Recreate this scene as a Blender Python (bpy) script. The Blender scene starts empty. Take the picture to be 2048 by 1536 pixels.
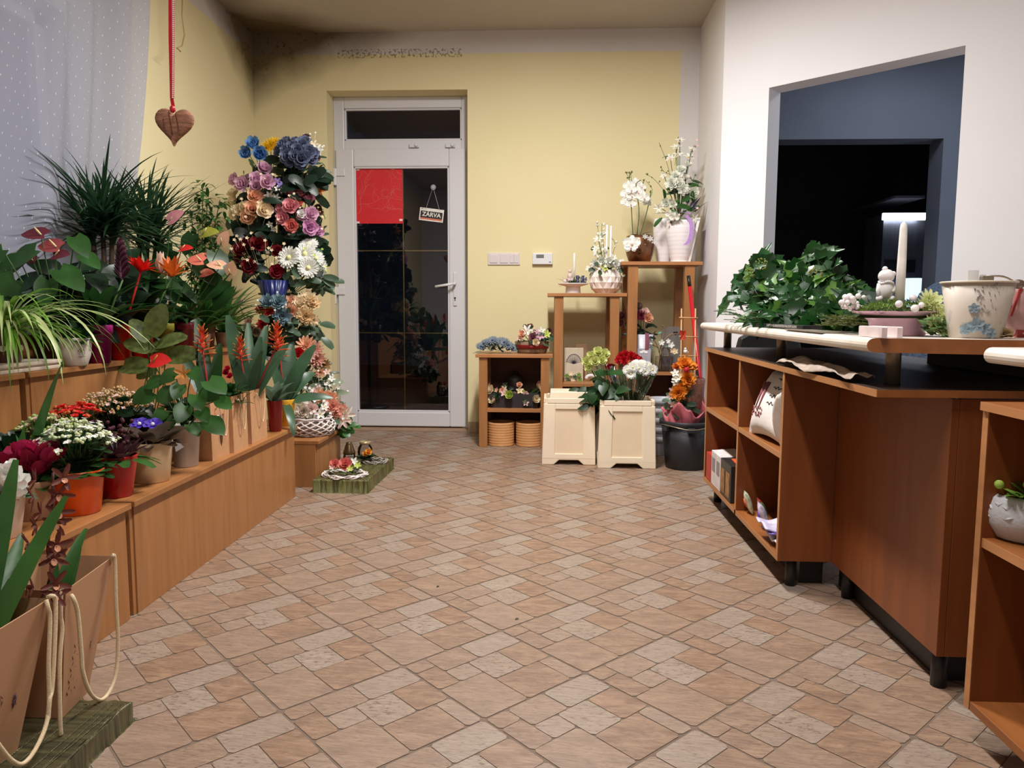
import bpy, math, random
from mathutils import Vector as V, Matrix, noise as mnoise
sc = bpy.context.scene
COL = sc.collection
PI = math.pi
sc.view_settings.view_transform = 'Standard'
sc.view_settings.look = 'None'
sc.view_settings.exposure = 0.0
# ---------------------------------------------------------------- camera maths
F = 1500.0; HC = 0.9; ROLL = .009; VX, VY = 1098.0, 617.0
Yd = V(((VX-1024)/F, (VY-768)/F, 1)).normalized()
UP = V((math.sin(ROLL), -math.cos(ROLL), 0)); UP = (UP - Yd*UP.dot(Yd)).normalized()
Xd = Yd.cross(UP)
if Xd.x < 0: Xd = -Xd
def ray(px, py):
    d = V(((px-1024)/F, (py-768)/F, 1)); return V((d.dot(Xd), d.dot(Yd), d.dot(UP)))
def at(px, py, Y=None, z=None, X=None):
    """world point seen at a pixel of the photograph, on the plane Y=, z= or X="""
    d = ray(px, py)
    t = Y/d.y if Y is not None else ((z-HC)/d.z if z is not None else X/d.x)
    return V((d.x*t, d.y*t, HC+d.z*t))
# ---------------------------------------------------------------- colours, materials
def lin(c):
    return tuple(((x/255)/12.92 if x/255 <= .04045 else ((x/255+.055)/1.055)**2.4) for x in c[:3])+(1.0,)
MATS = {}
def mat(name, col, rough=.6, metal=0., var=.12, vs=20., bump=0., bs=120., spec=.5, trans=0., emit=0., coat=0., stretch=None, alpha=1., sss=0., col2=None):
    if name in MATS: return MATS[name]
    m = bpy.data.materials.new(name); m.use_nodes = True; MATS[name] = m
    nt = m.node_tree; N = nt.nodes; L = nt.links
    b = N['Principled BSDF']
    b.inputs['Roughness'].default_value = rough; b.inputs['Metallic'].default_value = metal
    b.inputs['Specular IOR Level'].default_value = spec
    b.inputs['Transmission Weight'].default_value = trans
    b.inputs['Coat Weight'].default_value = coat
    b.inputs['Alpha'].default_value = alpha
    if sss: b.inputs['Subsurface Weight'].default_value = sss; b.inputs['Subsurface Radius'].default_value = (.01, .01, .01)
    c = lin(col)
    if emit: b.inputs['Emission Color'].default_value = c; b.inputs['Emission Strength'].default_value = emit
    tc = N.new('ShaderNodeTexCoord'); mp = N.new('ShaderNodeMapping'); L.new(tc.outputs['Object'], mp.inputs['Vector'])
    if stretch: mp.inputs['Scale'].default_value = stretch
    nz = N.new('ShaderNodeTexNoise'); nz.inputs['Scale'].default_value = vs; nz.inputs['Detail'].default_value = 4
    L.new(mp.outputs[0], nz.inputs['Vector'])
    rp = N.new('ShaderNodeValToRGB'); rp.color_ramp.elements[0].position = .32; rp.color_ramp.elements[1].position = .68
    c2 = lin(col2) if col2 else tuple(min(1, x*(1+var)) for x in c[:3])+(1,)
    c1 = tuple(x*(1-var) for x in c[:3])+(1,) if not col2 else c
    rp.color_ramp.elements[0].color = c1; rp.color_ramp.elements[1].color = c2
    L.new(nz.outputs['Fac'], rp.inputs[0]); L.new(rp.outputs[0], b.inputs['Base Color'])
    if bump:
        n2 = N.new('ShaderNodeTexNoise'); n2.inputs['Scale'].default_value = bs; n2.inputs['Detail'].default_value = 3
        L.new(mp.outputs[0], n2.inputs['Vector'])
        bp = N.new('ShaderNodeBump'); bp.inputs['Strength'].default_value = bump; bp.inputs['Distance'].default_value = .004
        L.new(n2.outputs['Fac'], bp.inputs['Height']); L.new(bp.outputs[0], b.inputs['Normal'])
    return m
def leafmat(name, col, rough=.38, var=.35, vs=9, tl=.25):
    """leaf: glossy top with a little light passing through"""
    if name in MATS: return MATS[name]
    m = mat(name, col, rough, var=var, vs=vs, spec=.45)
    nt = m.node_tree; N = nt.nodes; L = nt.links; b = N['Principled BSDF']; o = N['Material Output']
    t = N.new('ShaderNodeBsdfTranslucent'); t.inputs[0].default_value = lin([min(255, c*1.25) for c in col])
    mx = N.new('ShaderNodeMixShader'); mx.inputs[0].default_value = tl
    L.new(b.outputs[0], mx.inputs[1]); L.new(t.outputs[0], mx.inputs[2]); L.new(mx.outputs[0], o.inputs[0])
    return m
def petal(name, col, rough=.65): return leafmat('petal_'+name, col, rough, var=.12, vs=60, tl=.25)
def woodmat(name, col, axis=0, rough=.38, var=.13):
    st = [9, 9, 9]; st[axis] = .8
    return mat(name, col, rough, var=var, vs=3.2, stretch=st, spec=.4, bump=.0)
# ---------------------------------------------------------------- mesh builder
class MB:
    def __init__(s): s.v = []; s.f = []; s.m = []; s.uv = None
    def add(s, vs, fs, mi=0):
        n = len(s.v); s.v.extend(V(p) for p in vs); s.f.extend(tuple(i+n for i in f) for f in fs); s.m.extend([mi]*len(fs)); return s
    def box(s, x0, x1, y0, y1, z0, z1, mi=0):
        return s.add([(x0,y0,z0),(x1,y0,z0),(x1,y1,z0),(x0,y1,z0),(x0,y0,z1),(x1,y0,z1),(x1,y1,z1),(x0,y1,z1)],
                     [(0,3,2,1),(4,5,6,7),(0,1,5,4),(1,2,6,5),(2,3,7,6),(3,0,4,7)], mi)
    def obox(s, c, ax, ay, az, mi=0):
        """box from centre and three half-axis vectors"""
        c, ax, ay, az = V(c), V(ax), V(ay), V(az)
        vs = [c+ax*i+ay*j+az*k for k in (-1,1) for i, j in ((-1,-1),(1,-1),(1,1),(-1,1))]
        return s.add(vs, [(0,3,2,1),(4,5,6,7),(0,1,5,4),(1,2,6,5),(2,3,7,6),(3,0,4,7)], mi)
    def tube(s, pts, r, seg=8, mi=0, cap=True, closed=False):
        pts = [V(p) for p in pts]; n = len(pts); rs = r if isinstance(r, (list, tuple)) else [r]*n
        ref = V((0,0,1)); vs = []; t0 = (pts[1]-pts[0])
        if abs(t0.normalized().z) > .9: ref = V((1,0,0))
        prev = None
        for i, p in enumerate(pts):
            if closed: t = pts[(i+1) % n]-pts[i-1]
            else: t = pts[min(i+1, n-1)]-pts[max(i-1, 0)]
            if t.length < 1e-9: t = V((0,0,1))
            t.normalize()
            a = (ref - t*ref.dot(t)) if prev is None else (prev - t*prev.dot(t))
            if a.length < 1e-6: a = t.orthogonal()
            a.normalize(); prev = a; b = t.cross(a)
            for k in range(seg):
                an = 2*PI*k/seg; vs.append(p+(a*math.cos(an)+b*math.sin(an))*rs[i])
        fs = []
        for i in range(n if closed else n-1):
            j = (i+1) % n
            for k in range(seg):
                k2 = (k+1) % seg; fs.append((i*seg+k, i*seg+k2, j*seg+k2, j*seg+k))
        if cap and not closed: fs.append(tuple(range(seg-1,-1,-1))); fs.append(tuple((n-1)*seg+k for k in range(seg)))
        return s.add(vs, fs, mi)
    def lathe(s, prof, seg=32, c=(0,0,0), mi=0, sx=1, sy=1, wob=None):
        c = V(c); vs = []; fs = []; n = len(prof)
        for i, (r, z) in enumerate(prof):
            for k in range(seg):
                a = 2*PI*k/seg; rr = r*(wob(a, i/(n-1)) if wob else 1)
                vs.append(c+V((rr*math.cos(a)*sx, rr*math.sin(a)*sy, z)))
        for i in range(n-1):
            for k in range(seg):
                k2 = (k+1) % seg; fs.append((i*seg+k, i*seg+k2, (i+1)*seg+k2, (i+1)*seg+k))
        if prof[0][0] > 1e-6: fs.append(tuple(range(seg-1,-1,-1)))
        return s.add(vs, fs, mi)
    def ball(s, c, r, mi=0, seg=8, ring=5, sc=(1,1,1)):
        c = V(c); vs = [c+V((0,0,-r*sc[2]))]; fs = []
        for i in range(1, ring):
            ph = PI*i/ring-PI/2
            for k in range(seg):
                a = 2*PI*k/seg; vs.append(c+V((r*math.cos(ph)*math.cos(a)*sc[0], r*math.cos(ph)*math.sin(a)*sc[1], r*math.sin(ph)*sc[2])))
        vs.append(c+V((0,0,r*sc[2]))); e = len(vs)-1
        for k in range(seg): fs.append((0, 1+(k+1)%seg, 1+k)); fs.append((e, 1+(ring-2)*seg+k, 1+(ring-2)*seg+(k+1)%seg))
        for i in range(ring-2):
            for k in range(seg):
                k2 = (k+1) % seg; fs.append((1+i*seg+k, 1+i*seg+k2, 1+(i+1)*seg+k2, 1+(i+1)*seg+k))
        return s.add(vs, fs, mi)
    def prism(s, poly, z0, z1, mi=0):
        n = len(poly); vs = [(x, y, z0) for x, y in poly]+[(x, y, z1) for x, y in poly]
        fs = [tuple(range(n-1,-1,-1)), tuple(range(n, 2*n))]+[(i, (i+1)%n, n+(i+1)%n, n+i) for i in range(n)]
        return s.add(vs, fs, mi)
    def grid(s, nu, nv, fn, mi=0):
        vs = [fn(i/nu, j/nv) for j in range(nv+1) for i in range(nu+1)]
        fs = [(j*(nu+1)+i, j*(nu+1)+i+1, (j+1)*(nu+1)+i+1, (j+1)*(nu+1)+i) for j in range(nv) for i in range(nu)]
        return s.add(vs, fs, mi)
def rootloc(o):
    while o.parent: o = o.parent
    return o.location.copy()
def obj(name, mb, m, parent=None, smooth=True, bevel=0, world=False, solid=0, sub=0, label=None):
    me = bpy.data.meshes.new(name)
    vs = mb.v
    if world and parent is not None:
        o0 = rootloc(parent); vs = [v-o0 for v in vs]
    me.from_pydata([tuple(v) for v in vs], [], mb.f)
    for x in (m if isinstance(m, (list, tuple)) else [m]): me.materials.append(x)
    if mb.m and max(mb.m) > 0: me.polygons.foreach_set('material_index', mb.m)
    if smooth: me.polygons.foreach_set('use_smooth', [True]*len(me.polygons))
    me.update()
    o = bpy.data.objects.new(name, me); COL.objects.link(o)
    if parent is not None: o.parent = parent
    if solid: md = o.modifiers.new('thick', 'SOLIDIFY'); md.thickness = solid; md.offset = 0
    if bevel: md = o.modifiers.new('bevel', 'BEVEL'); md.width = bevel; md.segments = 2; md.limit_method = 'ANGLE'; md.angle_limit = .7
    if sub: md = o.modifiers.new('sub', 'SUBSURF'); md.levels = sub; md.render_levels = sub
    if label: o['label'] = label
    return o
def thing(name, label, cat, loc=(0,0,0), rz=0, group=None):
    o = bpy.data.objects.new(name, None); COL.objects.link(o); o.empty_display_size = .05
    o.location = loc; o.rotation_euler = (0, 0, rz); o['label'] = label; o['category'] = cat
    if group: o['group'] = group
    return o
def tag(o, label, cat, group=None):
    o['label'] = label; o['category'] = cat
    if group: o['group'] = group
    return o
def struct(o): o['kind'] = 'structure'; return o
def solo(name, mb, m, label, cat, group=None, **k):
    """a thing that is a single mesh, with its origin moved to the mesh's base"""
    xs = [v.x for v in mb.v]; ys = [v.y for v in mb.v]; zs = [v.z for v in mb.v]
    c = V(((min(xs)+max(xs))/2, (min(ys)+max(ys))/2, min(zs)))
    mb.v = [v-c for v in mb.v]
    o = obj(name, mb, m, **k); o.location = c
    return tag(o, label, cat, group)
def text(s, size, m, parent, loc, rot, name='lettering', ext=.0004, bold=0., label=None):
    cu = bpy.data.curves.new(name, 'FONT'); cu.body = s; cu.size = size; cu.extrude = ext; cu.align_x = 'CENTER'; cu.align_y = 'CENTER'; cu.offset = bold
    t = bpy.data.objects.new('tmp_text', cu); COL.objects.link(t)
    dg = bpy.context.evaluated_depsgraph_get(); me = bpy.data.meshes.new_from_object(t.evaluated_get(dg))
    bpy.data.objects.remove(t)
    o = bpy.data.objects.new(name, me); COL.objects.link(o); me.materials.clear(); me.materials.append(m)
    o.parent = parent; o.location = V(loc)-rootloc(parent); o.rotation_euler = rot
    return o
# ---------------------------------------------------------------- organic shapes
def frame(n):
    n = V(n).normalized(); a = V((0,0,1)) if abs(n.z) < .95 else V((1,0,0))
    t = a.cross(n).normalized(); return t, n.cross(t), n
def dirv(az, el): return V((math.cos(el)*math.cos(az), math.cos(el)*math.sin(az), math.sin(el)))
PROF = {
 'strap': lambda t: min(1, .55+1.6*t)*(1-max(0, t-.55)**1.6/.45**1.6*.97) if t > .55 else min(1, .55+1.6*t),
 'oval': lambda t: max(.03, math.sin(PI*min(1, t**.8*.98+.02))),
 'lance': lambda t: max(.03, math.sin(PI*(t*.96+.03)**.75)**1.1 if t < .97 else .04),
 'heart': lambda t: [.62,.98,1.,.9,.72,.46,.03][min(6, int(round(t*6)))],
 'blade': lambda t: max(.04, (1-t)**.6 if t > .1 else .8+t),
 'spoon': lambda t: max(.06, math.sin(PI*(.12+.85*t))**.6),
 'petal': lambda t: max(.1, math.sin(PI*(.08+.80*t))**.8),
}
def leaf(mb, p, az, el, L, W, droop=.6, seg=6, prof='lance', fold=.25, mi=0, twist=0., stalk=0., wave=0.):
    """one leaf: a curved blade with a folded midrib"""
    p = V(p).copy(); e = el; pts = []; f = PROF[prof]; st = L/seg
    side0 = V((-math.sin(az), math.cos(az), 0))
    if stalk:
        q = p + dirv(az, el)*stalk*.5 + V((0, 0, stalk*.06)); r = p + dirv(az, el-.1)*stalk
        mb.tube([p, q, r], [W*.05+.001]*3, 4, mi, cap=False); p = r
    vs = []
    for i in range(seg+1):
        t = i/seg; d = dirv(az, e); up = side0.cross(d)*-1
        if up.z < 0 and e < PI/2: up = -up
        a = twist*t; s = side0*math.cos(a)+up*math.sin(a); u2 = d.cross(s)
        if u2.dot(up) < 0: u2 = -u2
        w = W*.5*f(t); wv = wave*W*math.sin(i*2.3)
        back = d*(-L*.16 if prof == 'heart' and i == 0 else 0)
        vs += [p - s*w + u2*(w*fold+wv) + back, p, p + s*w + u2*(w*fold-wv) + back]
        p = p + d*st; e -= droop/seg
    fs = []
    for i in range(seg):
        a = i*3; fs += [(a, a+1, a+4, a+3), (a+1, a+2, a+5, a+4)]
    mb.add(vs, fs, mi)
def leafn(mb, p, d, n, L, W, curl=.5, seg=6, prof='oval', fold=.2, mi=0):
    """a leaf that starts along d with its upper face towards n and curls over backwards"""
    p = V(p).copy(); d = V(d).normalized(); n = V(n); n = n-d*n.dot(d)
    if n.length < 1e-4: n = d.orthogonal()
    n.normalize(); b = d.cross(n); f = PROF[prof]; st = L/seg; vs = []
    for i in range(seg+1):
        w = W*.5*f(i/seg); bk = d*(-L*.16 if prof == 'heart' and i == 0 else 0)
        vs += [p-b*w+n*w*fold+bk, p, p+b*w+n*w*fold+bk]
        rt = Matrix.Rotation(curl/seg, 3, -b); 
        d2 = rt @ d
        if d2.dot(n) > d.dot(n)+1e-9: rt = Matrix.Rotation(-curl/seg, 3, -b); d2 = rt @ d
        n = rt @ n; d = d2; p = p+d*st
    fs = []
    for i in range(seg):
        q = i*3; fs += [(q, q+1, q+4, q+3), (q+1, q+2, q+5, q+4)]
    mb.add(vs, fs, mi)
def facing(pw, up=.5, jit=.5):
    """a leaf-face direction: towards the aisle and the lamps, with scatter"""
    return (V((-pw[0], -pw[1], 0)).normalized()*.8+V((0, 0, up))+V((random.uniform(-jit, jit), random.uniform(-jit, jit), random.uniform(-jit, jit)))).normalized()
def patch(mb, c, t, b, n, L, W, cup, lift, base=0., mi=0, ruf=0., seg=3, seed=0):
    """a petal in a frame: t points outward, b sideways, n up. lift = angle above the flat, cup = inward curl"""
    vs = []; nu = 4
    for i in range(seg+1):
        u = i/seg; ang = lift+cup*u
        o = c + t*(base+L*u*math.cos(lift+cup*u*.5)) + n*(L*u*math.sin(ang*.9))
        w = W*.5*PROF['petal'](u)
        for j in range(nu+1):
            s = j/nu*2-1
            rr = ruf*L*math.sin(j*2.7+seed*3+i*1.3)*u
            vs.append(o + b*(w*s) + n*(abs(s)**2*w*.45+rr) + t*(rr*.5-abs(s)**2*w*.12))
    fs = [(i*(nu+1)+j, i*(nu+1)+j+1, (i+1)*(nu+1)+j+1, (i+1)*(nu+1)+j) for i in range(seg) for j in range(nu)]
    mb.add(vs, fs, mi)
def ring_petals(mb, c, n, r, cnt, L, W, lift, cup, mi=0, base=0., ph=0., ruf=0.):
    t, b, n = frame(n)
    for k in range(cnt):
        a = ph+2*PI*k/cnt+random.uniform(-.08, .08)
        tt = t*math.cos(a)+b*math.sin(a); bb = n.cross(tt)
        patch(mb, V(c), tt, bb, n, L, W, cup, lift, base, mi, ruf, seed=k)
def rose(mb, c, n, r, mi=0):
    n = V(n).normalized(); c = V(c)
    ring_petals(mb, c-n*r*.3, n, r, 5, r*1.25, r*1.35, .35, .25, mi, ruf=.03)
    ring_petals(mb, c-n*r*.25, n, r, 5, r*1.1, r*1.2, .75, .35, mi, ph=.6)
    ring_petals(mb, c-n*r*.2, n, r, 4, r*.95, r*.95, 1.05, .5, mi, ph=.2)
    ring_petals(mb, c-n*r*.15, n, r, 3, r*.8, r*.7, 1.3, .6, mi, ph=.9)
    ring_petals(mb, c-n*r*.05, n, r, 3, r*.65, r*.45, 1.45, .7, mi, ph=.1)
def ranunculus(mb, c, n, r, mi=0):
    n = V(n).normalized()
    for k in range(4): ring_petals(mb, V(c)-n*r*.4, n, r, 6, r*(1.5-.22*k), r*1.1, .35+.3*k, 1.0, mi, ph=.5*k)
def carnation(mb, c, n, r, mi=0):
    n = V(n).normalized()
    for k in range(5): ring_petals(mb, V(c)-n*r*(.35-.05*k), n, r, 8-k, r*(1.2-.16*k), r*.75, .15+.3*k, .3, mi, ph=.4*k, ruf=.14)
def dahlia(mb, c, n, r, mi=0, cnt=13):
    n = V(n).normalized()
    for k in range(5): ring_petals(mb, V(c)-n*r*.15, n, r, cnt-2*k, r*(1.15-.17*k), r*.3, .05+.28*k, .3, mi, ph=.3*k)
def daisy(mb, c, n, r, mi=0, ci=1, cnt=16):
    n = V(n).normalized()
    ring_petals(mb, c, n, r, cnt, r, r*.34, .12, .1, mi); ring_petals(mb, V(c)+n*.002, n, r, cnt-3, r*.8, r*.3, .3, .1, mi, ph=.2)
    mb.ball(V(c)+n*r*.12, r*.24, ci, 8, 5)
def starflower(mb, c, n, r, mi=0, cnt=5, w=.7, ci=None):
    ring_petals(mb, c, n, r, cnt, r, r*w, .25, .1, mi, ph=random.random()*3)
    if ci is not None: mb.ball(V(c)+V(n).normalized()*r*.1, r*.16, ci, 6, 4)
def orchid(mb, c, n, r, mi=0, ci=1):
    t, b, n = frame(n); c = V(c)
    for a, L, W in ((PI/2, 1, .8), (PI*1.22, 1, .75), (PI*1.78, 1, .75), (.12, 1.1, 1.25), (PI-.12, 1.1, 1.25)):
        tt = t*math.cos(a)+b*math.sin(a)
        patch(mb, c, tt, n.cross(tt), n, r*L, r*W, -.1, .12, 0, mi)
    patch(mb, c+n*r*.1, -b, n.cross(-b), n, r*.45, r*.35, .6, .5, 0, ci)
def up_cam(p, k=.5):
    """outward normal for a bloom: part up, part towards the room's front"""
    return (V((0, 0, k)) + (V((0,0,HC))-V(p)).normalized()).normalized()
def bump_tuft(mb, c, r, n, L, W, mi=0, el=(.1, 1.4), droop=.5, prof='lance', seg=4, fold=.2):
    for k in range(n):
        a = random.uniform(0, 2*PI); leaf(mb, V(c)+V((math.cos(a), math.sin(a), 0))*r*random.random(), a, random.uniform(*el), L*random.uniform(.7, 1.1), W*random.uniform(.7, 1.1), droop, seg, prof, fold, mi)
# ---------------------------------------------------------------- common materials
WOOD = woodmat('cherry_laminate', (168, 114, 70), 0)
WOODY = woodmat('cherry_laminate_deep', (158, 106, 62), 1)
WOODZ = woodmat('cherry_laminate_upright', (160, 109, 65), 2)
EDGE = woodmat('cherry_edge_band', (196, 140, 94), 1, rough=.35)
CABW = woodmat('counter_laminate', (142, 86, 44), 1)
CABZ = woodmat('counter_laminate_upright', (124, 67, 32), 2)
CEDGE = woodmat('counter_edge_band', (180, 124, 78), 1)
WHITE = mat('white_plastic', (222, 222, 224), .35, var=.02)
SOIL = mat('potting_soil', (38, 28, 22), .95, var=.4, vs=60, bump=.8)
G_DARK = leafmat('dark_green_leaf', (34, 66, 30))
G_DEEP = leafmat('deep_green_leaf', (20, 44, 24))
G_MID = leafmat('mid_green_leaf', (50, 92, 38))
G_LIGHT = leafmat('light_green_leaf', (112, 150, 62), .45)
G_GREY = leafmat('grey_green_leaf', (78, 100, 78), .4)
G_BLUE = leafmat('aechmea_leaf', (62, 92, 66), .35)
G_STEM = leafmat('green_stem', (70, 104, 48), .5)
BROWN = mat('brown_bark', (92, 70, 52), .8, var=.3, bump=.5)
YEL_C = mat('yellow_centre', (190, 160, 60), .8)
CREAM_C = mat('cream_centre', (214, 206, 150), .8)
BLACKM = mat('black_metal', (22, 22, 24), .45)
KRAFT = mat('kraft_paper', (188, 140, 98), .8, var=.06, vs=40, bump=.1)
ROPE = mat('paper_cord', (214, 192, 156), .8, var=.1, vs=200, bump=.4, bs=600)
CHROME = mat('brushed_steel', (150, 138, 122), .35, metal=.75, var=.05)
# ================================================================ THE ROOM
XL, XR, YB, ZC = -2.10, 1.02, 5.4, 2.815
def posnodes(m):
    nt = m.node_tree; N = nt.nodes; L = nt.links
    g = N.new('ShaderNodeNewGeometry'); s = N.new('ShaderNodeSeparateXYZ'); L.new(g.outputs['Position'], s.inputs[0])
    return N, L, g, s
def math_(N, L, op, a, b=None, c=None, clamp=False):
    n = N.new('ShaderNodeMath'); n.operation = op; n.use_clamp = clamp
    for i, x in enumerate((a, b, c)):
        if x is None: continue
        if isinstance(x, (int, float)): n.inputs[i].default_value = x
        else: L.new(x, n.inputs[i])
    return n.outputs[0]
def mixc(N, L, f, a, b):
    n = N.new('ShaderNodeMix'); n.data_type = 'RGBA'
    if isinstance(f, (int, float)): n.inputs[0].default_value = f
    else: L.new(f, n.inputs[0])
    for i, x in ((6, a), (7, b)):
        if isinstance(x, tuple): n.inputs[i].default_value = x
        else: L.new(x, n.inputs[i])
    return n.outputs[2]
def wallmat(name, which):
    m = bpy.data.materials.new(name); m.use_nodes = True
    N, L, g, s = posnodes(m); b = N['Principled BSDF']; b.inputs['Roughness'].default_value = .85; b.inputs['Specular IOR Level'].default_value = .2
    x, y, z = s.outputs
    nz = N.new('ShaderNodeTexNoise'); nz.inputs['Scale'].default_value = 3; nz.inputs['Detail'].default_value = 5; L.new(g.outputs['Position'], nz.inputs[0])
    fine = N.new('ShaderNodeTexNoise'); fine.inputs['Scale'].default_value = 26; fine.inputs['Detail'].default_value = 6; fine.inputs['Roughness'].default_value = .75; L.new(g.outputs['Position'], fine.inputs[0])
    yellow = mixc(N, L, nz.outputs[0], lin((226, 212, 164)), lin((230, 218, 175)))
    white = mixc(N, L, nz.outputs[0], lin((212, 206, 202)), lin((222, 217, 214)))
    if which == 'white': col = mixc(N, L, nz.outputs[0], lin((226, 222, 224)), lin((232, 229, 231)))
    elif which == 'ceiling': col = mixc(N, L, nz.outputs[0], lin((186, 176, 164)), lin((194, 184, 172)))
    else:
        f = math_(N, L, 'GREATER_THAN', z, 2.664)
        if which == 'back': f = math_(N, L, 'MAXIMUM', f, math_(N, L, 'GREATER_THAN', x, .889))
        col = mixc(N, L, f, yellow, white)
    if which in ('back', 'left', 'ceiling'):
        # damp stain and mould around the far left corner of the ceiling
        dx = math_(N, L, 'ABSOLUTE', math_(N, L, 'SUBTRACT', x, XL)); dy = math_(N, L, 'ABSOLUTE', math_(N, L, 'SUBTRACT', y, YB)); dz = math_(N, L, 'ABSOLUTE', math_(N, L, 'SUBTRACT', z, ZC))
        if which == 'back': d = math_(N, L, 'ADD', math_(N, L, 'MULTIPLY', dx, .75), math_(N, L, 'MULTIPLY', dz, 1.9))
        elif which == 'left': d = math_(N, L, 'ADD', math_(N, L, 'MULTIPLY', dy, 1.15), math_(N, L, 'MULTIPLY', dz, 1.7))
        else: d = math_(N, L, 'ADD', math_(N, L, 'MULTIPLY', dx, .8), math_(N, L, 'MULTIPLY', dy, 1.0))
        st = math_(N, L, 'SUBTRACT', math_(N, L, 'ADD', .74 if which != 'ceiling' else .62, math_(N, L, 'MULTIPLY', nz.outputs[0], .5)), d, clamp=True)
        st = math_(N, L, 'MULTIPLY', st, 2.0, clamp=True)
        col = mixc(N, L, math_(N, L, 'MULTIPLY', st, .92, clamp=True), col, lin((92, 72, 38)))
        sp = N.new('ShaderNodeValToRGB'); sp.color_ramp.elements[0].position = .56; sp.color_ramp.elements[1].position = .64; L.new(fine.outputs[0], sp.inputs[0])
        near = math_(N, L, 'MULTIPLY', math_(N, L, 'SUBTRACT', .80 if which != 'ceiling' else .45, d, clamp=True), 2.2, clamp=True)
        spots = math_(N, L, 'MULTIPLY', sp.outputs[0], near)
        if which == 'back':   # a band of black spots along the lower edge of the white strip
            band = math_(N, L, 'LESS_THAN', math_(N, L, 'ABSOLUTE', math_(N, L, 'SUBTRACT', z, 2.67)), .03)
            rng = math_(N, L, 'MULTIPLY', math_(N, L, 'GREATER_THAN', x, -1.5), math_(N, L, 'LESS_THAN', x, -.62))
            s2 = N.new('ShaderNodeValToRGB'); s2.color_ramp.elements[0].position = .50; s2.color_ramp.elements[1].position = .58
            f2 = N.new('ShaderNodeTexNoise'); f2.inputs['Scale'].default_value = 60; f2.inputs['Detail'].default_value = 5; L.new(g.outputs['Position'], f2.inputs[0]); L.new(f2.outputs[0], s2.inputs[0])
            spots = math_(N, L, 'MAXIMUM', spots, math_(N, L, 'MULTIPLY', s2.outputs[0], math_(N, L, 'MULTIPLY', band, math_(N, L, 'MULTIPLY', rng, .8))))
        col = mixc(N, L, math_(N, L, 'MULTIPLY', spots, .75), col, lin((58, 48, 30)))
    L.new(col, b.inputs['Base Color'])
    bp = N.new('ShaderNodeBump'); bp.inputs['Strength'].default_value = .08; bp.inputs['Distance'].default_value = .003
    L.new(fine.outputs[0], bp.inputs['Height']); L.new(bp.outputs[0], b.inputs['Normal'])
    return m
W_BACK, W_LEFT, W_CEIL, W_WHITE = [wallmat('plaster_'+w, w) for w in ('back', 'left', 'ceiling', 'white')]
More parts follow.
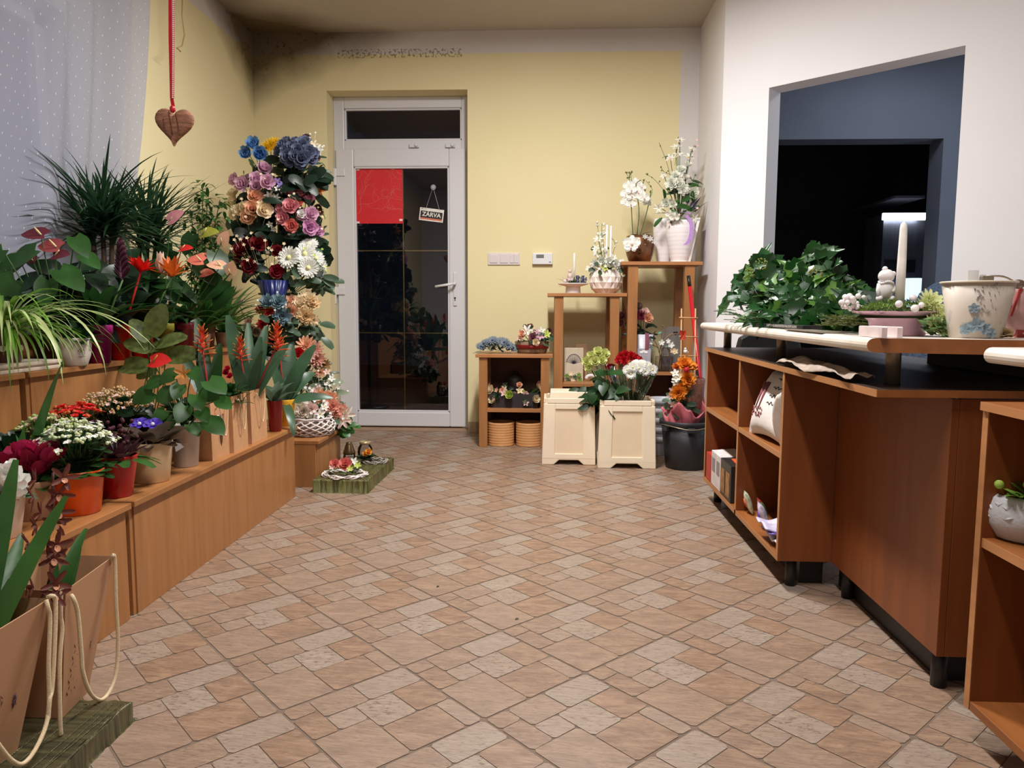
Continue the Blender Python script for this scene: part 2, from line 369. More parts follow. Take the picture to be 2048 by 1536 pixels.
# ---- floor: printed ceramic tiles laid on the diagonal; every tile carries the same stone patchwork
def floormat():
    m = bpy.data.materials.new('stone_tiles'); m.use_nodes = True
    N, L, g, s = posnodes(m); b = N['Principled BSDF']; b.inputs['Roughness'].default_value = .42; b.inputs['Specular IOR Level'].default_value = .35
    at_ = N.new('ShaderNodeAttribute'); at_.attribute_name = 'stone'; 
    sp = N.new('ShaderNodeSeparateColor'); L.new(at_.outputs['Color'], sp.inputs[0])
    tone, pit, warm = sp.outputs
    mp = N.new('ShaderNodeMapping'); mp.inputs['Rotation'].default_value = (0, 0, .4); mp.inputs['Scale'].default_value = (1, 3, 1); L.new(g.outputs['Position'], mp.inputs[0])
    off = N.new('ShaderNodeVectorMath'); off.operation = 'ADD'; L.new(mp.outputs[0], off.inputs[0]); L.new(at_.outputs['Vector'], off.inputs[1])
    n1 = N.new('ShaderNodeTexNoise'); n1.inputs['Scale'].default_value = 11; n1.inputs['Detail'].default_value = 7; n1.inputs['Roughness'].default_value = .65; n1.inputs['Distortion'].default_value = .8; L.new(off.outputs[0], n1.inputs[0])
    n2 = N.new('ShaderNodeTexNoise'); n2.inputs['Scale'].default_value = 55; n2.inputs['Detail'].default_value = 5; n2.inputs['Roughness'].default_value = .7; L.new(off.outputs[0], n2.inputs[0])
    base = mixc(N, L, warm, lin((150, 136, 123)), lin((154, 126, 104)))
    r1 = N.new('ShaderNodeValToRGB'); r1.color_ramp.elements[0].position = .40; r1.color_ramp.elements[1].position = .60; L.new(n1.outputs[0], r1.inputs[0])
    base2 = mixc(N, L, math_(N, L, 'MULTIPLY', r1.outputs[0], .95), base, mixc(N, L, warm, lin((158, 144, 131)), lin((130, 103, 84))))
    hsv = N.new('ShaderNodeHueSaturation'); L.new(base2, hsv.inputs['Color']); L.new(math_(N, L, 'ADD', math_(N, L, 'MULTIPLY', tone, .10), .93), hsv.inputs['Value'])
    r2 = N.new('ShaderNodeValToRGB'); r2.color_ramp.elements[0].position = .54; r2.color_ramp.elements[1].position = .62; L.new(n2.outputs[0], r2.inputs[0])
    mp3 = N.new('ShaderNodeMapping'); mp3.inputs['Rotation'].default_value = (0, 0, 1.1); mp3.inputs['Scale'].default_value = (1, 5, 1); L.new(off.outputs[0], mp3.inputs[0])
    n3 = N.new('ShaderNodeTexNoise'); n3.inputs['Scale'].default_value = 16; n3.inputs['Detail'].default_value = 6; n3.inputs['Roughness'].default_value = .7; n3.inputs['Distortion'].default_value = 1.2; L.new(mp3.outputs[0], n3.inputs[0])
    r3 = N.new('ShaderNodeValToRGB'); r3.color_ramp.elements[0].position = .36; r3.color_ramp.elements[0].color = (.74, .70, .67, 1); r3.color_ramp.elements[1].position = .62; r3.color_ramp.elements[1].color = (1.12, 1.12, 1.12, 1); L.new(n3.outputs[0], r3.inputs[0])
    mul = N.new('ShaderNodeMix'); mul.data_type = 'RGBA'; mul.blend_type = 'MULTIPLY'; mul.inputs[0].default_value = .9; L.new(hsv.outputs[0], mul.inputs[6]); L.new(r3.outputs[0], mul.inputs[7])
    col = mixc(N, L, math_(N, L, 'MULTIPLY', math_(N, L, 'MULTIPLY', r2.outputs[0], pit), .75), mul.outputs[2], lin((92, 72, 62)))
    L.new(col, b.inputs['Base Color'])
    bp = N.new('ShaderNodeBump'); bp.inputs['Strength'].default_value = .25; bp.inputs['Distance'].default_value = .003; L.new(n2.outputs[0], bp.inputs['Height']); L.new(bp.outputs[0], b.inputs['Normal'])
    rr = math_(N, L, 'ADD', math_(N, L, 'MULTIPLY', n1.outputs[0], .3), .3); L.new(rr, b.inputs['Roughness'])
    return m
TILE = [(0,0,.2,.165,.55,.5,.8),(0,.165,.2,.48,.35,.6,.9),(.2,0,.545,.275,.5,.6,.7),(.2,.275,.42,.48,.75,.6,.45),(.545,0,1,.275,.55,.6,.2),
        (.42,.275,.72,.62,.8,1.,.25),(.72,.275,1,.62,.45,.15,1.),(0,.48,.42,1,.6,.35,.75),(.42,.62,.86,1,.5,.5,.95),(.86,.62,1,1,.65,.4,.6)]
def floor():
    random.seed(4)
    S = .3235; a = math.radians(44.0); o = at(806, 1333, z=0); ud = V((math.cos(a), math.sin(a), 0)); vd = V((math.sin(a), -math.cos(a), 0))
    mb = MB(); cols = []
    mb.add([(-2.2,-1.4,-.0012),(4.2,-1.4,-.0012),(4.2,8.4,-.0012),(-2.2,8.4,-.0012)], [(0,1,2,3)], 1); cols.append((.5,0,0))
    for i in range(-24, 26):
        for j in range(-24, 26):
            c = o+ud*(i+.5)*S+vd*(j+.5)*S
            if not (-2.35 < c.x < 3.0 and -1.4 < c.y < 5.75): continue
            dt = random.uniform(-.12, .12)
            for (u0, v0, u1, v1, tone, pit, warm) in TILE:
                e = .0026; k = .007
                g0, g1 = (.0045 if u0 == 0 else e*.6), (.0045 if u1 == 1 else e*.6); h0, h1 = (.0045 if v0 == 0 else e*.6), (.0045 if v1 == 1 else e*.6)
                U0, U1, V0, V1 = u0*S+g0*.7, u1*S-g1*.7, v0*S+h0*.7, v1*S-h1*.7
                pts = [(U0+k,V0),(U1-k,V0),(U1,V0+k),(U1,V1-k),(U1-k,V1),(U0+k,V1),(U0,V1-k),(U0,V0+k)]
                q = o+ud*i*S+vd*j*S
                mb.add([q+ud*(x+random.uniform(-.0008,.0008))+vd*(y+random.uniform(-.0008,.0008)) for x, y in pts], [tuple(range(7,-1,-1))], 0)
                cols.append((min(1, max(0, tone+dt)), pit, min(1, max(0, warm+random.uniform(-.1, .1)))))
    ob = obj('floor', mb, [floormat(), mat('tile_grout', (112, 94, 80), .9, var=.15)], smooth=False)
    ca = ob.data.color_attributes.new('stone', 'FLOAT_COLOR', 'CORNER')
    buf = []
    for p, c in zip(ob.data.polygons, cols): buf += [c[0], c[1], c[2], 1.0]*len(p.vertices)
    ca.data.foreach_set('color', buf)
    return struct(ob)
floor()
# ---- walls
T = .16
DX0, DX1, DZ = -1.603, -.592, 2.47
p_ = at(800, 180, Y=YB); DZ = p_.z
DX0 = at(655, 300, Y=YB).x; DX1 = at(935, 300, Y=YB).x
mb = MB()
mb.box(XL-.2, DX0, YB, YB+.3, 0, ZC); mb.box(DX1, XR+.3, YB, YB+.3, 0, ZC); mb.box(DX0, DX1, YB, YB+.3, DZ, ZC)
struct(obj('wall_back', mb, W_BACK, smooth=False))
WY0, WY1, WZ0, WZ1 = 1.3, 3.28, .95, 2.16   # window in the left wall
mb = MB(); mb.box(XL-.25, XL, -1.3, WY0, 0, ZC); mb.box(XL-.25, XL, WY1, YB, 0, ZC); mb.box(XL-.25, XL, WY0, WY1, 0, WZ0); mb.box(XL-.25, XL, WY0, WY1, WZ1, ZC)
struct(obj('wall_left', mb, W_LEFT, smooth=False))
mb = MB(); mb.box(XR, XR+.3, 4.66, YB, 0, ZC); struct(obj('wall_right', mb, W_WHITE, smooth=False))
# the white wall set at an angle, with the wide pass-through into the dark back room
A0 = V((XR, 4.66, 0)); dA = V((1.097, -1, 0)).normalized(); nA = V((dA.y, -dA.x, 0))
if nA.y < 0: nA = -nA      # towards the back room
def onA(px):
    d = ray(px, 400); # intersection with the wall plane, distance along it
    k = V((d.x, d.y, 0)); det = k.x*(-dA.y)+dA.x*k.y
    t = (A0.x*(-dA.y)+dA.x*A0.y)/det; q = k*t; return (q-A0).dot(dA)
s0, s1 = onA(1530), onA(1912); zt = 2.15
def wallbox(mb, a, b, z0, z1, th=.14, mi=0):
    p = [A0+dA*a, A0+dA*b, A0+dA*b+nA*th, A0+dA*a+nA*th]
    mb.prism([(q.x, q.y) for q in p], z0, z1, mi)
mb = MB(); wallbox(mb, 0, s0, 0, ZC); wallbox(mb, s1, 3.4, 0, ZC); wallbox(mb, s0, s1, zt, ZC)
struct(obj('wall_angled', mb, W_WHITE, smooth=False))
mb = MB(); mb.box(3.55, 3.75, -1.3, 2.6, 0, ZC); struct(obj('wall_side', mb, W_WHITE, smooth=False))
mb = MB(); mb.box(XL-.2, 3.75, -1.4, -1.25, 0, ZC); struct(obj('wall_rear', mb, W_WHITE, smooth=False))
mb = MB(); mb.box(XL-.25, 4.4, -1.4, 8.4, ZC, ZC+.1); struct(obj('ceiling', mb, W_CEIL, smooth=False))
TILEB = mat('skirting_tile', (176, 150, 120), .5, var=.15, vs=12)
mb = MB(); mb.box(DX1+.0, XR, YB-.012, YB-.001, 0, .075); mb.box(XL, DX0, YB-.012, YB-.001, 0, .075); struct(obj('baseboard_back', mb, TILEB, smooth=False))
mb = MB(); mb.box(XL+.001, XL+.012, -1.2, YB, 0, .075); struct(obj('baseboard_left', mb, TILEB, smooth=False))
# dark back room
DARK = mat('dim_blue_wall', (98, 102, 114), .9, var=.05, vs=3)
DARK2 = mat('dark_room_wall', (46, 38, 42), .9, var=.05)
BY = 5.75
dx1 = at(1886, 300, Y=BY).x; dz = at(1700, 278, Y=BY).z
mb = MB(); mb.box(XR+.3, 1.31, BY, BY+.2, 0, ZC); mb.box(dx1, 4.4, BY, BY+.2, 0, ZC); mb.box(1.31, dx1, BY, BY+.2, dz, ZC)
struct(obj('wall_back_room', mb, DARK, smooth=False))
mb = MB(); mb.box(4.3, 4.4, 1.5, 8.4, 0, ZC); mb.box(1.1, 1.38, YB, BY, 0, ZC); struct(obj('wall_back_room_side', mb, DARK, smooth=False))
mb = MB(); mb.box(.9, 4.4, 8.3, 8.4, 0, ZC); mb.box(.9, 1.0, BY+.2, 8.4, 0, ZC); struct(obj('wall_store_room', mb, DARK2, smooth=False))
# ---- entrance door: white plastic frame, transom, glazed sash
PVC = mat('white_pvc', (214, 212, 216), .35, var=.015, vs=3)
def glassmat(name, tint=(10, 12, 16), refl=.06, tr=.85):
    m = bpy.data.materials.new(name); m.use_nodes = True; nt = m.node_tree; N = nt.nodes; L = nt.links
    N.remove(N['Principled BSDF']); o = N['Material Output']
    g = N.new('ShaderNodeBsdfGlossy'); g.inputs['Roughness'].default_value = .01; g.inputs['Color'].default_value = (.55,.55,.6,1)
    t = N.new('ShaderNodeBsdfTransparent'); t.inputs[0].default_value = (tr, tr, tr*1.02, 1)
    fr = N.new('ShaderNodeFresnel'); fr.inputs[0].default_value = 1.5
    a = math_(N, L, 'ADD', fr.outputs[0], refl)
    mx = N.new('ShaderNodeMixShader'); L.new(a, mx.inputs[0]); L.new(t.outputs[0], mx.inputs[1]); L.new(g.outputs[0], mx.inputs[2]); L.new(mx.outputs[0], o.inputs[0])
    return m
GLASS = glassmat('window_glass')
DY = YB+.16
door = thing('door_1', '', '', (0,0,0)); del door['label']; del door['category']; struct(door); door.location = (-1.08, DY, 0)
fx0, fx1 = DX0, DX1; fz = DZ
q = lambda px, py: at(px, py, Y=DY)
mb = MB(); fy0, fy1 = DY, DY+.07
tz0, tz1 = q(800, 280).z, q(800, 216).z      # transom glass
sx0, sx1 = q(676, 500).x, q(932, 500).x; sz1 = q(800, 298).z
gx0, gx1, gz0, gz1 = q(711, 500).x, q(899, 500).x, q(800, 823).z, q(800, 334).z
tx0, tx1 = q(688, 250).x, q(923, 250).x
mb.box(fx0, tx0, fy0, fy1, 0, fz); mb.box(tx1, fx1, fy0, fy1, 0, fz); mb.box(tx0, tx1, fy0, fy1, tz1, fz); mb.box(tx0, tx1, fy0, fy1, sz1-.01, tz0)
struct(obj('door_frame', mb, PVC, door, smooth=False, bevel=.006, world=True))
mb = MB(); b_ = .012
for (x0, x1, z0, z1) in ((tx0, tx0+b_, tz0, tz1), (tx1-b_, tx1, tz0, tz1), (tx0, tx1, tz0, tz0+b_), (tx0, tx1, tz1-b_, tz1)): mb.box(x0, x1, fy0+.012, fy0+.04, z0, z1)
struct(obj('glazing_bead', mb, PVC, door, smooth=False, bevel=.003, world=True))
SY = DY-.02
mb = MB(); mb.box(sx0, gx0, SY, SY+.06, .012, sz1); mb.box(gx1, sx1, SY, SY+.06, .012, sz1); mb.box(gx0, gx1, SY, SY+.06, .012, gz0); mb.box(gx0, gx1, SY, SY+.06, gz1, sz1)
sash = struct(obj('sash', mb, PVC, door, smooth=False, bevel=.008, world=True))
mb = MB()
for (x0, x1, z0, z1) in ((gx0, gx0+b_, gz0, gz1), (gx1-b_, gx1, gz0, gz1), (gx0, gx1, gz0, gz0+b_), (gx0, gx1, gz1-b_, gz1)): mb.box(x0, x1, SY+.008, SY+.04, z0, z1)
struct(obj('sash_bead', mb, PVC, door, smooth=False, bevel=.003, world=True))
mb = MB(); mb.box(tx0, tx1, DY+.030, DY+.036, tz0, tz1); struct(obj('transom_glass', mb, GLASS, door, smooth=False, world=True))
mb = MB(); mb.box(gx0, gx1, SY+.030, SY+.036, gz0, gz1); struct(obj('door_glass', mb, GLASS, door, smooth=False, world=True))
GOLD = mat('brass_glazing_bar', (190, 160, 96), .4, metal=.4)
mb = MB(); bx = q(806, 500).x; mb.box(bx-.004, bx+.004, SY+.037, SY+.043, gz0, gz1)
for yy in (501, 666): zz = q(806, yy).z; mb.box(gx0, gx1, SY+.037, SY+.043, zz-.0035, zz+.0035)
struct(obj('glazing_bar', mb, GOLD, door, smooth=False, world=True))
for yy in (350, 586, 816):
    z1 = q(680, yy-12).z; z0 = q(680, yy+22).z; hx = q(672, yy).x
    mb = MB(); mb.box(hx-.012, hx+.012, SY-.018, SY+.002, z0, z1); mb.box(hx+.0, hx+.075, SY-.012, SY+.0, (z0+z1)/2+.005, z1)
    struct(obj('hinge', mb, PVC, door, smooth=False, bevel=.005, world=True))
for xx in (829, 901):
    mb = MB(); c = q(xx, 292); mb.box(c.x-.035, c.x+.035, DY-.022, DY, c.z-.014, c.z+.014); mb.tube([c+V((.018,-.012,.003)), c+V((.018,-.036,.003))], .013, 12)
    struct(obj('catch', mb, PVC, door, bevel=.004, world=True, smooth=False))
mb = MB(); c0 = q(911, 545); c1 = q(911, 612); hy = SY-.01
mb.box(c0.x-.014, c0.x+.014, hy, SY, c1.z, c0.z)
hp = q(911, 568); hp.y = hy
plate = struct(obj('lock_plate', mb, PVC, sash, smooth=False, bevel=.006, world=True))
mb = MB(); mb.tube([hp, hp+V((0,-.045,0))], .010, 12); mb.tube([hp+V((0,-.045,0)), hp+V((-.05,-.05,-.008)), hp+V((-.14,-.045,-.022))], [.010,.010,.009], 12)
struct(obj('door_handle', mb, WHITE, sash, world=True))
mb = MB(); kp = q(911, 596); kp.y = hy-.001; mb.tube([kp, kp+V((0,.002,0))], .007, 12); mb.box(kp.x-.003, kp.x+.003, kp.y, kp.y+.002, kp.z-.022, kp.z)
struct(obj('keyhole', mb, BLACKM, sash, world=True))
mb = MB(); mb.box(DX0, DX1, YB, YB+.3, -.02, .004); struct(obj('threshold', mb, mat('stone_sill', (150, 118, 92), .5, var=.12, vs=8), door, smooth=False, world=True))
# night outside the door: paving and a dim wall across the yard
mb = MB(); mb.box(-6, 3, YB+.3, 12, -.08, -.02); struct(obj('ground', mb, mat('night_paving', (60, 60, 66), .9), smooth=False))
# window in the left wall
win = bpy.data.objects.new('window_1', None); COL.objects.link(win); win.location = (XL-.1, (WY0+WY1)/2, WZ0); struct(win)
mb = MB(); f_ = .07
mb.box(XL-.16, XL-.09, WY0, WY0+f_, WZ0, WZ1); mb.box(XL-.16, XL-.09, WY1-f_, WY1, WZ0, WZ1); mb.box(XL-.16, XL-.09, WY0, WY1, WZ0, WZ0+f_); mb.box(XL-.16, XL-.09, WY0, WY1, WZ1-f_, WZ1); mb.box(XL-.16, XL-.09, 2.26, 2.36, WZ0, WZ1)
struct(obj('window_frame', mb, PVC, win, smooth=False, bevel=.005, world=True))
mb = MB(); mb.box(XL-.13, XL-.124, WY0+f_, WY1-f_, WZ0+f_, WZ1-f_); struct(obj('window_pane', mb, GLASS, win, smooth=False, world=True))
# ---- sheer curtain with woven dots
def curtain():
    m = bpy.data.materials.new('sheer_dotted_voile'); m.use_nodes = True; nt = m.node_tree; N = nt.nodes; L = nt.links
    N.remove(N['Principled BSDF']); o = N['Material Output']
    a = N.new('ShaderNodeAttribute'); a.attribute_name = 'cloth'; s = N.new('ShaderNodeSeparateXYZ'); L.new(a.outputs['Vector'], s.inputs[0])
    u, v, _ = s.outputs
    row = math_(N, L, 'FLOOR', math_(N, L, 'MULTIPLY', v, 1/.042)); odd = math_(N, L, 'MULTIPLY', math_(N, L, 'MODULO', row, 2.), .5)
    fu = math_(N, L, 'SUBTRACT', math_(N, L, 'FRACT', math_(N, L, 'ADD', math_(N, L, 'MULTIPLY', u, 1/.10), odd)), .5)
    fv = math_(N, L, 'SUBTRACT', math_(N, L, 'FRACT', math_(N, L, 'MULTIPLY', v, 1/.042)), .5)
    du = math_(N, L, 'MULTIPLY', fu, .10); dv = math_(N, L, 'MULTIPLY', fv, .042*.6)
    d = math_(N, L, 'SQRT', math_(N, L, 'ADD', math_(N, L, 'MULTIPLY', du, du), math_(N, L, 'MULTIPLY', dv, dv)))
    dot = math_(N, L, 'LESS_THAN', d, .0027)
    df = N.new('ShaderNodeBsdfDiffuse'); tl = N.new('ShaderNodeBsdfTranslucent'); tp = N.new('ShaderNodeBsdfTransparent')
    col = mixc(N, L, dot, lin((176, 178, 194)), lin((240, 240, 244))); L.new(col, df.inputs[0]); tl.inputs[0].default_value = lin((180, 184, 202))
    m1 = N.new('ShaderNodeMixShader'); m1.inputs[0].default_value = .35; L.new(df.outputs[0], m1.inputs[1]); L.new(tl.outputs[0], m1.inputs[2])
    m2 = N.new('ShaderNodeMixShader'); L.new(math_(N, L, 'MULTIPLY', math_(N, L, 'SUBTRACT', 1., dot), .20), m2.inputs[0]); L.new(m1.outputs[0], m2.inputs[1]); L.new(tp.outputs[0], m2.inputs[2]); L.new(m2.outputs[0], o.inputs[0])
    mb = MB(); y0, y1 = .9, 3.81; nu, nv = 200, 40; cl = []
    def fn(i, j):
        z = .82+(ZC-.1-.82)*j
        edge = y1-.42*(1-j)**1.5   # gathered: the hem swings back towards the window
        y = y0+(edge-y0)*i; amp = .022+.018*math.sin(i*9)
        x = XL+.10+(.010+.008*math.sin(i*9))*math.sin(i*70+1.8*math.sin(j*2+i*5))+.020*math.sin(i*27+j*1.6+1.2*math.sin(i*6))
        cl.append((i*(y1-y0)*1.9, z, 0)); return (x, y, z)
    mb.grid(nu, nv, fn)
    ob = solo('curtain', mb, m, 'sheer white dotted voile curtain hanging in soft folds over the window', 'curtain')
    at2 = ob.data.attributes.new('cloth', 'FLOAT_VECTOR', 'POINT'); at2.data.foreach_set('vector', [x for c in cl for x in c])
curtain()
# ================================================================ CAMERA AND LIGHT
cam_d = bpy.data.cameras.new('camera'); cam = bpy.data.objects.new('camera', cam_d); COL.objects.link(cam)
cam_d.sensor_fit = 'HORIZONTAL'; cam_d.sensor_width = 36; cam_d.lens = F*36/2048; cam_d.clip_start = .02
# rows of R: world vectors of camera x (right), y (up), z (backward)
right = V((Xd.x, Yd.x, UP.x)); down = V((Xd.y, Yd.y, UP.y)); fwd = V((Xd.z, Yd.z, UP.z))
R = Matrix((right, -down, -fwd)).transposed()
cam.matrix_world = Matrix.Translation((0, 0, HC)) @ R.to_4x4(); sc.camera = cam
def area(name, loc, rot, size, power, col, sy=None):
    l = bpy.data.lights.new(name, 'AREA'); l.energy = power; l.color = col; l.shape = 'RECTANGLE' if sy else 'DISK'; l.size = size
    if sy: l.size_y = sy
    o = bpy.data.objects.new(name, l); COL.objects.link(o); o.location = loc; o.rotation_euler = rot; return o
area('ceiling_lamp', (.03, 1.15, ZC-.05), (0,0,0), .14, 52, (1, .975, .95), sy=.9)
area('ceiling_lamp_far', (-.05, 3.25, ZC-.05), (0,0,0), .14, 104, (1, .975, .945), sy=.9)
area('jamb_fill_light', (4.15, 4.75, 1.7), (0, math.radians(90), 0), .8, 16, (.74, .86, 1))  # added fill light, out of view, brightens the jamb of the opening
area('back_room_fill_light', (2.4, 4.9, ZC-.1), (0,0,0), .5, 13, (.80, .89, 1))  # added bluish fill that lifts the back room walls
w = bpy.data.worlds.new('night'); sc.world = w; w.use_nodes = True
w.node_tree.nodes['Background'].inputs[0].default_value = (.10, .13, .20, 1); w.node_tree.nodes['Background'].inputs[1].default_value = .03
# ================================================================ FURNITURE
def cabinet_box(name, label, cat, x0, x1, y0, y1, z0, z1, group=None, top_over=.015, tt=.018):
    """closed display bench: top board, front panel, two end panels"""
    t = thing(name, label, cat, ((x0+x1)/2, (y0+y1)/2, z0), group=group)
    mb = MB().box(x0, x1+top_over, y0, y1, z1-tt, z1); obj('top_board', mb, WOODY, t, smooth=False, bevel=.002, world=True)
    mb = MB().box(x1-.018, x1, y0+.02, y1-.008, z0, z1-tt); obj('front_panel', mb, WOODZ, t, smooth=False, bevel=.001, world=True)
    for yy in (y0+.002, y1-.026):
        mb = MB().box(x0, x1-.02 if yy > y0+.01 else x1-.004, yy, yy+.018, z0, z1-tt); obj('end_panel', mb, WOODZ, t, smooth=False, bevel=.001, world=True)
    return t
B1X, BT = -1.203, .342
cabinet_box('display_bench', 'low orange-brown wooden plant bench nearest the kraft flower bags', 'bench', -1.62, B1X, .75, 2.045, 0, BT, 'low plant benches')
cabinet_box('display_bench', 'long low orange-brown wooden bench carrying the three paper bags and the yellow pot', 'bench', -1.62, B1X, 2.06, 3.47, 0, BT, 'low plant benches')
cabinet_box('display_bench', 'smallest and lowest wooden bench, under the white wicker flower basket', 'bench', -1.62, -1.157, 3.645, 4.09, 0, .237, 'low plant benches')
cabinet_box('tiered_shelf', 'upper wooden plant step with the white drip tray on it', 'shelf unit', -1.83, -1.635, .75, 2.24, 0, .695, 'upper plant steps')
cabinet_box('tiered_shelf', 'upper wooden plant step carrying the purple, red and olive pots', 'shelf unit', -1.83, -1.635, 2.262, 4.02, 0, .695, 'upper plant steps')
cabinet_box('tiered_shelf', 'highest wooden step behind the pots, carrying the two dragon trees', 'shelf unit', -1.99, -1.835, 1.0, 4.02, 0, .80)
# ---- small open cabinet right of the door
def posts_stand(name, label, x0, x1, y0, y1, ztop, shelves, post=.055, back=None, over=.046):
    t = thing(name, label, 'shelf unit', ((x0+x1)/2, (y0+y1)/2, 0))
    obj('top_board', MB().box(x0-over, x1+over, y0-.014, y1, ztop-.022, ztop), WOOD, t, smooth=False, bevel=.002, world=True)
    for (a, b) in ((x0, y0), (x1-post, y0), (x0, y1-post), (x1-post, y1-post)):
        obj('leg', MB().box(a, a+post, b, b+post, 0, ztop-.022), WOODZ, t, smooth=False, bevel=.0015, world=True)
    for z in shelves: obj('shelf_board', MB().box(x0+.004, x1-.004, y0+.008, y1-.01, z-.022, z), WOOD, t, smooth=False, bevel=.001, world=True)
    if back: obj('back_panel', MB().box(x0+.01, x1-.01, y1-.012, y1-.002, back[0], back[1]), mat('dark_back_board', (92, 56, 38), .7), t, smooth=False, world=True)
    return t
cab = posts_stand('open_cabinet', 'waist-low wooden cabinet with flower box on its shelf, beside the door', -.447, .005, 4.80, 5.15, .607, [.252], .054, (.0, .585), .022)
obj('side_panel', MB().box(-.445, -.425, 4.85, 5.10, 0, .585), WOODZ, cab, smooth=False, world=True)
obj('side_panel', MB().box(-.018, .002, 4.85, 5.10, 0, .585), WOODZ, cab, smooth=False, world=True)
posts_stand('display_stand', 'middle-height open wooden stand with the geometric white pot on top', .035, .452, 4.87, 5.28, 1.0, [.415], .058, (0, .40))
posts_stand('display_stand', 'tallest open wooden stand with the bronze face pot and white vases on top', .505, .925, 4.87, 5.28, 1.20, [.495], .062, (0, .48))
# ---- counter units
def shelf_unit_1():
    x0, x1, y0, y1, z0, z1 = .745, .915, 2.395, 3.56, .09, .702
    t = thing('counter_shelf_unit', 'open two-column counter shelf unit holding the pillow and small boxes', 'shelf unit', ((x0+x1)/2, (y0+y1)/2, 0), group='counter units')
    W = .018
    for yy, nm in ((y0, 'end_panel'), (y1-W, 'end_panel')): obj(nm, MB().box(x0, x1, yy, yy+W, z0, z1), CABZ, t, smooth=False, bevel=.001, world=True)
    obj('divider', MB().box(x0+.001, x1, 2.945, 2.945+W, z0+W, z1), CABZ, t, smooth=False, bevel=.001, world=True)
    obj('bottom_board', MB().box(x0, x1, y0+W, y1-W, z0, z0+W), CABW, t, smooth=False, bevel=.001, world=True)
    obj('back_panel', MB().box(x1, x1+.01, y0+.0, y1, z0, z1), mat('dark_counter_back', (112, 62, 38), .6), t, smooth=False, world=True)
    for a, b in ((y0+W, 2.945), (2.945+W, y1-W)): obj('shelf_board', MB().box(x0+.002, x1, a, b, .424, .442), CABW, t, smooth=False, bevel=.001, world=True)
    obj('shade_board', MB().box(.835, .91, 2.45, 3.50, 0, .088), BLACKM, t, smooth=False, world=True)  # added black board in place of the deep shade under the unit
    for yy in (2.43, 3.5):
        for xx in (.80,): obj('leg', MB().tube([(xx, yy, 0), (xx, yy, z0)], .018, 12), BLACKM, t, world=True)
    # light edge band on every front edge
    for nm, b in (('edge_band', (x0-.001, x0, y0, y0+W, z0, z1)), ('edge_band', (x0-.001, x0+.001, 2.945, 2.963, z0, z1)), ('edge_band', (x0-.001, x0, y1-W, y1, z0, z1)),
                  ('edge_band', (x0-.001, x0, y0+W, y1-W, z0, z0+W)), ('edge_band', (x0, x0+.002, y0+W, y1-W, .424, .442))):
        obj(nm, MB().box(*b), CEDGE, t, smooth=False, world=True)
    return t
shelf_unit_1()
t = thing('closed_counter', 'plain closed wooden counter front panel standing back under the worktop', 'counter', (1.0, 2.05, 0), group='counter units')
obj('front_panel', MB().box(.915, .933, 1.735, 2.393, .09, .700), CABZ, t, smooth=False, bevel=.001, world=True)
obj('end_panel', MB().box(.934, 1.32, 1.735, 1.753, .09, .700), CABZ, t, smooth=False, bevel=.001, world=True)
obj('shade_board', MB().box(.96, .985, 1.80, 2.44, 0, .088), BLACKM, t, smooth=False, world=True)  # black board added to darken the shaded gap below the panel
obj('shade_board_return', MB().box(.985, 1.30, 1.80, 1.83, 0, .088), BLACKM, t, smooth=False, world=True)  # added shade board carried round the near end
for xx, yy in ((.945, 1.775), (.945, 2.33)): obj('leg', MB().tube([(xx, yy, 0), (xx, yy, .09)], .018, 12), BLACKM, t, world=True)
def shelf_unit_3():
    x0, x1, y0, y1, z0, z1 = .878, 1.22, .75, 1.545, .075, .70
    t = thing('counter_shelf_unit', 'nearest open counter shelf unit, holding the grey textured planter', 'shelf unit', ((x0+x1)/2, (y0+y1)/2, 0), group='counter units')
    W = .019
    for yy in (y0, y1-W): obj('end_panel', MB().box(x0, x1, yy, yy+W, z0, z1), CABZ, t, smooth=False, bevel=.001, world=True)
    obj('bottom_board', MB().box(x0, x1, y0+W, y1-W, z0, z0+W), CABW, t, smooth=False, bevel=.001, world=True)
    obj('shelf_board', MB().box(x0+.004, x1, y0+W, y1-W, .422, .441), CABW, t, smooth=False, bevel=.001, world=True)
    obj('back_panel', MB().box(x1, x1+.01, y0, y1, z0, z1), mat('dark_counter_back', (112, 62, 38), .6), t, smooth=False, world=True)
    obj('top_board', MB().box(x0-.006, x1+.02, y0, y1+.0, z1, .717), CABW, t, smooth=False, bevel=.001, world=True)
    obj('edge_band', MB().box(x0-.0075, x0-.006, y0, y1, z1, .717), CEDGE, t, smooth=False, world=True)
    obj('edge_band', MB().box(x0-.0012, x0, y1-W, y1, z0, z1), CEDGE, t, smooth=False, world=True)
    obj('edge_band', MB().box(x0+.0028, x0+.004, y0+W, y1-W, .422, .441), CEDGE, t, smooth=False, world=True)
    for yy in (.85, 1.45): obj('leg', MB().tube([(1.05, yy, 0), (1.05, yy, z0)], .018, 12), BLACKM, t, world=True)
shelf_unit_3()
WTOP = mat('dark_worktop', (46, 30, 24), .42, var=.15, vs=6)
t = thing('worktop', 'dark low counter worktop with light wooden edge under the raised bar', 'counter', (1.0, 2.6, .703))
obj('slab', MB().prism([(.742, 3.60), (.742, 1.722), (1.40, 1.722), (1.40, 3.60)], .7035, .7205), WTOP, t, smooth=False, world=True)
obj('edge_band', MB().box(.7405, .742, 1.722, 3.60, .7035, .7205), CEDGE, t, smooth=False, world=True)
obj('edge_band', MB().box(.742, 1.40, 1.7205, 1.722, .7035, .7205), CABW, t, smooth=False, world=True)
obj('gap_blackout_panel', MB().box(1.28, 1.295, 1.74, 2.60, .7205, .802), mat('gap_blackout', (30, 22, 20), .6), t, smooth=False, world=True)  # added dark panel that blacks out the pale wall below the bar
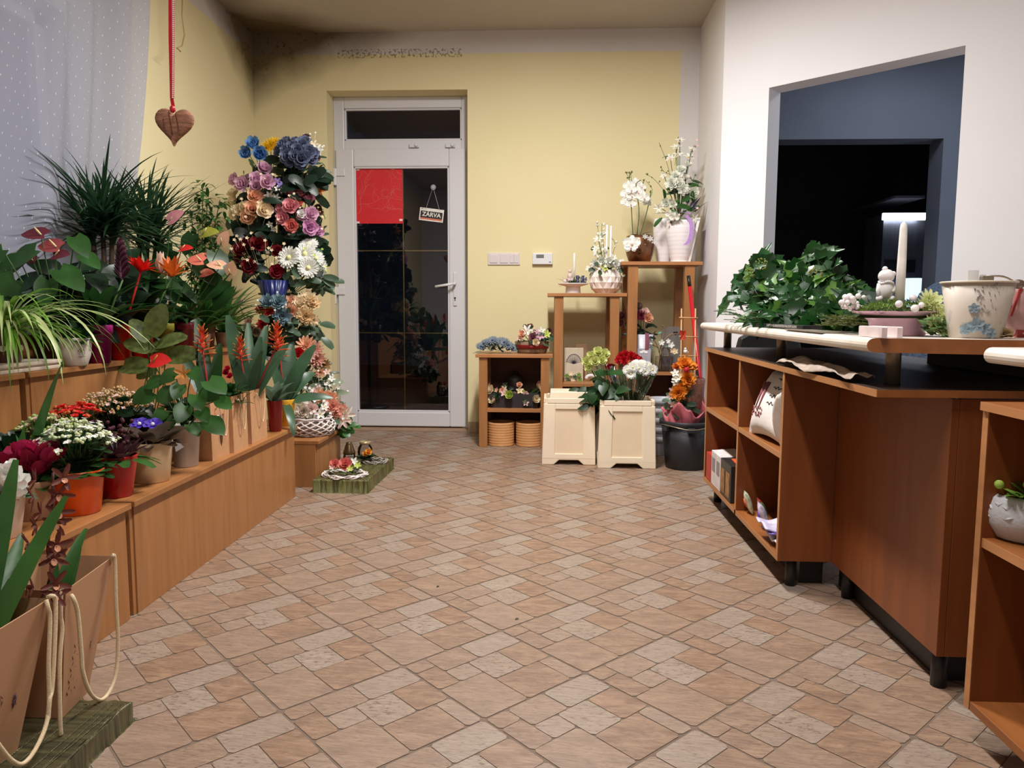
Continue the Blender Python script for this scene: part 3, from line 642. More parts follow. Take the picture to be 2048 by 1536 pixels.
# raised bar: cream stone-look top with a rounded nose, orange end, steel posts
MARB = mat('cream_stone_laminate', (216, 205, 190), .28, var=.10, vs=9, col2=(236, 228, 218))
def bar(label, x0, x1, ynear, ynear2, yfar, zt, th=.033, ends=True, group='raised bar tops'):
    t = thing('bar_top', label, 'counter', ((x0+x1)/2, (ynear+yfar)/2, zt-th), group=group)
    r = th/2; mb = MB(); pr = []
    for k in range(9): a = PI/2+PI*k/8; pr.append((x0+r+r*math.cos(a)*1.0, zt-r+r*math.sin(a)))
    pr = [(x1, zt)]+pr+[(x1, zt-th)]
    n = len(pr); yn = lambda x: ynear+(ynear2-ynear)*(x-x0)/(x1-x0)
    vs = [(x, yn(x)+.0015, z) for x, z in pr]+[(x, yfar, z) for x, z in pr]
    mb.add(vs, [(i, (i+1) % n, n+(i+1) % n, n+i) for i in range(n)]+[tuple(range(n-1,-1,-1)), tuple(range(n, 2*n))])
    obj('slab', mb, MARB, t, smooth=False, world=True)
    if ends:
        vs = [(x, yn(x), z) for x, z in pr]+[(x, yn(x)+.0015, z) for x, z in pr]
        obj('end_band', MB().add(vs, [(i, (i+1) % n, n+(i+1) % n, n+i) for i in range(n)]+[tuple(range(n-1,-1,-1)), tuple(range(n, 2*n))]), CABW, t, smooth=False, world=True)
    return t
bt = bar('long raised bar top with cream stone-look edge, carrying the ivy heap', .728, 1.28, 1.755, 1.60, 3.66, .836)
for x, y in ((.838, 1.865), (.839, 2.751), (.846, 3.60)):
    p = obj('post', MB().lathe([(.0175, .7205), (.0175, .803)], 24, (x, y, 0)), CHROME, bt, world=True)
    obj('post_collar', MB().lathe([(.0185, .7205), (.0185, .7235), (.0178, .7236)], 24, (x, y, 0)), BLACKM, p, world=True)
bt2 = bar('shorter raised bar top with cream stone-look edge, in front of the floral bucket', .735, 1.28, .80, .80, 1.305, .838, .027, ends=False)
obj('post', MB().lathe([(.0175, .717), (.0175, .811)], 24, (1.05, 1.2, 0)), CHROME, bt2, world=True)
# ---- cream plastic flower crates
CRATE = mat('cream_plastic', (236, 220, 194), .4, var=.04, vs=6)
CRATE2 = mat('cream_plastic_recess', (230, 208, 178), .5, var=.05, vs=6)
def crate(label, x0, x1, y0, h, rz=0):
    w = x1-x0; t = thing('flower_bucket', label, 'bucket', ((x0+x1)/2, y0+w*.45, 0), rz, 'cream flower buckets')
    hb = w/2; d = w*.9/2; k = .90   # taper of the body
    mb = MB(); zb = .035; zt = h
    def ringp(s, z, inset=0): return [(-hb*s+inset, -d*s+inset, z), (hb*s-inset, -d*s+inset, z), (hb*s-inset, d*s-inset, z), (-hb*s+inset, d*s-inset, z)]
    o = ringp(.955, zb)+ringp(k, zt)+ringp(k, zt, .008)+ringp(.945, zb+.01, .008)
    f = [(i, (i+1) % 4, 4+(i+1) % 4, 4+i) for i in range(4)]+[(4+i, 4+(i+1) % 4, 8+(i+1) % 4, 8+i) for i in range(4)]+[(8+i, 8+(i+1) % 4, 12+(i+1) % 4, 12+i) for i in range(4)]+[(12, 13, 14, 15), (3, 2, 1, 0)]
    obj('body', MB().add(o, f), CRATE2, t, smooth=False, bevel=.003)
    mb = MB()   # raised frame round each recessed face
    for s in range(4):
        R_ = Matrix.Rotation(s*PI/2, 3, 'Z'); hh, dd = (hb, d) if s % 2 == 0 else (d, hb)
        def P_(u, z, o_=0.0):
            sc_ = .955+(k-.955)*(z-zb)/(zt-zb); return R_ @ V((u*hh*sc_, -dd*sc_-o_, z))
        def strip(u0, u1, z0, z1, u0b=None, u1b=None):
            u0b = u0 if u0b is None else u0b; u1b = u1 if u1b is None else u1b
            a = [P_(u0, z0, .007), P_(u1, z0, .007), P_(u1b, z1, .007), P_(u0b, z1, .007), P_(u0, z0, -.001), P_(u1, z0, -.001), P_(u1b, z1, -.001), P_(u0b, z1, -.001)]
            mb.add(a, [(0,1,2,3), (4,7,6,5), (0,4,5,1), (1,5,6,2), (2,6,7,3), (3,7,4,0)])
        strip(-1.03, -.56, zb, zt-.03); strip(.56, 1.03, zb, zt-.03); strip(-.56, .56, zt*.84, zt-.03); strip(-.56, .56, zb, zb+.03)
        strip(-.90, .90, zt-.028, zt+.002)
    obj('face_frame', mb, CRATE, t, smooth=False, bevel=.003)
    mb = MB()
    for s in range(4):   # foot skirt with a notch in every side
        R_ = Matrix.Rotation(s*PI/2, 3, 'Z'); hh, dd = (hb, d) if s % 2 == 0 else (d, hb)
        pl = [(-hh, 0), (-hh*.56, 0), (-hh*.36, .028), (hh*.36, .028), (hh*.56, 0), (hh, 0), (hh*.98, .058), (-hh*.98, .058)]
        vs = [R_ @ V((x, -dd, z)) for x, z in pl]+[R_ @ V((x, -dd+.012, z)) for x, z in pl]
        mb.add(vs, [tuple(range(8)), tuple(range(15, 7, -1))]+[(i, 8+i, 8+(i+1) % 8, (i+1) % 8) for i in range(8)])
    obj('foot_skirt', mb, CRATE, t, smooth=False, bevel=.004)
    return t
ca = crate('empty cream plastic flower bucket with a second one nested in its mouth', -.033, .276, 4.281, .385)
mb = MB(); mb.add([(-.115,-.10,.375), (.115,-.10,.375), (.115,.10,.375), (-.115,.10,.375), (-.108,-.095,.42), (.108,-.095,.42), (.108,.095,.42), (-.108,.095,.42)], [(0,1,5,4), (1,2,6,5), (2,3,7,6), (3,0,4,7), (4,5,6,7)])
obj('inner_bucket', mb, CRATE, ca, smooth=False, bevel=.003)
cb = crate('cream plastic flower bucket full of cut roses and white gerberas', .284, .611, 4.20, .385)
# ---- stack of grey pots, black bucket, broom handle
GREYP = mat('grey_plastic', (178, 180, 186), .45, var=.05)
pc = at(1318, 912, z=0); pc.y += .07; pc.x = .705
pots = []
for k in range(5):
    if k == 0:
        t = thing('plant_pot', 'light grey plastic pot in the stack behind the cut-flower bucket, lowest', 'pot', (pc.x, pc.y, 0), group='stacked grey pots')
        b = obj('pot_body', MB().lathe([(.066,0), (.068,.002), (.082,.10), (.083,.105), (.079,.105), (.064,.006)], 32), GREYP, t)
        r_ = obj('rim', MB().lathe([(.083,.085), (.090,.085), (.093,.118), (.090,.120), (.084,.118), (.082,.105)], 32), GREYP, t); p0 = (t, b, r_)
    else:
        t = p0[0].copy(); COL.objects.link(t); t.location.z = k*.058
        t['label'] = 'light grey plastic pot in the stack behind the cut-flower bucket, ' + ['', 'second from below', 'third from below', 'fourth from below', 'topmost and open'][k]
        for c_ in p0[1:]: c2 = c_.copy(); COL.objects.link(c2); c2.parent = t
BUCK = mat('black_rubber', (38, 40, 44), .45, var=.06)
bc = at(1378, 943, z=0); bc.y += .12
t = thing('black_bucket', 'large black builder bucket stuffed with a pink wrap and orange flowers', 'bucket', (bc.x, bc.y, 0))
obj('bucket_body', MB().lathe([(.105,0), (.112,.004), (.142,.27), (.134,.27), (.104,.012)], 40), BUCK, t)
obj('rim', MB().lathe([(.142,.245), (.150,.245), (.152,.272), (.148,.275), (.140,.272), (.136,.262)], 40), BUCK, t)
for k in range(3):
    a = -PI/2+(k-1)*1.0; obj('lug', MB().obox((.155*math.cos(a), .155*math.sin(a), .235), (-.02*math.sin(a), .02*math.cos(a), 0), (.01*math.cos(a), .01*math.sin(a), 0), (0, 0, .014)), BUCK, t, smooth=False, bevel=.003)
obj('wire_handle', MB().tube([(.152*math.cos(a), -.02-.152*abs(math.sin(a)) - .01, .25+.008*math.sin(3*a)) for a in [PI*k/14 for k in range(15)]], .003, 6), CHROME, t)
RED = mat('red_enamel', (188, 26, 40), .3, var=.05)
ht, hb = at(1377, 552, Y=4.78), at(1413, 872, Y=4.52)
t = thing('broom', 'red broom handle with black tip leaning in the corner', 'broom', hb)
hl = hb+(hb-ht).normalized()*.22
obj('handle', MB().tube([ht+(hb-ht)*.07, hl], .0125, 12), RED, t, world=True)
obj('grip', MB().tube([ht, ht+(hb-ht)*.07], .0115, 12), BLACKM, t, world=True)
ht2, hb2 = at(1391, 726, Y=4.6), at(1409, 850, Y=4.5)
t = thing('mop_handle', 'thin black notched rod leaning beside the red broom handle', 'rod', hb2)
mb = MB().tube([ht2, hb2], .006, 8)
for k in range(6): c_ = ht2+(hb2-ht2)*(k/6); mb.box(c_.x-.016, c_.x+.004, c_.y-.005, c_.y+.005, c_.z-.005, c_.z+.005)
obj('rod', mb, BLACKM, t, world=True, smooth=False)
# wooden trellis ladder
t = thing('wooden_trellis', 'small pale wooden trellis ladder in front of the tallest stand', 'trellis', at(1378, 850, Y=4.47))
WOODP = mat('pale_wood', (206, 160, 112), .7, var=.1)
for px in (1363, 1391): obj('upright', MB().tube([at(px, 617, Y=4.5), at(px-2, 850, Y=4.47)], .004, 6), WOODP, t, world=True)
for py in (635, 673, 711, 752): obj('rung', MB().tube([at(1358, py, Y=4.49), at(1396, py+1, Y=4.49)], .003, 6), WOODP, t, world=True)
# ---- wall switch and thermostat
SW = mat('switch_plastic', (216, 206, 204), .3, var=.02)
a, b = at(976, 506, Y=YB), at(1040, 530, Y=YB)
t = thing('light_switch', 'triple white wall switch plate beside the door', 'switch', ((a.x+b.x)/2, YB, b.z))
obj('plate', MB().box(a.x, b.x, YB-.010, YB-.001, b.z, a.z), SW, t, smooth=False, bevel=.003, world=True)
for u0, u1 in ((.06, .30), (.38, .63), (.68, .81), (.82, .95)):
    obj('rocker', MB().box(a.x+(b.x-a.x)*u0, a.x+(b.x-a.x)*u1, YB-.015, YB-.009, b.z+.014, a.z-.010), SW, t, smooth=False, bevel=.002, world=True)
a, b = at(1065, 508, Y=YB), at(1105, 528, Y=YB)
t = thing('thermostat', 'white wall thermostat with a small grey display', 'thermostat', ((a.x+b.x)/2, YB, b.z))
obj('case', MB().box(a.x, b.x, YB-.030, YB-.001, b.z-.004, a.z+.004), WHITE, t, smooth=False, bevel=.004, world=True)
dx = b.x-a.x
obj('display', MB().box(a.x+dx*.19, a.x+dx*.57, YB-.0315, YB-.0298, (a.z+b.z)/2+.005, a.z-.006), mat('lcd', (110, 116, 108), .3), t, smooth=False, world=True)
obj('button', MB().box(a.x+dx*.82, a.x+dx*.93, YB-.033, YB-.0298, b.z+.010, b.z+.015), mat('grey_button', (130, 130, 130), .5), t, smooth=False, world=True)
# ---- red paper and closed sign on the door
RP = mat('red_paper', (206, 30, 40), .5, var=.04)
GY = SY+.028
a, b = at(711, 336, Y=GY), at(806, 447, Y=GY)
t = thing('red_paper_sheet', 'red sheet with fine white crackle lines taped inside the door glass', 'paper', ((a.x+b.x)/2, GY, b.z))
obj('sheet', MB().box(a.x, b.x, GY-.0012, GY-.0002, b.z, a.z), RP, t, smooth=False, world=True)
random.seed(11); mb = MB()
CRK = mat('pink_line', (224, 120, 106), .7)
def crack(p, an, ln, r):
    pts = [p]
    for i in range(ln):
        an += random.uniform(-.55, .55); q_ = pts[-1]+V((math.cos(an)*.017, 0, math.sin(an)*.017))
        if not (a.x+.004 < q_.x < b.x-.004 and b.z+.004 < q_.z < a.z-.004): break
        pts.append(q_)
        if random.random() < .3 and ln > 4: crack(q_, an+random.choice((-1, 1))*1.0, ln//3, r*.7)
    if len(pts) > 1: mb.tube(pts, [r*(1-.6*i/len(pts)) for i in range(len(pts))], 4)
for _ in range(9):
    e = random.random() < .75
    crack(V((random.choice((a.x+.006, b.x-.006)) if e else random.uniform(a.x, b.x), GY-.0015, random.uniform(b.z+.02, a.z-.02))), random.choice((0, PI)) if not e else (0 if random.random() < .5 else PI), random.randint(5, 12), .0011)
for zz in (.16, .34, .52, .8): crack(V((a.x+.006, GY-.0015, b.z+(a.z-b.z)*zz)), .2, 18, .0014); crack(V((b.x-.006, GY-.0015, b.z+(a.z-b.z)*(zz+.08))), PI-.2, 10, .0013)
obj('crackle_print', mb, CRK, t, world=True)
for px, py in ((716, 339), (786, 337), (802, 440), (716, 445)):
    c_ = at(px, py, Y=GY); obj('tape_piece', MB().box(c_.x-.012, c_.x+.012, GY-.0022, GY-.0013, c_.z-.007, c_.z+.007), mat('tape', (226, 216, 206), .4), t, smooth=False, world=True)
SGY = GY-.012
pt = at(866, 374, Y=SGY); cs = at(863, 430, Y=SGY)
t = thing('closed_sign', 'small black and white hanging shop sign reading closed, below a suction cup', 'sign', cs)
sa = math.radians(-7)
ux, uz = V((math.cos(sa), 0, math.sin(sa))), V((-math.sin(sa), 0, math.cos(sa)))
hw, hh = .089, .046
SBW, SBK, SOR = mat('sign_white', (228, 222, 214), .5), mat('sign_black', (24, 22, 22), .5), mat('sign_orange', (206, 112, 84), .5)
obj('board', MB().obox(cs, ux*hw, V((0, .0015, 0)), uz*hh), SBW, t, smooth=False, bevel=.0008, world=True)
obj('black_panel', MB().obox(cs+uz*-.006+V((0, -.0017, 0)), ux*(hw-.008), V((0, .0003, 0)), uz*(hh*.66)), SBK, t, smooth=False, world=True)
obj('orange_stripe', MB().obox(cs-uz*.031+V((0, -.0021, 0)), ux*(hw-.008), V((0, .0003, 0)), uz*.006), SOR, t, smooth=False, world=True)
text('ZÁRVA', .043, SBW, t, cs+uz*.0+V((0, -.0024, 0)), (PI/2, -sa, 0), bold=.0009)
mb = MB()
for k, (w_, h_) in enumerate(((.006, .005), (.003, .003), (.004, .002), (.003, .004))): mb.obox(cs+ux*(-.074+k*.009)+uz*.038+V((0, -.0018, 0)), ux*w_*.6, V((0, .0003, 0)), uz*h_*.6)
obj('small_logo', mb, SBK, t, smooth=False, world=True)
obj('cord', MB().tube([cs-ux*.045+uz*.040+V((0, -.003, 0)), pt, cs+ux*.055+uz*.040+V((0, -.003, 0))], .0013, 6), SBW, t, world=True)
mb = MB().lathe([(.0,-.004), (.008,-.004), (.010, .0), (.020,.008), (.020,.010), (.0, .010)], 20); mb.v = [V((v.x, v.z, v.y)) for v in mb.v]
o = obj('suction_cup', mb, mat('clear_plastic', (210, 215, 220), .1, spec=.8, alpha=.5), t); o.location = pt-rootloc(t)+V((0, .003, 0))
# ---- hanging heart, ribbons
HY = 2.35
hc = at(349, 254, Y=HY)
t = thing('hanging_heart', 'brown bark-wrapped heart hanging from a red checked ribbon by the curtain', 'heart', hc)
mb = MB(); nu, nv = 36, 12; R0 = .062
def hfn(u, v):
    a = 2*PI*u; x = 16*math.sin(a)**3/16; z = (13*math.cos(a)-5*math.cos(2*a)-2*math.cos(3*a)-math.cos(4*a))/16
    ph = (v-.5)*PI; s_ = math.cos(ph)**.55 if abs(v-.5) < .4999 else 0
    return V((x*R0*s_, .020*math.sin(ph), (z*R0*1.02+.008)*s_-.0))
mb.grid(nu, nv, hfn)
sk = Matrix.Rotation(math.radians(4), 3, 'Y'); mb.v = [sk @ v for v in mb.v]
BARKH = mat('wound_bark', (146, 100, 76), .9, var=.35, vs=30, bump=.9, bs=90, stretch=(1, 1, 5))
obj('heart_body', mb, BARKH, t)
mb = MB()
for k in range(5):
    u_ = -.045+k*.022; pts = [V((u_+.02*s_-.008, -.0215-.0*s_, .045-.10*s_+.0)) for s_ in (0, .25, .5, .75)]
    pts = [sk @ p for p in pts if abs(p.x)*1.1+abs(p.z+.0)*.55 < .052]
    if len(pts) < 2: continue
    pts = [p for p in pts]; mb.tube(pts, .0009, 5)
obj('twine', mb, mat('dark_twine', (92, 52, 40), .9), t)
obj('bead', MB().ball((.004, -.016, .050), .0085, sc=(1, 1, 1.35), seg=14, ring=9), RED, t)
def ribbon(mb, pts, w, th=.0006, mi=0, n=V((0, -1, 0))):
    for i in range(len(pts)-1):
        a_, b_ = V(pts[i]), V(pts[i+1]); d_ = (b_-a_).normalized(); s_ = d_.cross(n).normalized()*w/2
        mb.obox((a_+b_)/2, (b_-a_)/2, s_, n*th, mi)
top = at(341, -40, Y=HY)-hc
mb = MB(); ribbon(mb, [(.0, -.002, .058), (-.004, -.002, .085), (-.004+(top.x)*.5, -.002, .085+(top.z-.085)*.5), top+V((.0, -.002, 0))], .011)
obj('red_ribbon', mb, mat('red_ribbon', (182, 20, 36), .55), t, smooth=False)
mb = MB(); m_chk = mat('white_stitch', (238, 214, 208), .6)
p0_, p1_ = V((.0005, -.0035, .085)), top+V((.012, -.0035, 0))
mr = MB(); ribbon(mr, [p0_, p1_], .0075); obj('checked_ribbon', mr, mat('red_ribbon2', (186, 32, 44), .55), t, smooth=False)
for k in range(60):
    c_ = p0_+(p1_-p0_)*(k+.5)/60; mb.box(c_.x-.0028, c_.x+.0028, c_.y-.0012, c_.y-.0006, c_.z-.0021, c_.z+.0019)
obj('stitch', mb, m_chk, t, smooth=False)
wt = at(366, -30, X=-1.95); wb = at(358, 97, X=-1.95)
mb = MB().tube([wt, at(364, 30, X=-1.95), at(369, 70, X=-1.95), at(364, 92, X=-1.95), at(354, 96, X=-1.95), at(361, 103, X=-1.95)], .0035, 8)
solo('gold_cord_loop', mb, mat('gold_cord', (180, 150, 90), .6), 'thin gold cord with a curled end hanging beside the heart', 'cord')
# ---- lit cabinet and self-glowing roll in the dark back room
LY = 7.2
def bx(px0, px1, py0, py1, Y, d): a_, b_ = at(px0, py0, Y=Y), at(px1, py1, Y=Y); return (a_.x, b_.x, Y, Y+d, b_.z, a_.z)
STEEL = mat('brushed_sheet_steel', (120, 122, 130), .35, metal=.7, var=.15, vs=5, stretch=(12, 1, .6))
t = thing('cooler_cabinet', 'steel cabinet with a bright white light strip along its top in the dark back room', 'cabinet', ((at(1809, 500, Y=LY).x), LY, 0))
x0, x1, _, _, z0, z1 = bx(1768, 1850, 428, 600, LY, .3)
obj('cabinet_body', MB().box(x0, x1, LY, LY+.4, 0, z1), STEEL, t, smooth=False, world=True)
EM = mat('cold_light', (228, 236, 255), .5, emit=9)
l0 = bx(1766, 1852, 426, 440, LY-.10, .02)
obj('light_strip', MB().box(*l0), EM, t, smooth=False, bevel=.004, world=True)
a_ = bx(1770, 1830, 520, 545, LY-.02, .02); obj('oven_panel', MB().box(*a_), BLACKM, t, smooth=False, world=True)
c_ = at(1824, 570, Y=6.9)
t = thing('self_glow_roll', 'white-blue paper roll with its light put in as glow, standing in the dark back room', 'paper roll', (c_.x, 6.9, .75))
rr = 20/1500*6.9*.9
obj('roll', MB().lathe([(rr*.86, 0), (rr, .42), (rr*.9, .43), (0, .43)], 28), mat('paper_added_glow', (190, 214, 255), .6, emit=1.6), t)  # emission stands in for light falling on the white paper
t = thing('back_room_table', 'dark table standing in the unlit back room', 'table', (c_.x, 6.9, 0))
obj('tabletop', MB().box(-.5, .5, -.3, .25, .72, .75), DARK2, t, smooth=False)
for sx in (-.45, .42):
    for sy in (-.27, .2): obj('leg', MB().box(sx, sx+.03, sy, sy+.03, 0, .72), DARK2, t, smooth=False)
a_ = bx(1790, 1850, 391, 396, 7.15, .25)
t = thing('wall_shelf', 'dim grey shelf edge above the lit cabinet in the back room', 'shelf', ((a_[0]+a_[1])/2, 7.2, a_[4]))
obj('board', MB().box(a_[0], a_[1], 7.15, 8.3, a_[4], a_[5]), mat('grey_shelf', (84, 84, 92), .5), t, smooth=False, world=True)
# speckled blue sack between the cabinet and the white wall
c_ = at(1876, 600, Y=4.6)
mb = MB().lathe([(.20, 0), (.22, .3), (.20, .8), (.13, 1.0), (.05, 1.06), (0, 1.07)], 28, wob=lambda a, t_: 1+.04*math.sin(a*5+t_*6))
s_ = solo('coat_sack', mb, mat('speckled_blue_fabric', (70, 84, 106), .9, var=.5, vs=70, bump=.4), 'speckled blue-grey fabric bundle standing inside the wall opening', 'bundle')
s_.location = (2.35, 4.62, 0)
# ================================================================ LIVE PLANTS ON THE STEPS
def back(px, py, z, r):
    """centre of a round base whose nearest edge is seen at this pixel on the plane z"""
    p = at(px, py, z=z); d = V((p.x, p.y, 0)).normalized(); return p+d*r
def potgeo(x0, x1, yt, yb, z):
    """pot from its picture width at the rim, rim height and base height"""
    px = (x0+x1)/2; p = at(px, yb, z=z); w = (at(x1, yb, Y=p.y)-at(x0, yb, Y=p.y)).length
    r = w/2; c = back(px, yb, z, r*.8); r *= c.y/p.y; h = (at(px, yt, Y=p.y).z-z)*1.0
    return c, r, h
def add_pot(t, R, H, m, r2=.74, style='plain', soil=True, wall=.005):
    if style == 'rim': pr = [(R*r2, 0), (R*.93, H*.76), (R*1.0, H*.765), (R, H*.985), (R*.98, H), (R-wall, H*.99), (R-wall, H*.8), (R*.85, H*.78)]
    elif style == 'round': pr = [(R*r2*.86, 0), (R*r2*.97, H*.04), (R*.93, H*.38), (R*1.0, H*.72), (R, H*.97), (R*.985, H), (R-wall, H*.98), (R*.9, H*.78)]
    else: pr = [(R*r2*.94, 0), (R*r2*.99, H*.02), (R*.985, H*.93), (R, H*.985), (R*.99, H), (R-wall, H*.99), (R*.93, H*.8)]
    o = obj('pot', MB().lathe(pr, 40), m, t)
    if soil: obj('soil', MB().lathe([(R*.93, H*.83), (R*.5, H*.87), (0, H*.88)], 24), SOIL, t)
    return o
def plant(name, label, cat, x0, x1, yt, yb, z, pm, r2=.74, style='plain', group=None):
    c, R, H = potgeo(x0, x1, yt, yb, z); t = thing(name, label, cat, c, group=group); add_pot(t, R, H, pm, r2, style); return t, R, H
def glaze(n, c, rough=.25, **k): return mat(n, c, rough, var=.05, vs=8, spec=.5, **k)
def kalanchoe(t, R, H, top, spread, mf, mbud, n=46, flat=.5, lead=G_DARK, open_=.4, blob=.0065):
    """succulent leaves below, a broad head of tiny flowers and buds above"""
    mb = MB()
    for k in range(46):
        a = random.uniform(0, 2*PI); zz = random.uniform(H*.8, top*.86); r = R*.3
        leaf(mb, (r*math.cos(a), r*math.sin(a), zz), a, random.uniform(-.1, .7), spread*random.uniform(.5, .95), spread*.55, .5, 5, 'petal', .1)
    obj('foliage', mb, lead, t)
    ms, mf_, mbd = MB(), MB(), MB()
    for k in range(n):
        a = k*2.4; r = spread*math.sqrt((k+.5)/n)*random.uniform(.92, 1.05); zc = top-(r/spread)**2*spread*flat+random.uniform(-.008, .008)
        c = V((r*math.cos(a), r*math.sin(a), zc)); mf_.tube([(c.x*.15, c.y*.15, zc*.55), c], .0014, 4, 1, cap=False); mbd.tube([(c.x*.15, c.y*.15, zc*.55), c], .0012, 4, 1, cap=False)
        for q_ in range(5):
            c2 = c+V((random.uniform(-1, 1), random.uniform(-1, 1), random.uniform(-.4, .6)))*spread*.10
            if random.random() < open_: starflower(mf_, c2, V((c2.x*.8, c2.y*.8, .12)), blob*1.25, 0, 4, .9)
            else: mbd.ball(c2, blob*random.uniform(.55, .85), 0, 6, 4)
    obj('flower_head', mf_, [mf, G_STEM], t)
    obj('bud_cluster', mbd, [mbud, G_STEM], t)
random.seed(20)
ORANGE = glaze('orange_glaze', (222, 84, 10)); REDG = glaze('red_glaze', (176, 22, 22)); CREAMG = glaze('cream_glaze', (214, 188, 148), .35); YELG = glaze('yellow_glaze', (226, 164, 44))
MAG = glaze('magenta_glaze', (138, 8, 92)); OLIVE = glaze('olive_glaze', (124, 120, 34)); BURG = glaze('burgundy_glaze', (122, 24, 44), .3); DRED = glaze('dark_red_glaze', (120, 14, 16)); WHITEG = glaze('white_glaze', (222, 212, 202), .3); BEIGE = glaze('beige_glaze', (176, 142, 112), .4); BROWNG = glaze('brown_glaze', (84, 44, 32), .3)
WHITE_P, CREAM_P, PINK_P, PALE_PINK = petal('white', (236, 236, 228)), petal('cream', (240, 218, 184)), petal('pink', (222, 146, 152)), petal('pale_pink', (232, 196, 190))
RED_P, DKRED_P, ORANGE_P, YEL_P, LILAC_P, MAGENTA_P = petal('red', (206, 30, 26)), petal('dark_red', (112, 14, 26)), petal('orange', (226, 96, 36)), petal('yellow', (228, 184, 36)), petal('lilac', (212, 170, 192)), petal('magenta', (158, 20, 70))
BLUE_P, SLATE_P, TEAL_P, PEACH_P, CORAL_P, ROSEPINK_P = petal('blue', (104, 146, 192)), petal('slate_blue', (104, 112, 138)), petal('teal', (124, 150, 160)), petal('peach', (232, 176, 144)), petal('coral', (220, 116, 96)), petal('rose_pink', (222, 148, 156))
BUDG = petal('green_bud', (176, 196, 120)); BUDW = petal('white_green_bud', (212, 222, 176)); BUDP = petal('pinkish_bud', (206, 176, 128)); VIOLET_P = petal('violet', (74, 48, 168))
LIME_P = petal('lime', (196, 212, 110)); BURG_P = petal('burgundy', (72, 20, 34)); BURNT_P = petal('burnt_orange', (196, 108, 44)); MAUVE_P = petal('mauve', (150, 96, 110))
# -- front row on the low benches
t, R, H = plant('potted_kalanchoe', 'white-green kalanchoe in full bloom in a bright orange pot', 'potted plant', 113, 207, 945, 1033, BT, ORANGE, .80)
kalanchoe(t, R, H, H+.125, .098, WHITE_P, BUDW, 60, .55, open_=.35)
mb = MB()
for a in (-.3, -1.0, -1.9, -2.5): leaf(mb, (0, 0, H*.95), a, .25, R*1.25, .07, .8, 6, 'petal', .1)
obj('rim_leaves', mb, G_MID, t)
t, R, H = plant('purple_leaf_plant', 'dark purple-leaved plant in a deep red pot between the orange and cream pots', 'potted plant', 199, 274, 915, 998, BT, REDG, .72)
mb = MB(); bump_tuft(mb, (0, 0, H*.9), R*.8, 34, .08, .03, el=(.2, 1.4)); obj('foliage', mb, leafmat('purple_leaf', (64, 34, 40)), t)
mb = MB(); bump_tuft(mb, (0, 0, H*.9), R*.9, 16, .10, .04, el=(-.2, .6), prof='petal'); obj('lower_leaves', mb, G_MID, t)
mb = MB()
for k in range(26):
    p_b = V((random.uniform(-.05, .05), random.uniform(-.05, .05), H+random.uniform(.03, .11))); mb.ball(p_b, .007, 0, 6, 4); mb.tube([(0, 0, H*.9), p_b], .001, 4, cap=False)
obj('dark_berries', mb, BURG_P, t)
t, R, H = plant('potted_violet', 'small violet-blue flowering plant in a cream pot', 'potted plant', 265, 345, 887, 968, BT, CREAMG, .80)
mb = MB(); bump_tuft(mb, (0, 0, H*.9), R*.6, 26, .10, .05, el=(.1, .9), prof='petal'); obj('foliage', mb, leafmat('bronze_leaf', (74, 58, 46)), t)
for dx_, dy_ in ((-.022, -.02), (.024, -.025)):
    mb = MB(); c_ = V((dx_+.0, dy_, H+.055)); n_ = V((.1, -.5, 1))
    ring_petals(mb, c_, n_, .02, 5, .030, .030, .15, .1, 0); mb.ball(c_+V((0, -.002, .004)), .006, 1, 8, 5)
    obj('flower', mb, [VIOLET_P, WHITE_P], t)
SILV = mat('zinc_pail', (172, 162, 154), .38, metal=.35, var=.10, vs=12)
c, R, H = potgeo(343, 403, 850, 936, BT)
t = thing('potted_anthurium', 'heart-leaved plant with one red spathe in a zinc pail with torn white label', 'potted plant', c)
obj('pot', MB().lathe([(R*.72, 0), (R*.74, .003), (R*.92, H*.86), (R*.95, H*.87), (R*.97, H*.95), (R*1.02, H), (R*.97, H*.99), (R*.9, H*.8)], 36), SILV, t)
obj('soil', MB().lathe([(R*.9, H*.84), (0, H*.88)], 24), SOIL, t)
mb = MB(); mb.add([(-.012, -R*.86, H*.38), (.018, -R*.87, H*.50), (-.004, -R*.90, H*.66), (-.016, -R*.89, H*.58)], [(0, 1, 2, 3)]); obj('torn_label', mb, WHITE, t, smooth=False)
mb, ms = MB(), MB()
for px, py, s_, az in ((305, 785, .075, 3.3), (418, 762, .085, -.2), (392, 790, .07, -1.2), (345, 782, .065, -2.2), (415, 842, .085, -.4), (350, 745, .06, 2.2), (330, 822, .055, -2), (370, 812, .07, -1.6), (438, 800, .06, -.1), (385, 738, .055, 1.2), (322, 760, .06, 3), (400, 820, .06, -1), (360, 770, .06, -1.6), (380, 850, .06, -.8), (345, 840, .06, -2.4)):
    p = at(px, py, Y=c.y-.04)-c; ms.tube([(0, 0, H*.8), (p.x*.5, p.y*.5, (H+p.z)*.55), p], .002, 5, cap=False)
    leafn(mb, p, V((math.cos(az)*.8, -.35, -.35)), facing(p+t.location, .5, .25), s_, s_*.9, .3, 6, 'heart', .18)
obj('stems', ms, G_STEM, t); obj('foliage', mb, G_MID, t)
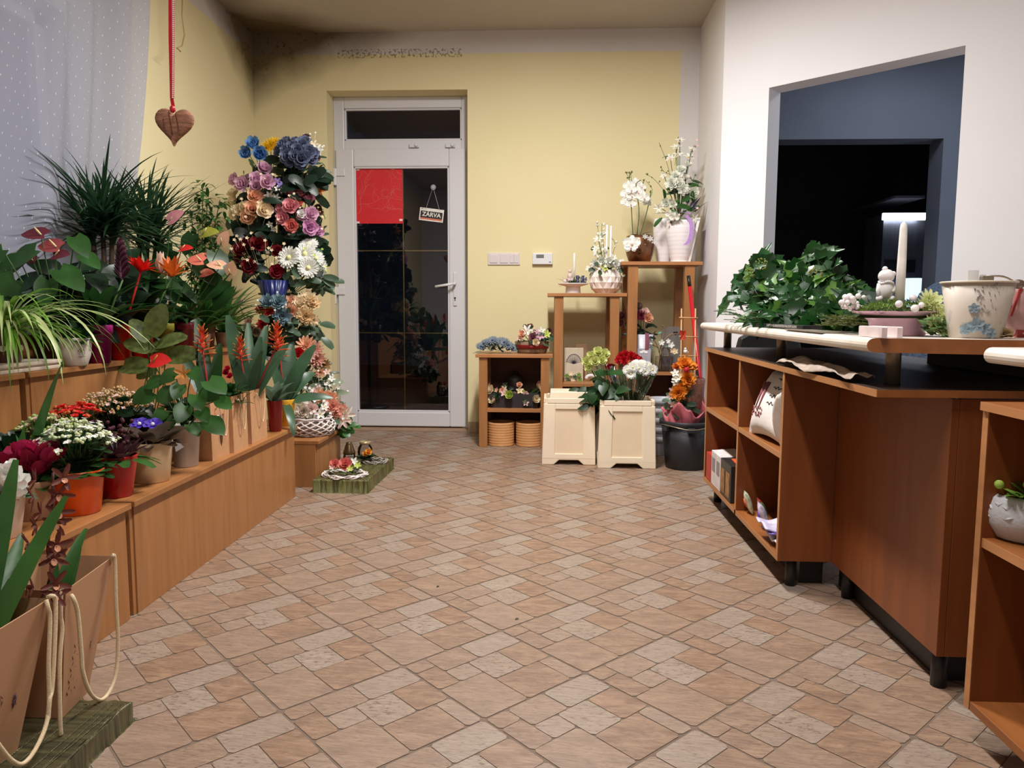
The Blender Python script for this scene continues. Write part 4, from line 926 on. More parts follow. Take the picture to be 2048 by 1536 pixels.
def spathe(t, p, az, s_, m, el=.35, spad=CREAM_C, stem0=(0, 0, .1), stemm=None):
    mb = MB(); leafn(mb, p-dirv(az, el)*s_*.4, V((math.cos(az), -.1, .1+el*.7)), facing(p+t.location, .75, .1), s_, s_*.9, .3, 6, 'heart', .15); o = obj('spathe', mb, m, t)
    d_ = dirv(az, .9); p = p-dirv(az, el)*s_*.3+V((0, -.004, 0))
    obj('spadix', MB().tube([p, p+d_*s_*.2, p+d_*s_*.42], [s_*.04, s_*.042, s_*.02], 7), spad, o)
    obj('flower_stalk', MB().tube([stem0, (V(stem0)+p)/2+V((0, 0, .02)), p], .002, 5, cap=False), stemm or G_STEM, t)
spathe(t, at(318, 722, Y=c.y-.05)-c, -.1, .07, RED_P, .1, YEL_C, (0, 0, H*.8))
mb = MB(); starflower(mb, at(366, 748, Y=c.y-.06)-c, (0, -.8, .6), .032, 0, 5, .45); obj('star_bract', mb, petal('amber', (178, 116, 48)), t)
# -- paper carrier bags with aechmea and small roses
def carrier(label, x0, x1, yt, yb, dep, lean=0, skew=.0):
    """gusseted kraft bag with two twisted-cord handles; front face looks toward the aisle (+X) and the end toward the viewer"""
    p = at(x0, yb, z=BT); q_ = at(x1, yb-(x1-x0)*.34, z=BT)
    w = max(.075, (q_.y-p.y)); h = at(x0, yt, Y=p.y).z-BT
    return p, w, h
def kraftbag(label, pl, pr, pf, yt, rz=0., group='small kraft carrier bags'):
    nl, nr, fr = at(*pl, z=BT), at(*pr, z=BT), at(*pf, z=BT); wy = max(.08, fr.y-nr.y); wx = max(.06, nr.x-nl.x) if nr.x-nl.x > .03 else .085
    c = nr; h = at(pr[0], yt, Y=c.y).z-BT; c.x = min(c.x, B1X-.002)
    t = thing('paper_bag', label, 'bag', c+V((-wx/2, wy/2, 0)), rz, group=group)
    x, y = wx/2, wy/2; g = x*.18; tp = .94
    v = [(-x,-y,0), (x,-y,0), (x,y,0), (-x,y,0), (-x*tp,-y,h), (0,-y+g,h), (x*tp,-y,h), (x*tp,y,h), (0,y-g,h), (-x*tp,y,h), (0,-y+.001,h*.18), (0,y-.001,h*.18)]
    f = [(0,1,10), (0,10,5,4), (1,6,5,10), (1,2,7,6), (2,3,11), (2,11,8,7), (3,9,8,11), (3,0,4,9), (3,2,1,0)]
    obj('bag_body', MB().add(v, f), KRAFT, t, smooth=False, solid=.0012)
    for sx in (1, -1):
        pts = [(sx*x*tp+.002, -y*.45, h*.86), (sx*(x*tp+.012), -y*.5, h*.93), (sx*(x*tp+.016), -y*.30, h*.75), (sx*(x*tp+.016), -y*.1, h*.42), (sx*(x*tp+.016), y*.15, h*.40), (sx*(x*tp+.015), y*.42, h*.72), (sx*(x*tp+.011), y*.5, h*.93), (sx*x*tp+.002, y*.45, h*.86)]
        if sx < 0: pts = [(a, b, h+(h-c_)*.35+.002) for a, b, c_ in pts]
        obj('handle', MB().tube(smooth_pts(pts, 4), .0021, 6), ROPE, t)
    return t, h
def smooth_pts(P_, n=4):
    P_ = [V(p) for p in P_]; out = []
    for i in range(len(P_)-1):
        a, b, c, d = P_[max(i-1, 0)], P_[i], P_[i+1], P_[min(i+2, len(P_)-1)]
        for k in range(n):
            u = k/n; out.append(.5*((2*b)+(c-a)*u+(2*a-5*b+4*c-d)*u*u+(3*b-a-3*c+d)*u**3))
    out.append(P_[-1]); return out
bags = []
for lab, pl, pr, pf, yt in (('kraft paper carrier bag beside the zinc pail', (392, 921), (425, 922), (453, 905), 805), ('kraft paper carrier bag, middle of the three, one cord hanging over the bench edge', (455, 907), (472, 906), (494, 893), 793), ('kraft paper carrier bag nearest the yellow pot', (499, 888), (504, 888), (531, 874), 782)):
    bags.append(kraftbag(lab, pl, pr, pf, yt))
def aechmea(t, base, leaves, spikes, m=G_BLUE):
    mb = MB()
    for (px, py, Y, w, ex) in leaves:
        p = at(px, py, Y=Y)-t.location; b0 = V(base); d_ = p-b0; L = d_.length*1.05; az = math.atan2(d_.y, d_.x); el = math.asin(max(-1, min(1, d_.z/d_.length)))
        leafn(mb, b0, dirv(az, min(1.5, el+ex*.45)), facing(p+t.location, .9, .2), L*1.05, w*.98, ex, 10, 'spoon', .22)
    obj('foliage', mb, m, t)
    for (px, py, Y, s_) in spikes:
        p = at(px, py, Y=Y)-t.location; q_ = V(base)+(p-V(base))*.1
        ms = MB().tube([q_, (q_+p)/2, p], .0035, 6); 
        obj('flower_stalk', ms, petal('red_stalk', (168, 50, 40)), t)
        mf = MB()
        for k in range(22):
            zz = k/22; a = k*2.4; e = .15+1.1*zz; o_ = p+V((0, 0, s_*(zz*1.1-.25)))
            leaf(mf, o_, a, e, s_*(.62-.30*zz), s_*.19, .1, 4, 'lance', .5)
            d_ = dirv(a, e); mf.tube([o_+d_*s_*(.34-.16*zz), o_+d_*s_*(.62-.28*zz)], [s_*.035, s_*.008], 5, 1)
        obj('bract_spike', mf, [petal('vermilion', (190, 66, 42)), petal('amber_tip', (236, 152, 62))], t)
def bagplant(name, label, i):
    b_ = bags[i][0]; t = thing(name, label, 'potted plant', b_.location+V((0, 0, .01))); h = bags[i][1]
    obj('pot', MB().lathe([(.03, 0), (.04, h*.7), (.036, h*.7), (.034, h*.6)], 20), BROWNG, t); return t, h
t, h = bagplant('aechmea_plant', 'orange-tipped bromeliad with dark broad leaves in the first paper bag', 0)
aechmea(t, (0, 0, h*.6), [(380, 655, t.location.y+.05, .055, .3), (375, 700, t.location.y-.05, .05, .5), (440, 700, t.location.y, .05, .4), (395, 760, t.location.y-.1, .05, .6), (350, 700, t.location.y+.1, .05, .5), (430, 740, t.location.y-.1, .045, .4)], [(405, 698, t.location.y, .085)], G_DARK)
t, h = bagplant('miniature_rose', 'small dark-leaved rose bush with red buds in the middle paper bag', 1)
mb = MB(); bump_tuft(mb, (0, 0, h*.8), .045, 90, .05, .022, el=(.0, 1.4), prof='petal'); bump_tuft(mb, (0, 0, h), .05, 60, .05, .02, el=(.0, 1.4), prof='petal'); obj('foliage', mb, G_DARK, t)
for px, py in ((452, 745), (460, 752), (455, 738)):
    mb = MB(); p = at(px, py, Y=t.location.y-.02)-t.location; rose(mb, p, (0, -1, .6), .012); obj('rose', mb, petal('crimson', (176, 20, 50)), t)
t, h = bagplant('aechmea_plant', 'orange-tipped bromeliad with broad grey-green leaves in the bag by the yellow pot', 2)
yy = t.location.y
aechmea(t, (0, 0, h*.6), [(450, 650, yy-.05, .075, .15), (467, 740, yy-.1, .05, .3), (530, 690, yy, .055, .25), (548, 670, yy+.05, .06, .3), (500, 660, yy+.1, .05, .2), (515, 720, yy-.08, .05, .25), (575, 700, yy+.05, .06, .3)], [(481, 712, yy-.05, .080), (554, 690, yy-.0, .095)])
t, R, H = plant('potted_bromeliad', 'large broad-leaved bromeliad spilling over a yellow pot at the bench end', 'potted plant', 548, 591, 800, 853, BT, YELG, .78)
yy = t.location.y
aechmea(t, (0, 0, H*.85), [(628, 712, yy-.05, .075, .55), (595, 700, yy+.05, .08, .3), (635, 775, yy-.05, .065, 1.3), (648, 810, yy-.05, .05, .9), (585, 862, yy-.16, .04, 1.4), (560, 700, yy+.1, .06, .3), (520, 780, yy-.05, .05, .8), (615, 745, yy, .06, .8), (545, 740, yy-.1, .05, .4)], [(560, 706, yy, .075)])
t, R, H = plant('potted_bromeliad', 'dark red pot with drooping leaves, half hidden behind the last paper bag', 'potted plant', 536, 566, 802, 864, BT, DRED, .8)
mb = MB(); bump_tuft(mb, (0, 0, H*.9), R*.5, 12, .15, .035, el=(.6, 1.4), droop=1.0, prof='oval', seg=7); obj('foliage', mb, G_GREY, t)
# -- second row on the low benches
def plant2(name, label, px, X, z, R, H, pm, cat='potted plant', **k):
    p = at(px, 800, X=X); t = thing(name, label, cat, (p.x, p.y, z)); add_pot(t, R, H, pm, .76, **k); return t
t = plant2('potted_kalanchoe', 'pink budding kalanchoe behind the cream pot', 228, -1.53, BT, .055, .10, BROWNG)
kalanchoe(t, .055, .10, .265, .125, PALE_PINK, BUDP, 70, .5, G_DEEP, .22)
t = plant2('potted_kalanchoe', 'red-orange kalanchoe behind the orange pot', 148, -1.51, BT, .05, .10, BROWNG)
kalanchoe(t, .05, .10, .245, .075, RED_P, petal('orange_bud', (210, 110, 60)), 34, .4, G_DARK, .75, .008)
t = plant2('potted_kalanchoe', 'pale pink double kalanchoe at the shelf step corner', 88, -1.52, BT, .05, .09, BROWNG)
kalanchoe(t, .05, .09, .225, .10, PALE_PINK, BUDG, 50, .6, G_DARK, .25, .0075)
t = plant2('prayer_plant', 'prayer plant with dark-veined oval leaves below the red pots', 300, -1.53, BT, .055, .11, BROWNG)
yy = t.location.y; mb = MB(); ms = MB()
VEIN = leafmat('veined_leaf', (92, 104, 56), vs=45, var=.5); 
for px, py, s_, az, dr in ((262, 735, .13, 3.3, .5), (330, 670, .13, 1.2, .3), (285, 700, .11, 2.6, .5), (290, 742, .09, -2.2, .6), (325, 700, .11, .3, .4), (365, 715, .13, 0, .6), (300, 680, .1, 2, .3), (350, 690, .12, .4, .4)):
    p = at(px, py, Y=yy-.03)-t.location; ms.tube([(0, 0, .08), (p.x*.4, p.y*.4, p.z*.7), p-dirv(az, 0)*s_*.5], .002, 5, cap=False); leafn(mb, p-dirv(az, 0)*s_*.5, V((math.cos(az), -.15, .25+.4*math.sin(az))), facing(p+t.location, .6, .2), s_, s_*.62, dr, 7, 'spoon', .12)
obj('stems', ms, G_STEM, t); obj('foliage', mb, VEIN, t)
for lab, px, X in (('dark leafy filler plant behind the violet', 300, -1.42), ('dark leafy filler plant behind the zinc pail', 372, -1.48), ('dark leafy filler plant beside the pale kalanchoe', 30, -1.53)):
    t = plant2('leafy_plant', lab, px, X if px > 100 else -1.53, BT, .045, .09, BROWNG)
    mb = MB(); bump_tuft(mb, (0, 0, .08), .05, 60, .10, .04, el=(.1, 1.4), prof='petal'); bump_tuft(mb, (0, 0, .13), .06, 40, .08, .035, el=(.1, 1.4), prof='petal'); obj('foliage', mb, G_DEEP, t)
# -- cyclamens at the near end
def cyclamen(label, px, X, R, H, pm, m, pts, leafm):
    p0 = at(px, 900, X=X); t = thing('potted_cyclamen', label, 'potted plant', (p0.x, p0.y, BT)); add_pot(t, R, H, pm, .76)
    mb = MB(); bump_tuft(mb, (0, 0, H*.9), R*.8, 22, .07, .065, el=(.0, .7), prof='heart', seg=6); obj('foliage', mb, leafm, t)
    for qx, qy, s_ in pts:
        mb = MB(); p = at(qx, qy, Y=p0.y-.02)-t.location
        for k in range(6):
            a = k*PI/3+random.random()*.5; leaf(mb, p, a, random.uniform(.5, 1.15), s_, s_*.75, -.5, 5, 'petal', .25, twist=.4)
        obj('flower', mb, m, t); obj('flower_stalk', MB().tube([(0, 0, H*.8), (p.x*.5, p.y*.5, (H+p.z)*.5), p], .0016, 5, cap=False), MAUVE_P, t)
cyclamen('magenta cyclamen in a beige pot by the orange pot', 62, -1.36, .062, .105, BEIGE, MAGENTA_P, ((22, 932, .055), (48, 924, .06), (70, 932, .06), (88, 918, .06), (60, 942, .055), (98, 928, .055), (38, 945, .055), (80, 948, .05), (108, 922, .045)), G_MID)
cyclamen('white cyclamen in a white pot nearest the viewer', -14, -1.33, .062, .105, WHITEG, WHITE_P, ((5, 962, .045), (20, 975, .055), (35, 985, .05), (-5, 985, .05), (22, 950, .04), (38, 1000, .04)), G_GREY)
# -- spider plant on its tray, upper step
TZ = .695
tr = thing('drip_tray', 'long white ribbed plastic drip tray under the spider plant', 'tray', (at(60, 740, X=-1.65).x, 2.27, TZ))
mb = MB(); ty0, ty1 = 1.9, at(118, 740, X=-1.64).y
for z0, z1, e in ((TZ, TZ+.012, .006), (TZ+.012, TZ+.018, 0), (TZ+.018, TZ+.03, .008)): mb.box(-1.80, -1.640+e, ty0, ty1+e, z0, z1)
tr.location = (-1.72, (ty0+ty1)/2, TZ); obj('tray_body', mb, mat('cream_tray', (222, 206, 190), .35, var=.06), tr, smooth=False, bevel=.003, world=True)
c = at(12, 700, X=-1.70); t = thing('spider_plant', 'bright green and white striped spider plant in a dotted brown pot', 'potted plant', (c.x, c.y, TZ+.03))
R = .055; H = .10; add_pot(t, R, H, BROWNG, .72)
for k, (a, z) in enumerate(((-.5, .05), (-1.1, .045), (-1.7, .05), (.1, .045), (-2.3, .045))):
    rr = R*(.74+.26*z/H)+.0008; mb = MB().ball((rr*math.cos(a), rr*math.sin(a), z), .011, 0, 10, 6, (.35, .35, 1)) if False else MB().ball((0, 0, 0), .010, 0, 12, 6, (.12, 1, 1))
    Rm = Matrix.Rotation(a, 3, 'Z'); mb.v = [Rm @ v+V((rr*math.cos(a), rr*math.sin(a), z)) for v in mb.v]; obj('cream_dot', mb, WHITEG, t)
random.seed(5); mg, mw = MB(), MB()
for k in range(150):
    a = random.uniform(-PI, PI) if k < 100 else random.uniform(-1.4, .8); e = random.uniform(.35, 1.35); L = random.uniform(.20, .42)
    leaf(mg if k % 3 else mw, (R*.3*math.cos(a), R*.3*math.sin(a), H*.85), a, e, L*.92, .0095, random.uniform(1.3, 2.6), 10, 'strap', .25)
for px, py, Y, L, e, dr in ((40, 650, 0, .5, .7, 2.3), (60, 660, 0, .55, .9, 2.5), (20, 650, -.05, .52, .8, 2.4), (90, 640, 0, .5, .7, 1.8), (120, 640, 0, .55, .6, 1.5)):
    leaf(mw, (0, 0, H*.9), random.uniform(-1.0, .3), e, L, .013, dr, 12, 'strap', .25)
obj('foliage', mg, leafmat('bright_leaf', (96, 138, 46)), t); obj('pale_striped_leaves', mw, leafmat('pale_stripe_leaf', (176, 190, 128)), t)
# -- row of pots on the upper step
def upot(name, label, x0, x1, yt, yb, m, style='rim', **k): return plant(name, label, 'potted plant', x0, x1, yt, yb, TZ, m, style=style, **k)
t, R, H = upot('potted_foliage_plant', 'small leafy plant in a white pot printed with a round black emblem', 123, 181, 676, 733, WHITEG, 'round')
mb = MB(); bump_tuft(mb, (0, 0, H*.9), R, 70, .07, .025, el=(.0, 1.3), prof='petal'); obj('foliage', mb, G_DARK, t)
INK = mat('black_ink', (40, 38, 42), .6)
def emblem(t, R, H, az, z, s_):
    """round printed badge wrapped on the pot: ring, drop, small marks and a line"""
    def wp(u, v): a = az+u/(R*1.0); return V(((R*.985+.0012)*math.cos(a), (R*.985+.0012)*math.sin(a), z+v))
    mb = MB()
    for a0, a1 in ((.1, 1.2), (1.5, 2.9), (3.3, 6.1)):
        pts = [wp(s_*math.cos(a), s_*math.sin(a)) for a in [a0+(a1-a0)*k/14 for k in range(15)]]; mb.tube(pts, .0006, 4)
    mb.ball(wp(0, s_*.38), s_*.20, 0, 8, 5, (1, 1, 1.1))
    mb.tube([wp(-s_*1.2, -s_*1.35), wp(s_*1.2, -s_*1.35)], .0006, 4); mb.tube([wp(-s_*.9, -s_*1.55), wp(s_*.9, -s_*1.55)], .0004, 4)
    for k, u in enumerate((-.35, 0, .3)): mb.ball(wp(s_*u, -s_*.55), s_*.09, 0, 6, 4)
    o = obj('badge_print', mb, INK, t)
    for k, ch in enumerate('CITY'):
        p = wp(s_*(-.5+.33*k), -s_*.13); a = az+s_*(-.5+.33*k)/R
        text(ch, s_*.55, INK, t, p+t.location, (PI/2, 0, a+PI/2), ext=.0003)
emblem(t, R, H, -PI/2+.95, H*.50, .011)
UPS = []
for nm, lab, x0, x1, yt, yb, m in (('potted_bromeliad', 'leafy bromeliad in a glossy magenta-purple pot', 175, 226, 650, 727, MAG), ('potted_bromeliad', 'red-flowering bromeliad in a red pot beside the purple pot', 222, 267, 648, 721, glaze('red_pot_a', (186, 14, 20))), ('potted_bromeliad', 'dark-leaved plant in a red pot with a small white tag', 264, 309, 648, 717, glaze('red_pot_b', (200, 12, 22))),
                           ('potted_anthurium', 'anthurium in an olive green pot', 308, 349, 647, 712, OLIVE), ('potted_anthurium', 'anthurium in a mottled burgundy pot', 347, 391, 645, 706, BURG)):
    UPS.append(upot(nm, lab, x0, x1, yt, yb, m))
t, R, H = UPS[2]; mb = MB().ball((-.004, -R*1.005, H*.93), .009, 0, 10, 6, (1, .15, .8)); obj('white_tag', mb, WHITE, t)
for i, (n_, L, W, e0, dr, m) in enumerate(((20, .30, .045, .7, 1.1, G_DARK), (18, .26, .04, .8, 1.2, G_DARK), (22, .26, .035, .6, 1.3, G_DEEP), (12, .16, .05, .7, .8, G_DARK), (14, .22, .03, .6, 1.3, G_DARK))):
    t, R, H = UPS[i]; mb = MB()
    for k in range(n_): a = random.uniform(0, 2*PI); leaf(mb, (0, 0, H*.85), a, random.uniform(e0, 1.45), L*random.uniform(.7, 1.1), W, dr, 8, 'oval', .25)
    obj('foliage', mb, m, t)
def vspike(t, p, h, w, m, n=26):
    """flat overlapping bract spike"""
    mb = MB()
    for k in range(n):
        u = k/n; a = (0 if k % 2 else PI)-.3; leaf(mb, p+V((0, 0, h*u)), a, .55+.4*u, w*(1-.55*u), w*.42, -.5, 4, 'petal', .5, (k//2) % 2)
    obj('bract_spike', mb, [m, petal('plum_edge', (112, 62, 84))], t); obj('flower_stalk', MB().tube([(0, 0, .08), p], .004, 6), G_STEM, t)
t, R, H = UPS[0]; vspike(t, at(245, 560, Y=t.location.y+.02)-t.location, .135, .055, petal('dark_plum', (62, 22, 40)))
t, R, H = UPS[1]; p = at(281, 545, Y=t.location.y)-t.location; mb = MB()
for k in range(14): leaf(mb, p, k*2.4, random.uniform(.3, 1.3), .075, .03, .2, 5, 'lance', .3)
obj('red_bracts', mb, petal('scarlet', (214, 26, 18)), t); obj('flower_stalk', MB().tube([(0, 0, .08), p], .004, 6), RED_P, t)
t, R, H = UPS[2]; p = at(343, 555, Y=t.location.y)-t.location; mb = MB()
for k in range(20): leaf(mb, p, k*2.4, random.uniform(.4, 1.4), .095, .026, .2, 5, 'lance', .3)
obj('orange_bracts', mb, petal('deep_orange', (198, 96, 30)), t); obj('flower_stalk', MB().tube([(0, 0, .08), p], .004, 6), G_STEM, t)
p = at(322, 545, Y=t.location.y)-t.location; mb = MB()
for k in range(6): leaf(mb, p, k*PI/3, 1.2, .085, .04, -.5, 6, 'oval', .4)
obj('pale_spathe', mb, petal('striped_pale', (220, 190, 172)), t)
t, R, H = UPS[3]
for px, py, az, s_, m in ((372, 497, .2, .055, RED_P), (350, 433, .6, .075, ROSEPINK_P), (392, 520, 3.4, .07, CORAL_P)): spathe(t, at(px, py, Y=t.location.y+random.uniform(-.05, .05))-t.location, az, s_, m, .7 if py < 440 else .15)
t, R, H = UPS[4]
for px, py, az, s_, m in ((443, 478, -1.2, .065, PEACH_P), (433, 530, 3.0, .075, PEACH_P), (412, 546, -.2, .06, CORAL_P), (458, 545, -1.5, .06, PEACH_P), (405, 512, 2.8, .05, CORAL_P), (415, 465, -.3, .08, leafmat('yellow_green', (150, 150, 56)))): spathe(t, at(px, py, Y=t.location.y+random.uniform(-.05, .05))-t.location, az, s_, m, 1.0 if px == 443 else .2)
mb = MB()
for px, py, s_ in ((430, 505, .12), (445, 560, .14), (400, 530, .12), (455, 575, .12), (345, 500, .12), (385, 470, .1)):
    p = at(px, py, Y=t.location.y+.05)-t.location; leafn(mb, p, V((random.uniform(-.8, .8), -.2, -.4)), facing(p+t.location, .6, .3), s_, s_*.8, .4, 6, 'heart', .15)
obj('heart_leaves', mb, G_DARK, t)
# near anthurium group, dark magenta spathes, at the back left
def bigpot(label, px, X, z, pm=BROWNG, name='potted_anthurium', R=.055, H=.11):
    p = at(px, 600, X=X); t = thing(name, label, 'potted plant', (p.x, p.y, z)); add_pot(t, R, H, pm, .78); return t
t = bigpot('anthurium with dark wine-red spathes behind the spider plant', 52, -1.745, TZ+.0)
t.location.y += .16
RND_H = .8
for px, py, az, s_, m in ((68, 468, 3.3, .085, petal('wine', (104, 34, 48))), (98, 492, 3.5, .08, petal('wine_pink', (160, 70, 74))), (122, 510, .2, .06, petal('wine', (104, 34, 48))), (58, 520, 3.0, .06, petal('wine', (104, 34, 48)))): spathe(t, at(px, py, Y=t.location.y)-t.location, az, s_, m, .1)
mb = MB(); ms = MB()
for px, py, s_, az, m_ in ((30, 560, .15, -2, 0), (5, 500, .1, 2, 0), (150, 475, .11, 1, 0), (70, 500, .13, 2.5, 0), (120, 540, .14, -.5, 0), (165, 510, .1, 0, 0), (95, 560, .12, -1.5, 0), (40, 520, .12, 2.8, 0), (10, 540, .12, 3.1, 0)):
    p = at(px, py, Y=t.location.y-.04+random.uniform(-.06, .06))-t.location; leafn(mb, p, V((math.cos(az)*.7, -.2, -.35)), facing(p+t.location, .6, .3), s_*.85, s_*.62, .4, 6, 'heart', .18); ms.tube([(0, 0, .1), (p.x*.5, p.y*.5, p.z*.6), p], .0025, 5, cap=False)
obj('stems', ms, G_STEM, t); obj('foliage', mb, G_MID, t)
def bush(label, px, X, z, n, L, W, prof, m, top, el=(.1, 1.4), droop=.7, name='leafy_plant', seg=6, dy=0, dx=0, spread=.06):
    t = bigpot(label, px, X, z, name=name, R=.05, H=.10); t.location.y += dy; mb = MB()
    for k in range(n):
        zz = .10+(top*1.45-.10)*random.random(); a = random.uniform(0, 2*PI); r = spread*1.3*math.sqrt(random.random()); p = V((r*math.cos(a)+dx, r*math.sin(a), zz))
        d_ = V((math.cos(a)*.8, math.sin(a)*.8-.3, random.uniform(-.7, .8))); leafn(mb, p, d_, facing(p+t.location, .6, .55), L*random.uniform(.6, .95), W*random.uniform(.8, 1.1), droop*random.uniform(.6, 1.6), seg, prof, .2)
    obj('foliage', mb, m, t); return t
bush('glossy dark peace-lily leaves above the white emblem pot', 150, -1.755, TZ, 60, .16, .075, 'oval', G_DEEP, .24, dy=.02)
bush('glossy dark leaves above the magenta pot', 205, -1.765, TZ, 60, .17, .07, 'oval', G_DEEP, .25)
bush('dense mid-green leaves behind the red pots', 258, -1.77, TZ, 60, .17, .06, 'oval', G_DARK, .26)
bush('dark strap-leaved plant behind the olive pot', 318, -1.77, TZ, 50, .20, .05, 'oval', G_DARK, .24)
bush('bushy dark green plant behind the spider plant', 95, -1.77, TZ, 60, .14, .06, 'oval', G_DEEP, .22, dy=.08)
# tall airy weeping fig
t = bigpot('tall airy green plant with small drooping leaves beside the flower tower', 407, -1.765, TZ, name='weeping_fig')
mb, ms = MB(), MB(); base = V((0, 0, .1)); yy = t.location.y
for (px, py) in ((405, 370), (380, 420), (440, 400), (425, 450), (395, 480), (450, 520), (380, 530), (430, 500), (415, 400)):
    p = at(px, py, Y=yy+random.uniform(-.06, .06))-t.location; mid_ = V((p.x*.35, p.y*.35, p.z*.6)); pts = smooth_pts([base, mid_, p], 6); ms.tube(pts, .0022, 5, cap=False)
    for q_ in pts[3:]:
        for k in range(9): leaf(mb, q_+V((random.uniform(-.035, .035), random.uniform(-.035, .035), random.uniform(-.03, .03))), random.uniform(0, 2*PI), random.uniform(-.5, .5), random.uniform(.035, .06), .017, .9, 4, 'petal', .2)
obj('stems', ms, G_STEM, t); obj('foliage', mb, G_MID, t)
# strap-leaved plants at the right end of the upper step
for lab, px, X, n, L in (('arching long strap-leaved plant right of the burgundy pot', 400, -1.70, 52, .36), ('upright strap-leaved plant at the end of the upper step', 445, -1.715, 44, .34)):
    t = bigpot(lab, px, X, TZ, BEIGE, 'strap_leaf_plant', .045, .075); mb = MB()
    for k in range(n): a = random.uniform(0, 2*PI); leaf(mb, (0, 0, .06), a, random.uniform(.5, 1.45), L*random.uniform(.6, 1.1), .030, random.uniform(.4, 1.8), 9, 'strap', .25)
    obj('foliage', mb, G_MID, t)
# two dragon trees on the highest step
for lab, px, cx, cy, dY, n in (('large spiky dragon tree in front of the curtain', 212, 205, 448, 0, 175), ('second spiky dragon tree against the yellow wall', 292, 297, 458, .05, 150)):
    t = bigpot(lab, px, -1.905, .80, name='dragon_tree', R=.06, H=.12); loc = t.location; yy = loc.y
    mb = MB()
    for k, (ox, hh) in enumerate(((0, 0), (-.035, -.05), (.03, -.04))):
        top_ = at(cx, cy, Y=yy)-loc+V((ox, ox*.5, hh))
        obj('trunk', MB().tube([(ox*.6, 0, .1), (ox*.9, 0, .2), top_], [.012, .011, .009], 8), BROWN, t)
        for j in range(n//3 if k else n//2):
            a = random.uniform(-2.6, .9) if random.random() < .75 else random.uniform(0, 2*PI); e = random.uniform(-.2, 1.5); ln = random.uniform(.26, .44)*(1 if e < 1 else .72); reach = -.13/min(-.05, math.cos(a)*math.cos(e)) if math.cos(a) < -.1 and math.cos(e) > .1 else 9
            leaf(mb, top_+V((0, 0, random.uniform(-.06, .05))), a, e, min(ln, max(.12, reach*1.0)), .019, random.uniform(.1, .9), 7, 'blade', .3)
    obj('foliage', mb, leafmat('dragon_leaf', (44, 74, 48), .35), t)
# -- cut-out kraft orchid bags at the front left, on a foil-wrapped board
FOIL = mat('green_foil_wrap', (112, 104, 70), .28, metal=.35, var=.5, vs=6, stretch=(1, 14, 1), col2=(62, 62, 46), bump=.9, bs=25, spec=.6)
FOIL2 = mat('green_foil_wrap2', (122, 118, 66), .32, metal=.3, var=.5, vs=7, stretch=(14, 14, 1), col2=(60, 60, 36), bump=.9, bs=30)
def wrapped(label, c, hx, hy, h, rz, mm, n=26, amp=.004):
    t = thing('wrapped_board', label, 'board', c, rz, 'foil-wrapped boards on the floor')
    def fn(u, v):
        # closed ring profile around the board's rim, swept along its height
        a = u*4; k = int(a) % 4; f_ = a-int(a)
        cs = [(-1, -1), (1, -1), (1, 1), (-1, 1), (-1, -1)]
        x = (cs[k][0]+(cs[k+1][0]-cs[k][0])*f_)*hx; y = (cs[k][1]+(cs[k+1][1]-cs[k][1])*f_)*hy
        w_ = amp*mnoise.noise(V((u*90, v*2, 1)))*1.6
        s_ = [1.03, 1.0, 1.0, .985, .93][min(4, int(v*4+.5))]; z = [0, .004, h*.9, h, h*1.0][min(4, int(v*4+.5))]
        return V((x*s_+(w_ if k in (1, 3) else 0), y*s_+(w_ if k in (0, 2) else 0), z+w_*.3*(v > .3)))
    mb = MB().grid(n*8, 4, fn); mb.add([(-hx*.93, -hy*.93, h), (hx*.93, -hy*.93, h), (hx*.93, hy*.93, h), (-hx*.93, hy*.93, h)], [(0, 1, 2, 3)])
    obj('foil_wrap', mb, mm, t)
    mb = MB()
    for k in range(7): x = random.uniform(-hx, hx)*.9; mb.tube([(x, -hy*.95, h+.0008), (x+random.uniform(-.02, .02), 0, h+.002), (x+random.uniform(-.02, .02), hy*.95, h+.0008)], .0018, 5)
    obj('foil_crease', mb, mm, t)
    return t
wrapped('crumpled green foil-wrapped board under the two big kraft bags', (at(267, 1441, z=0).x-.13, at(267, 1441, z=0).y-.37, 0), .13, .37, .047, math.radians(0), FOIL)
wrapped('green foil-wrapped board on the floor carrying the grave lanterns and wreaths', (-1.005, 3.83, 0), .135, .29, .065, math.radians(-1), FOIL2)
KB = mat('smooth_kraft_card', (176, 132, 98), .6, var=.05, vs=5)
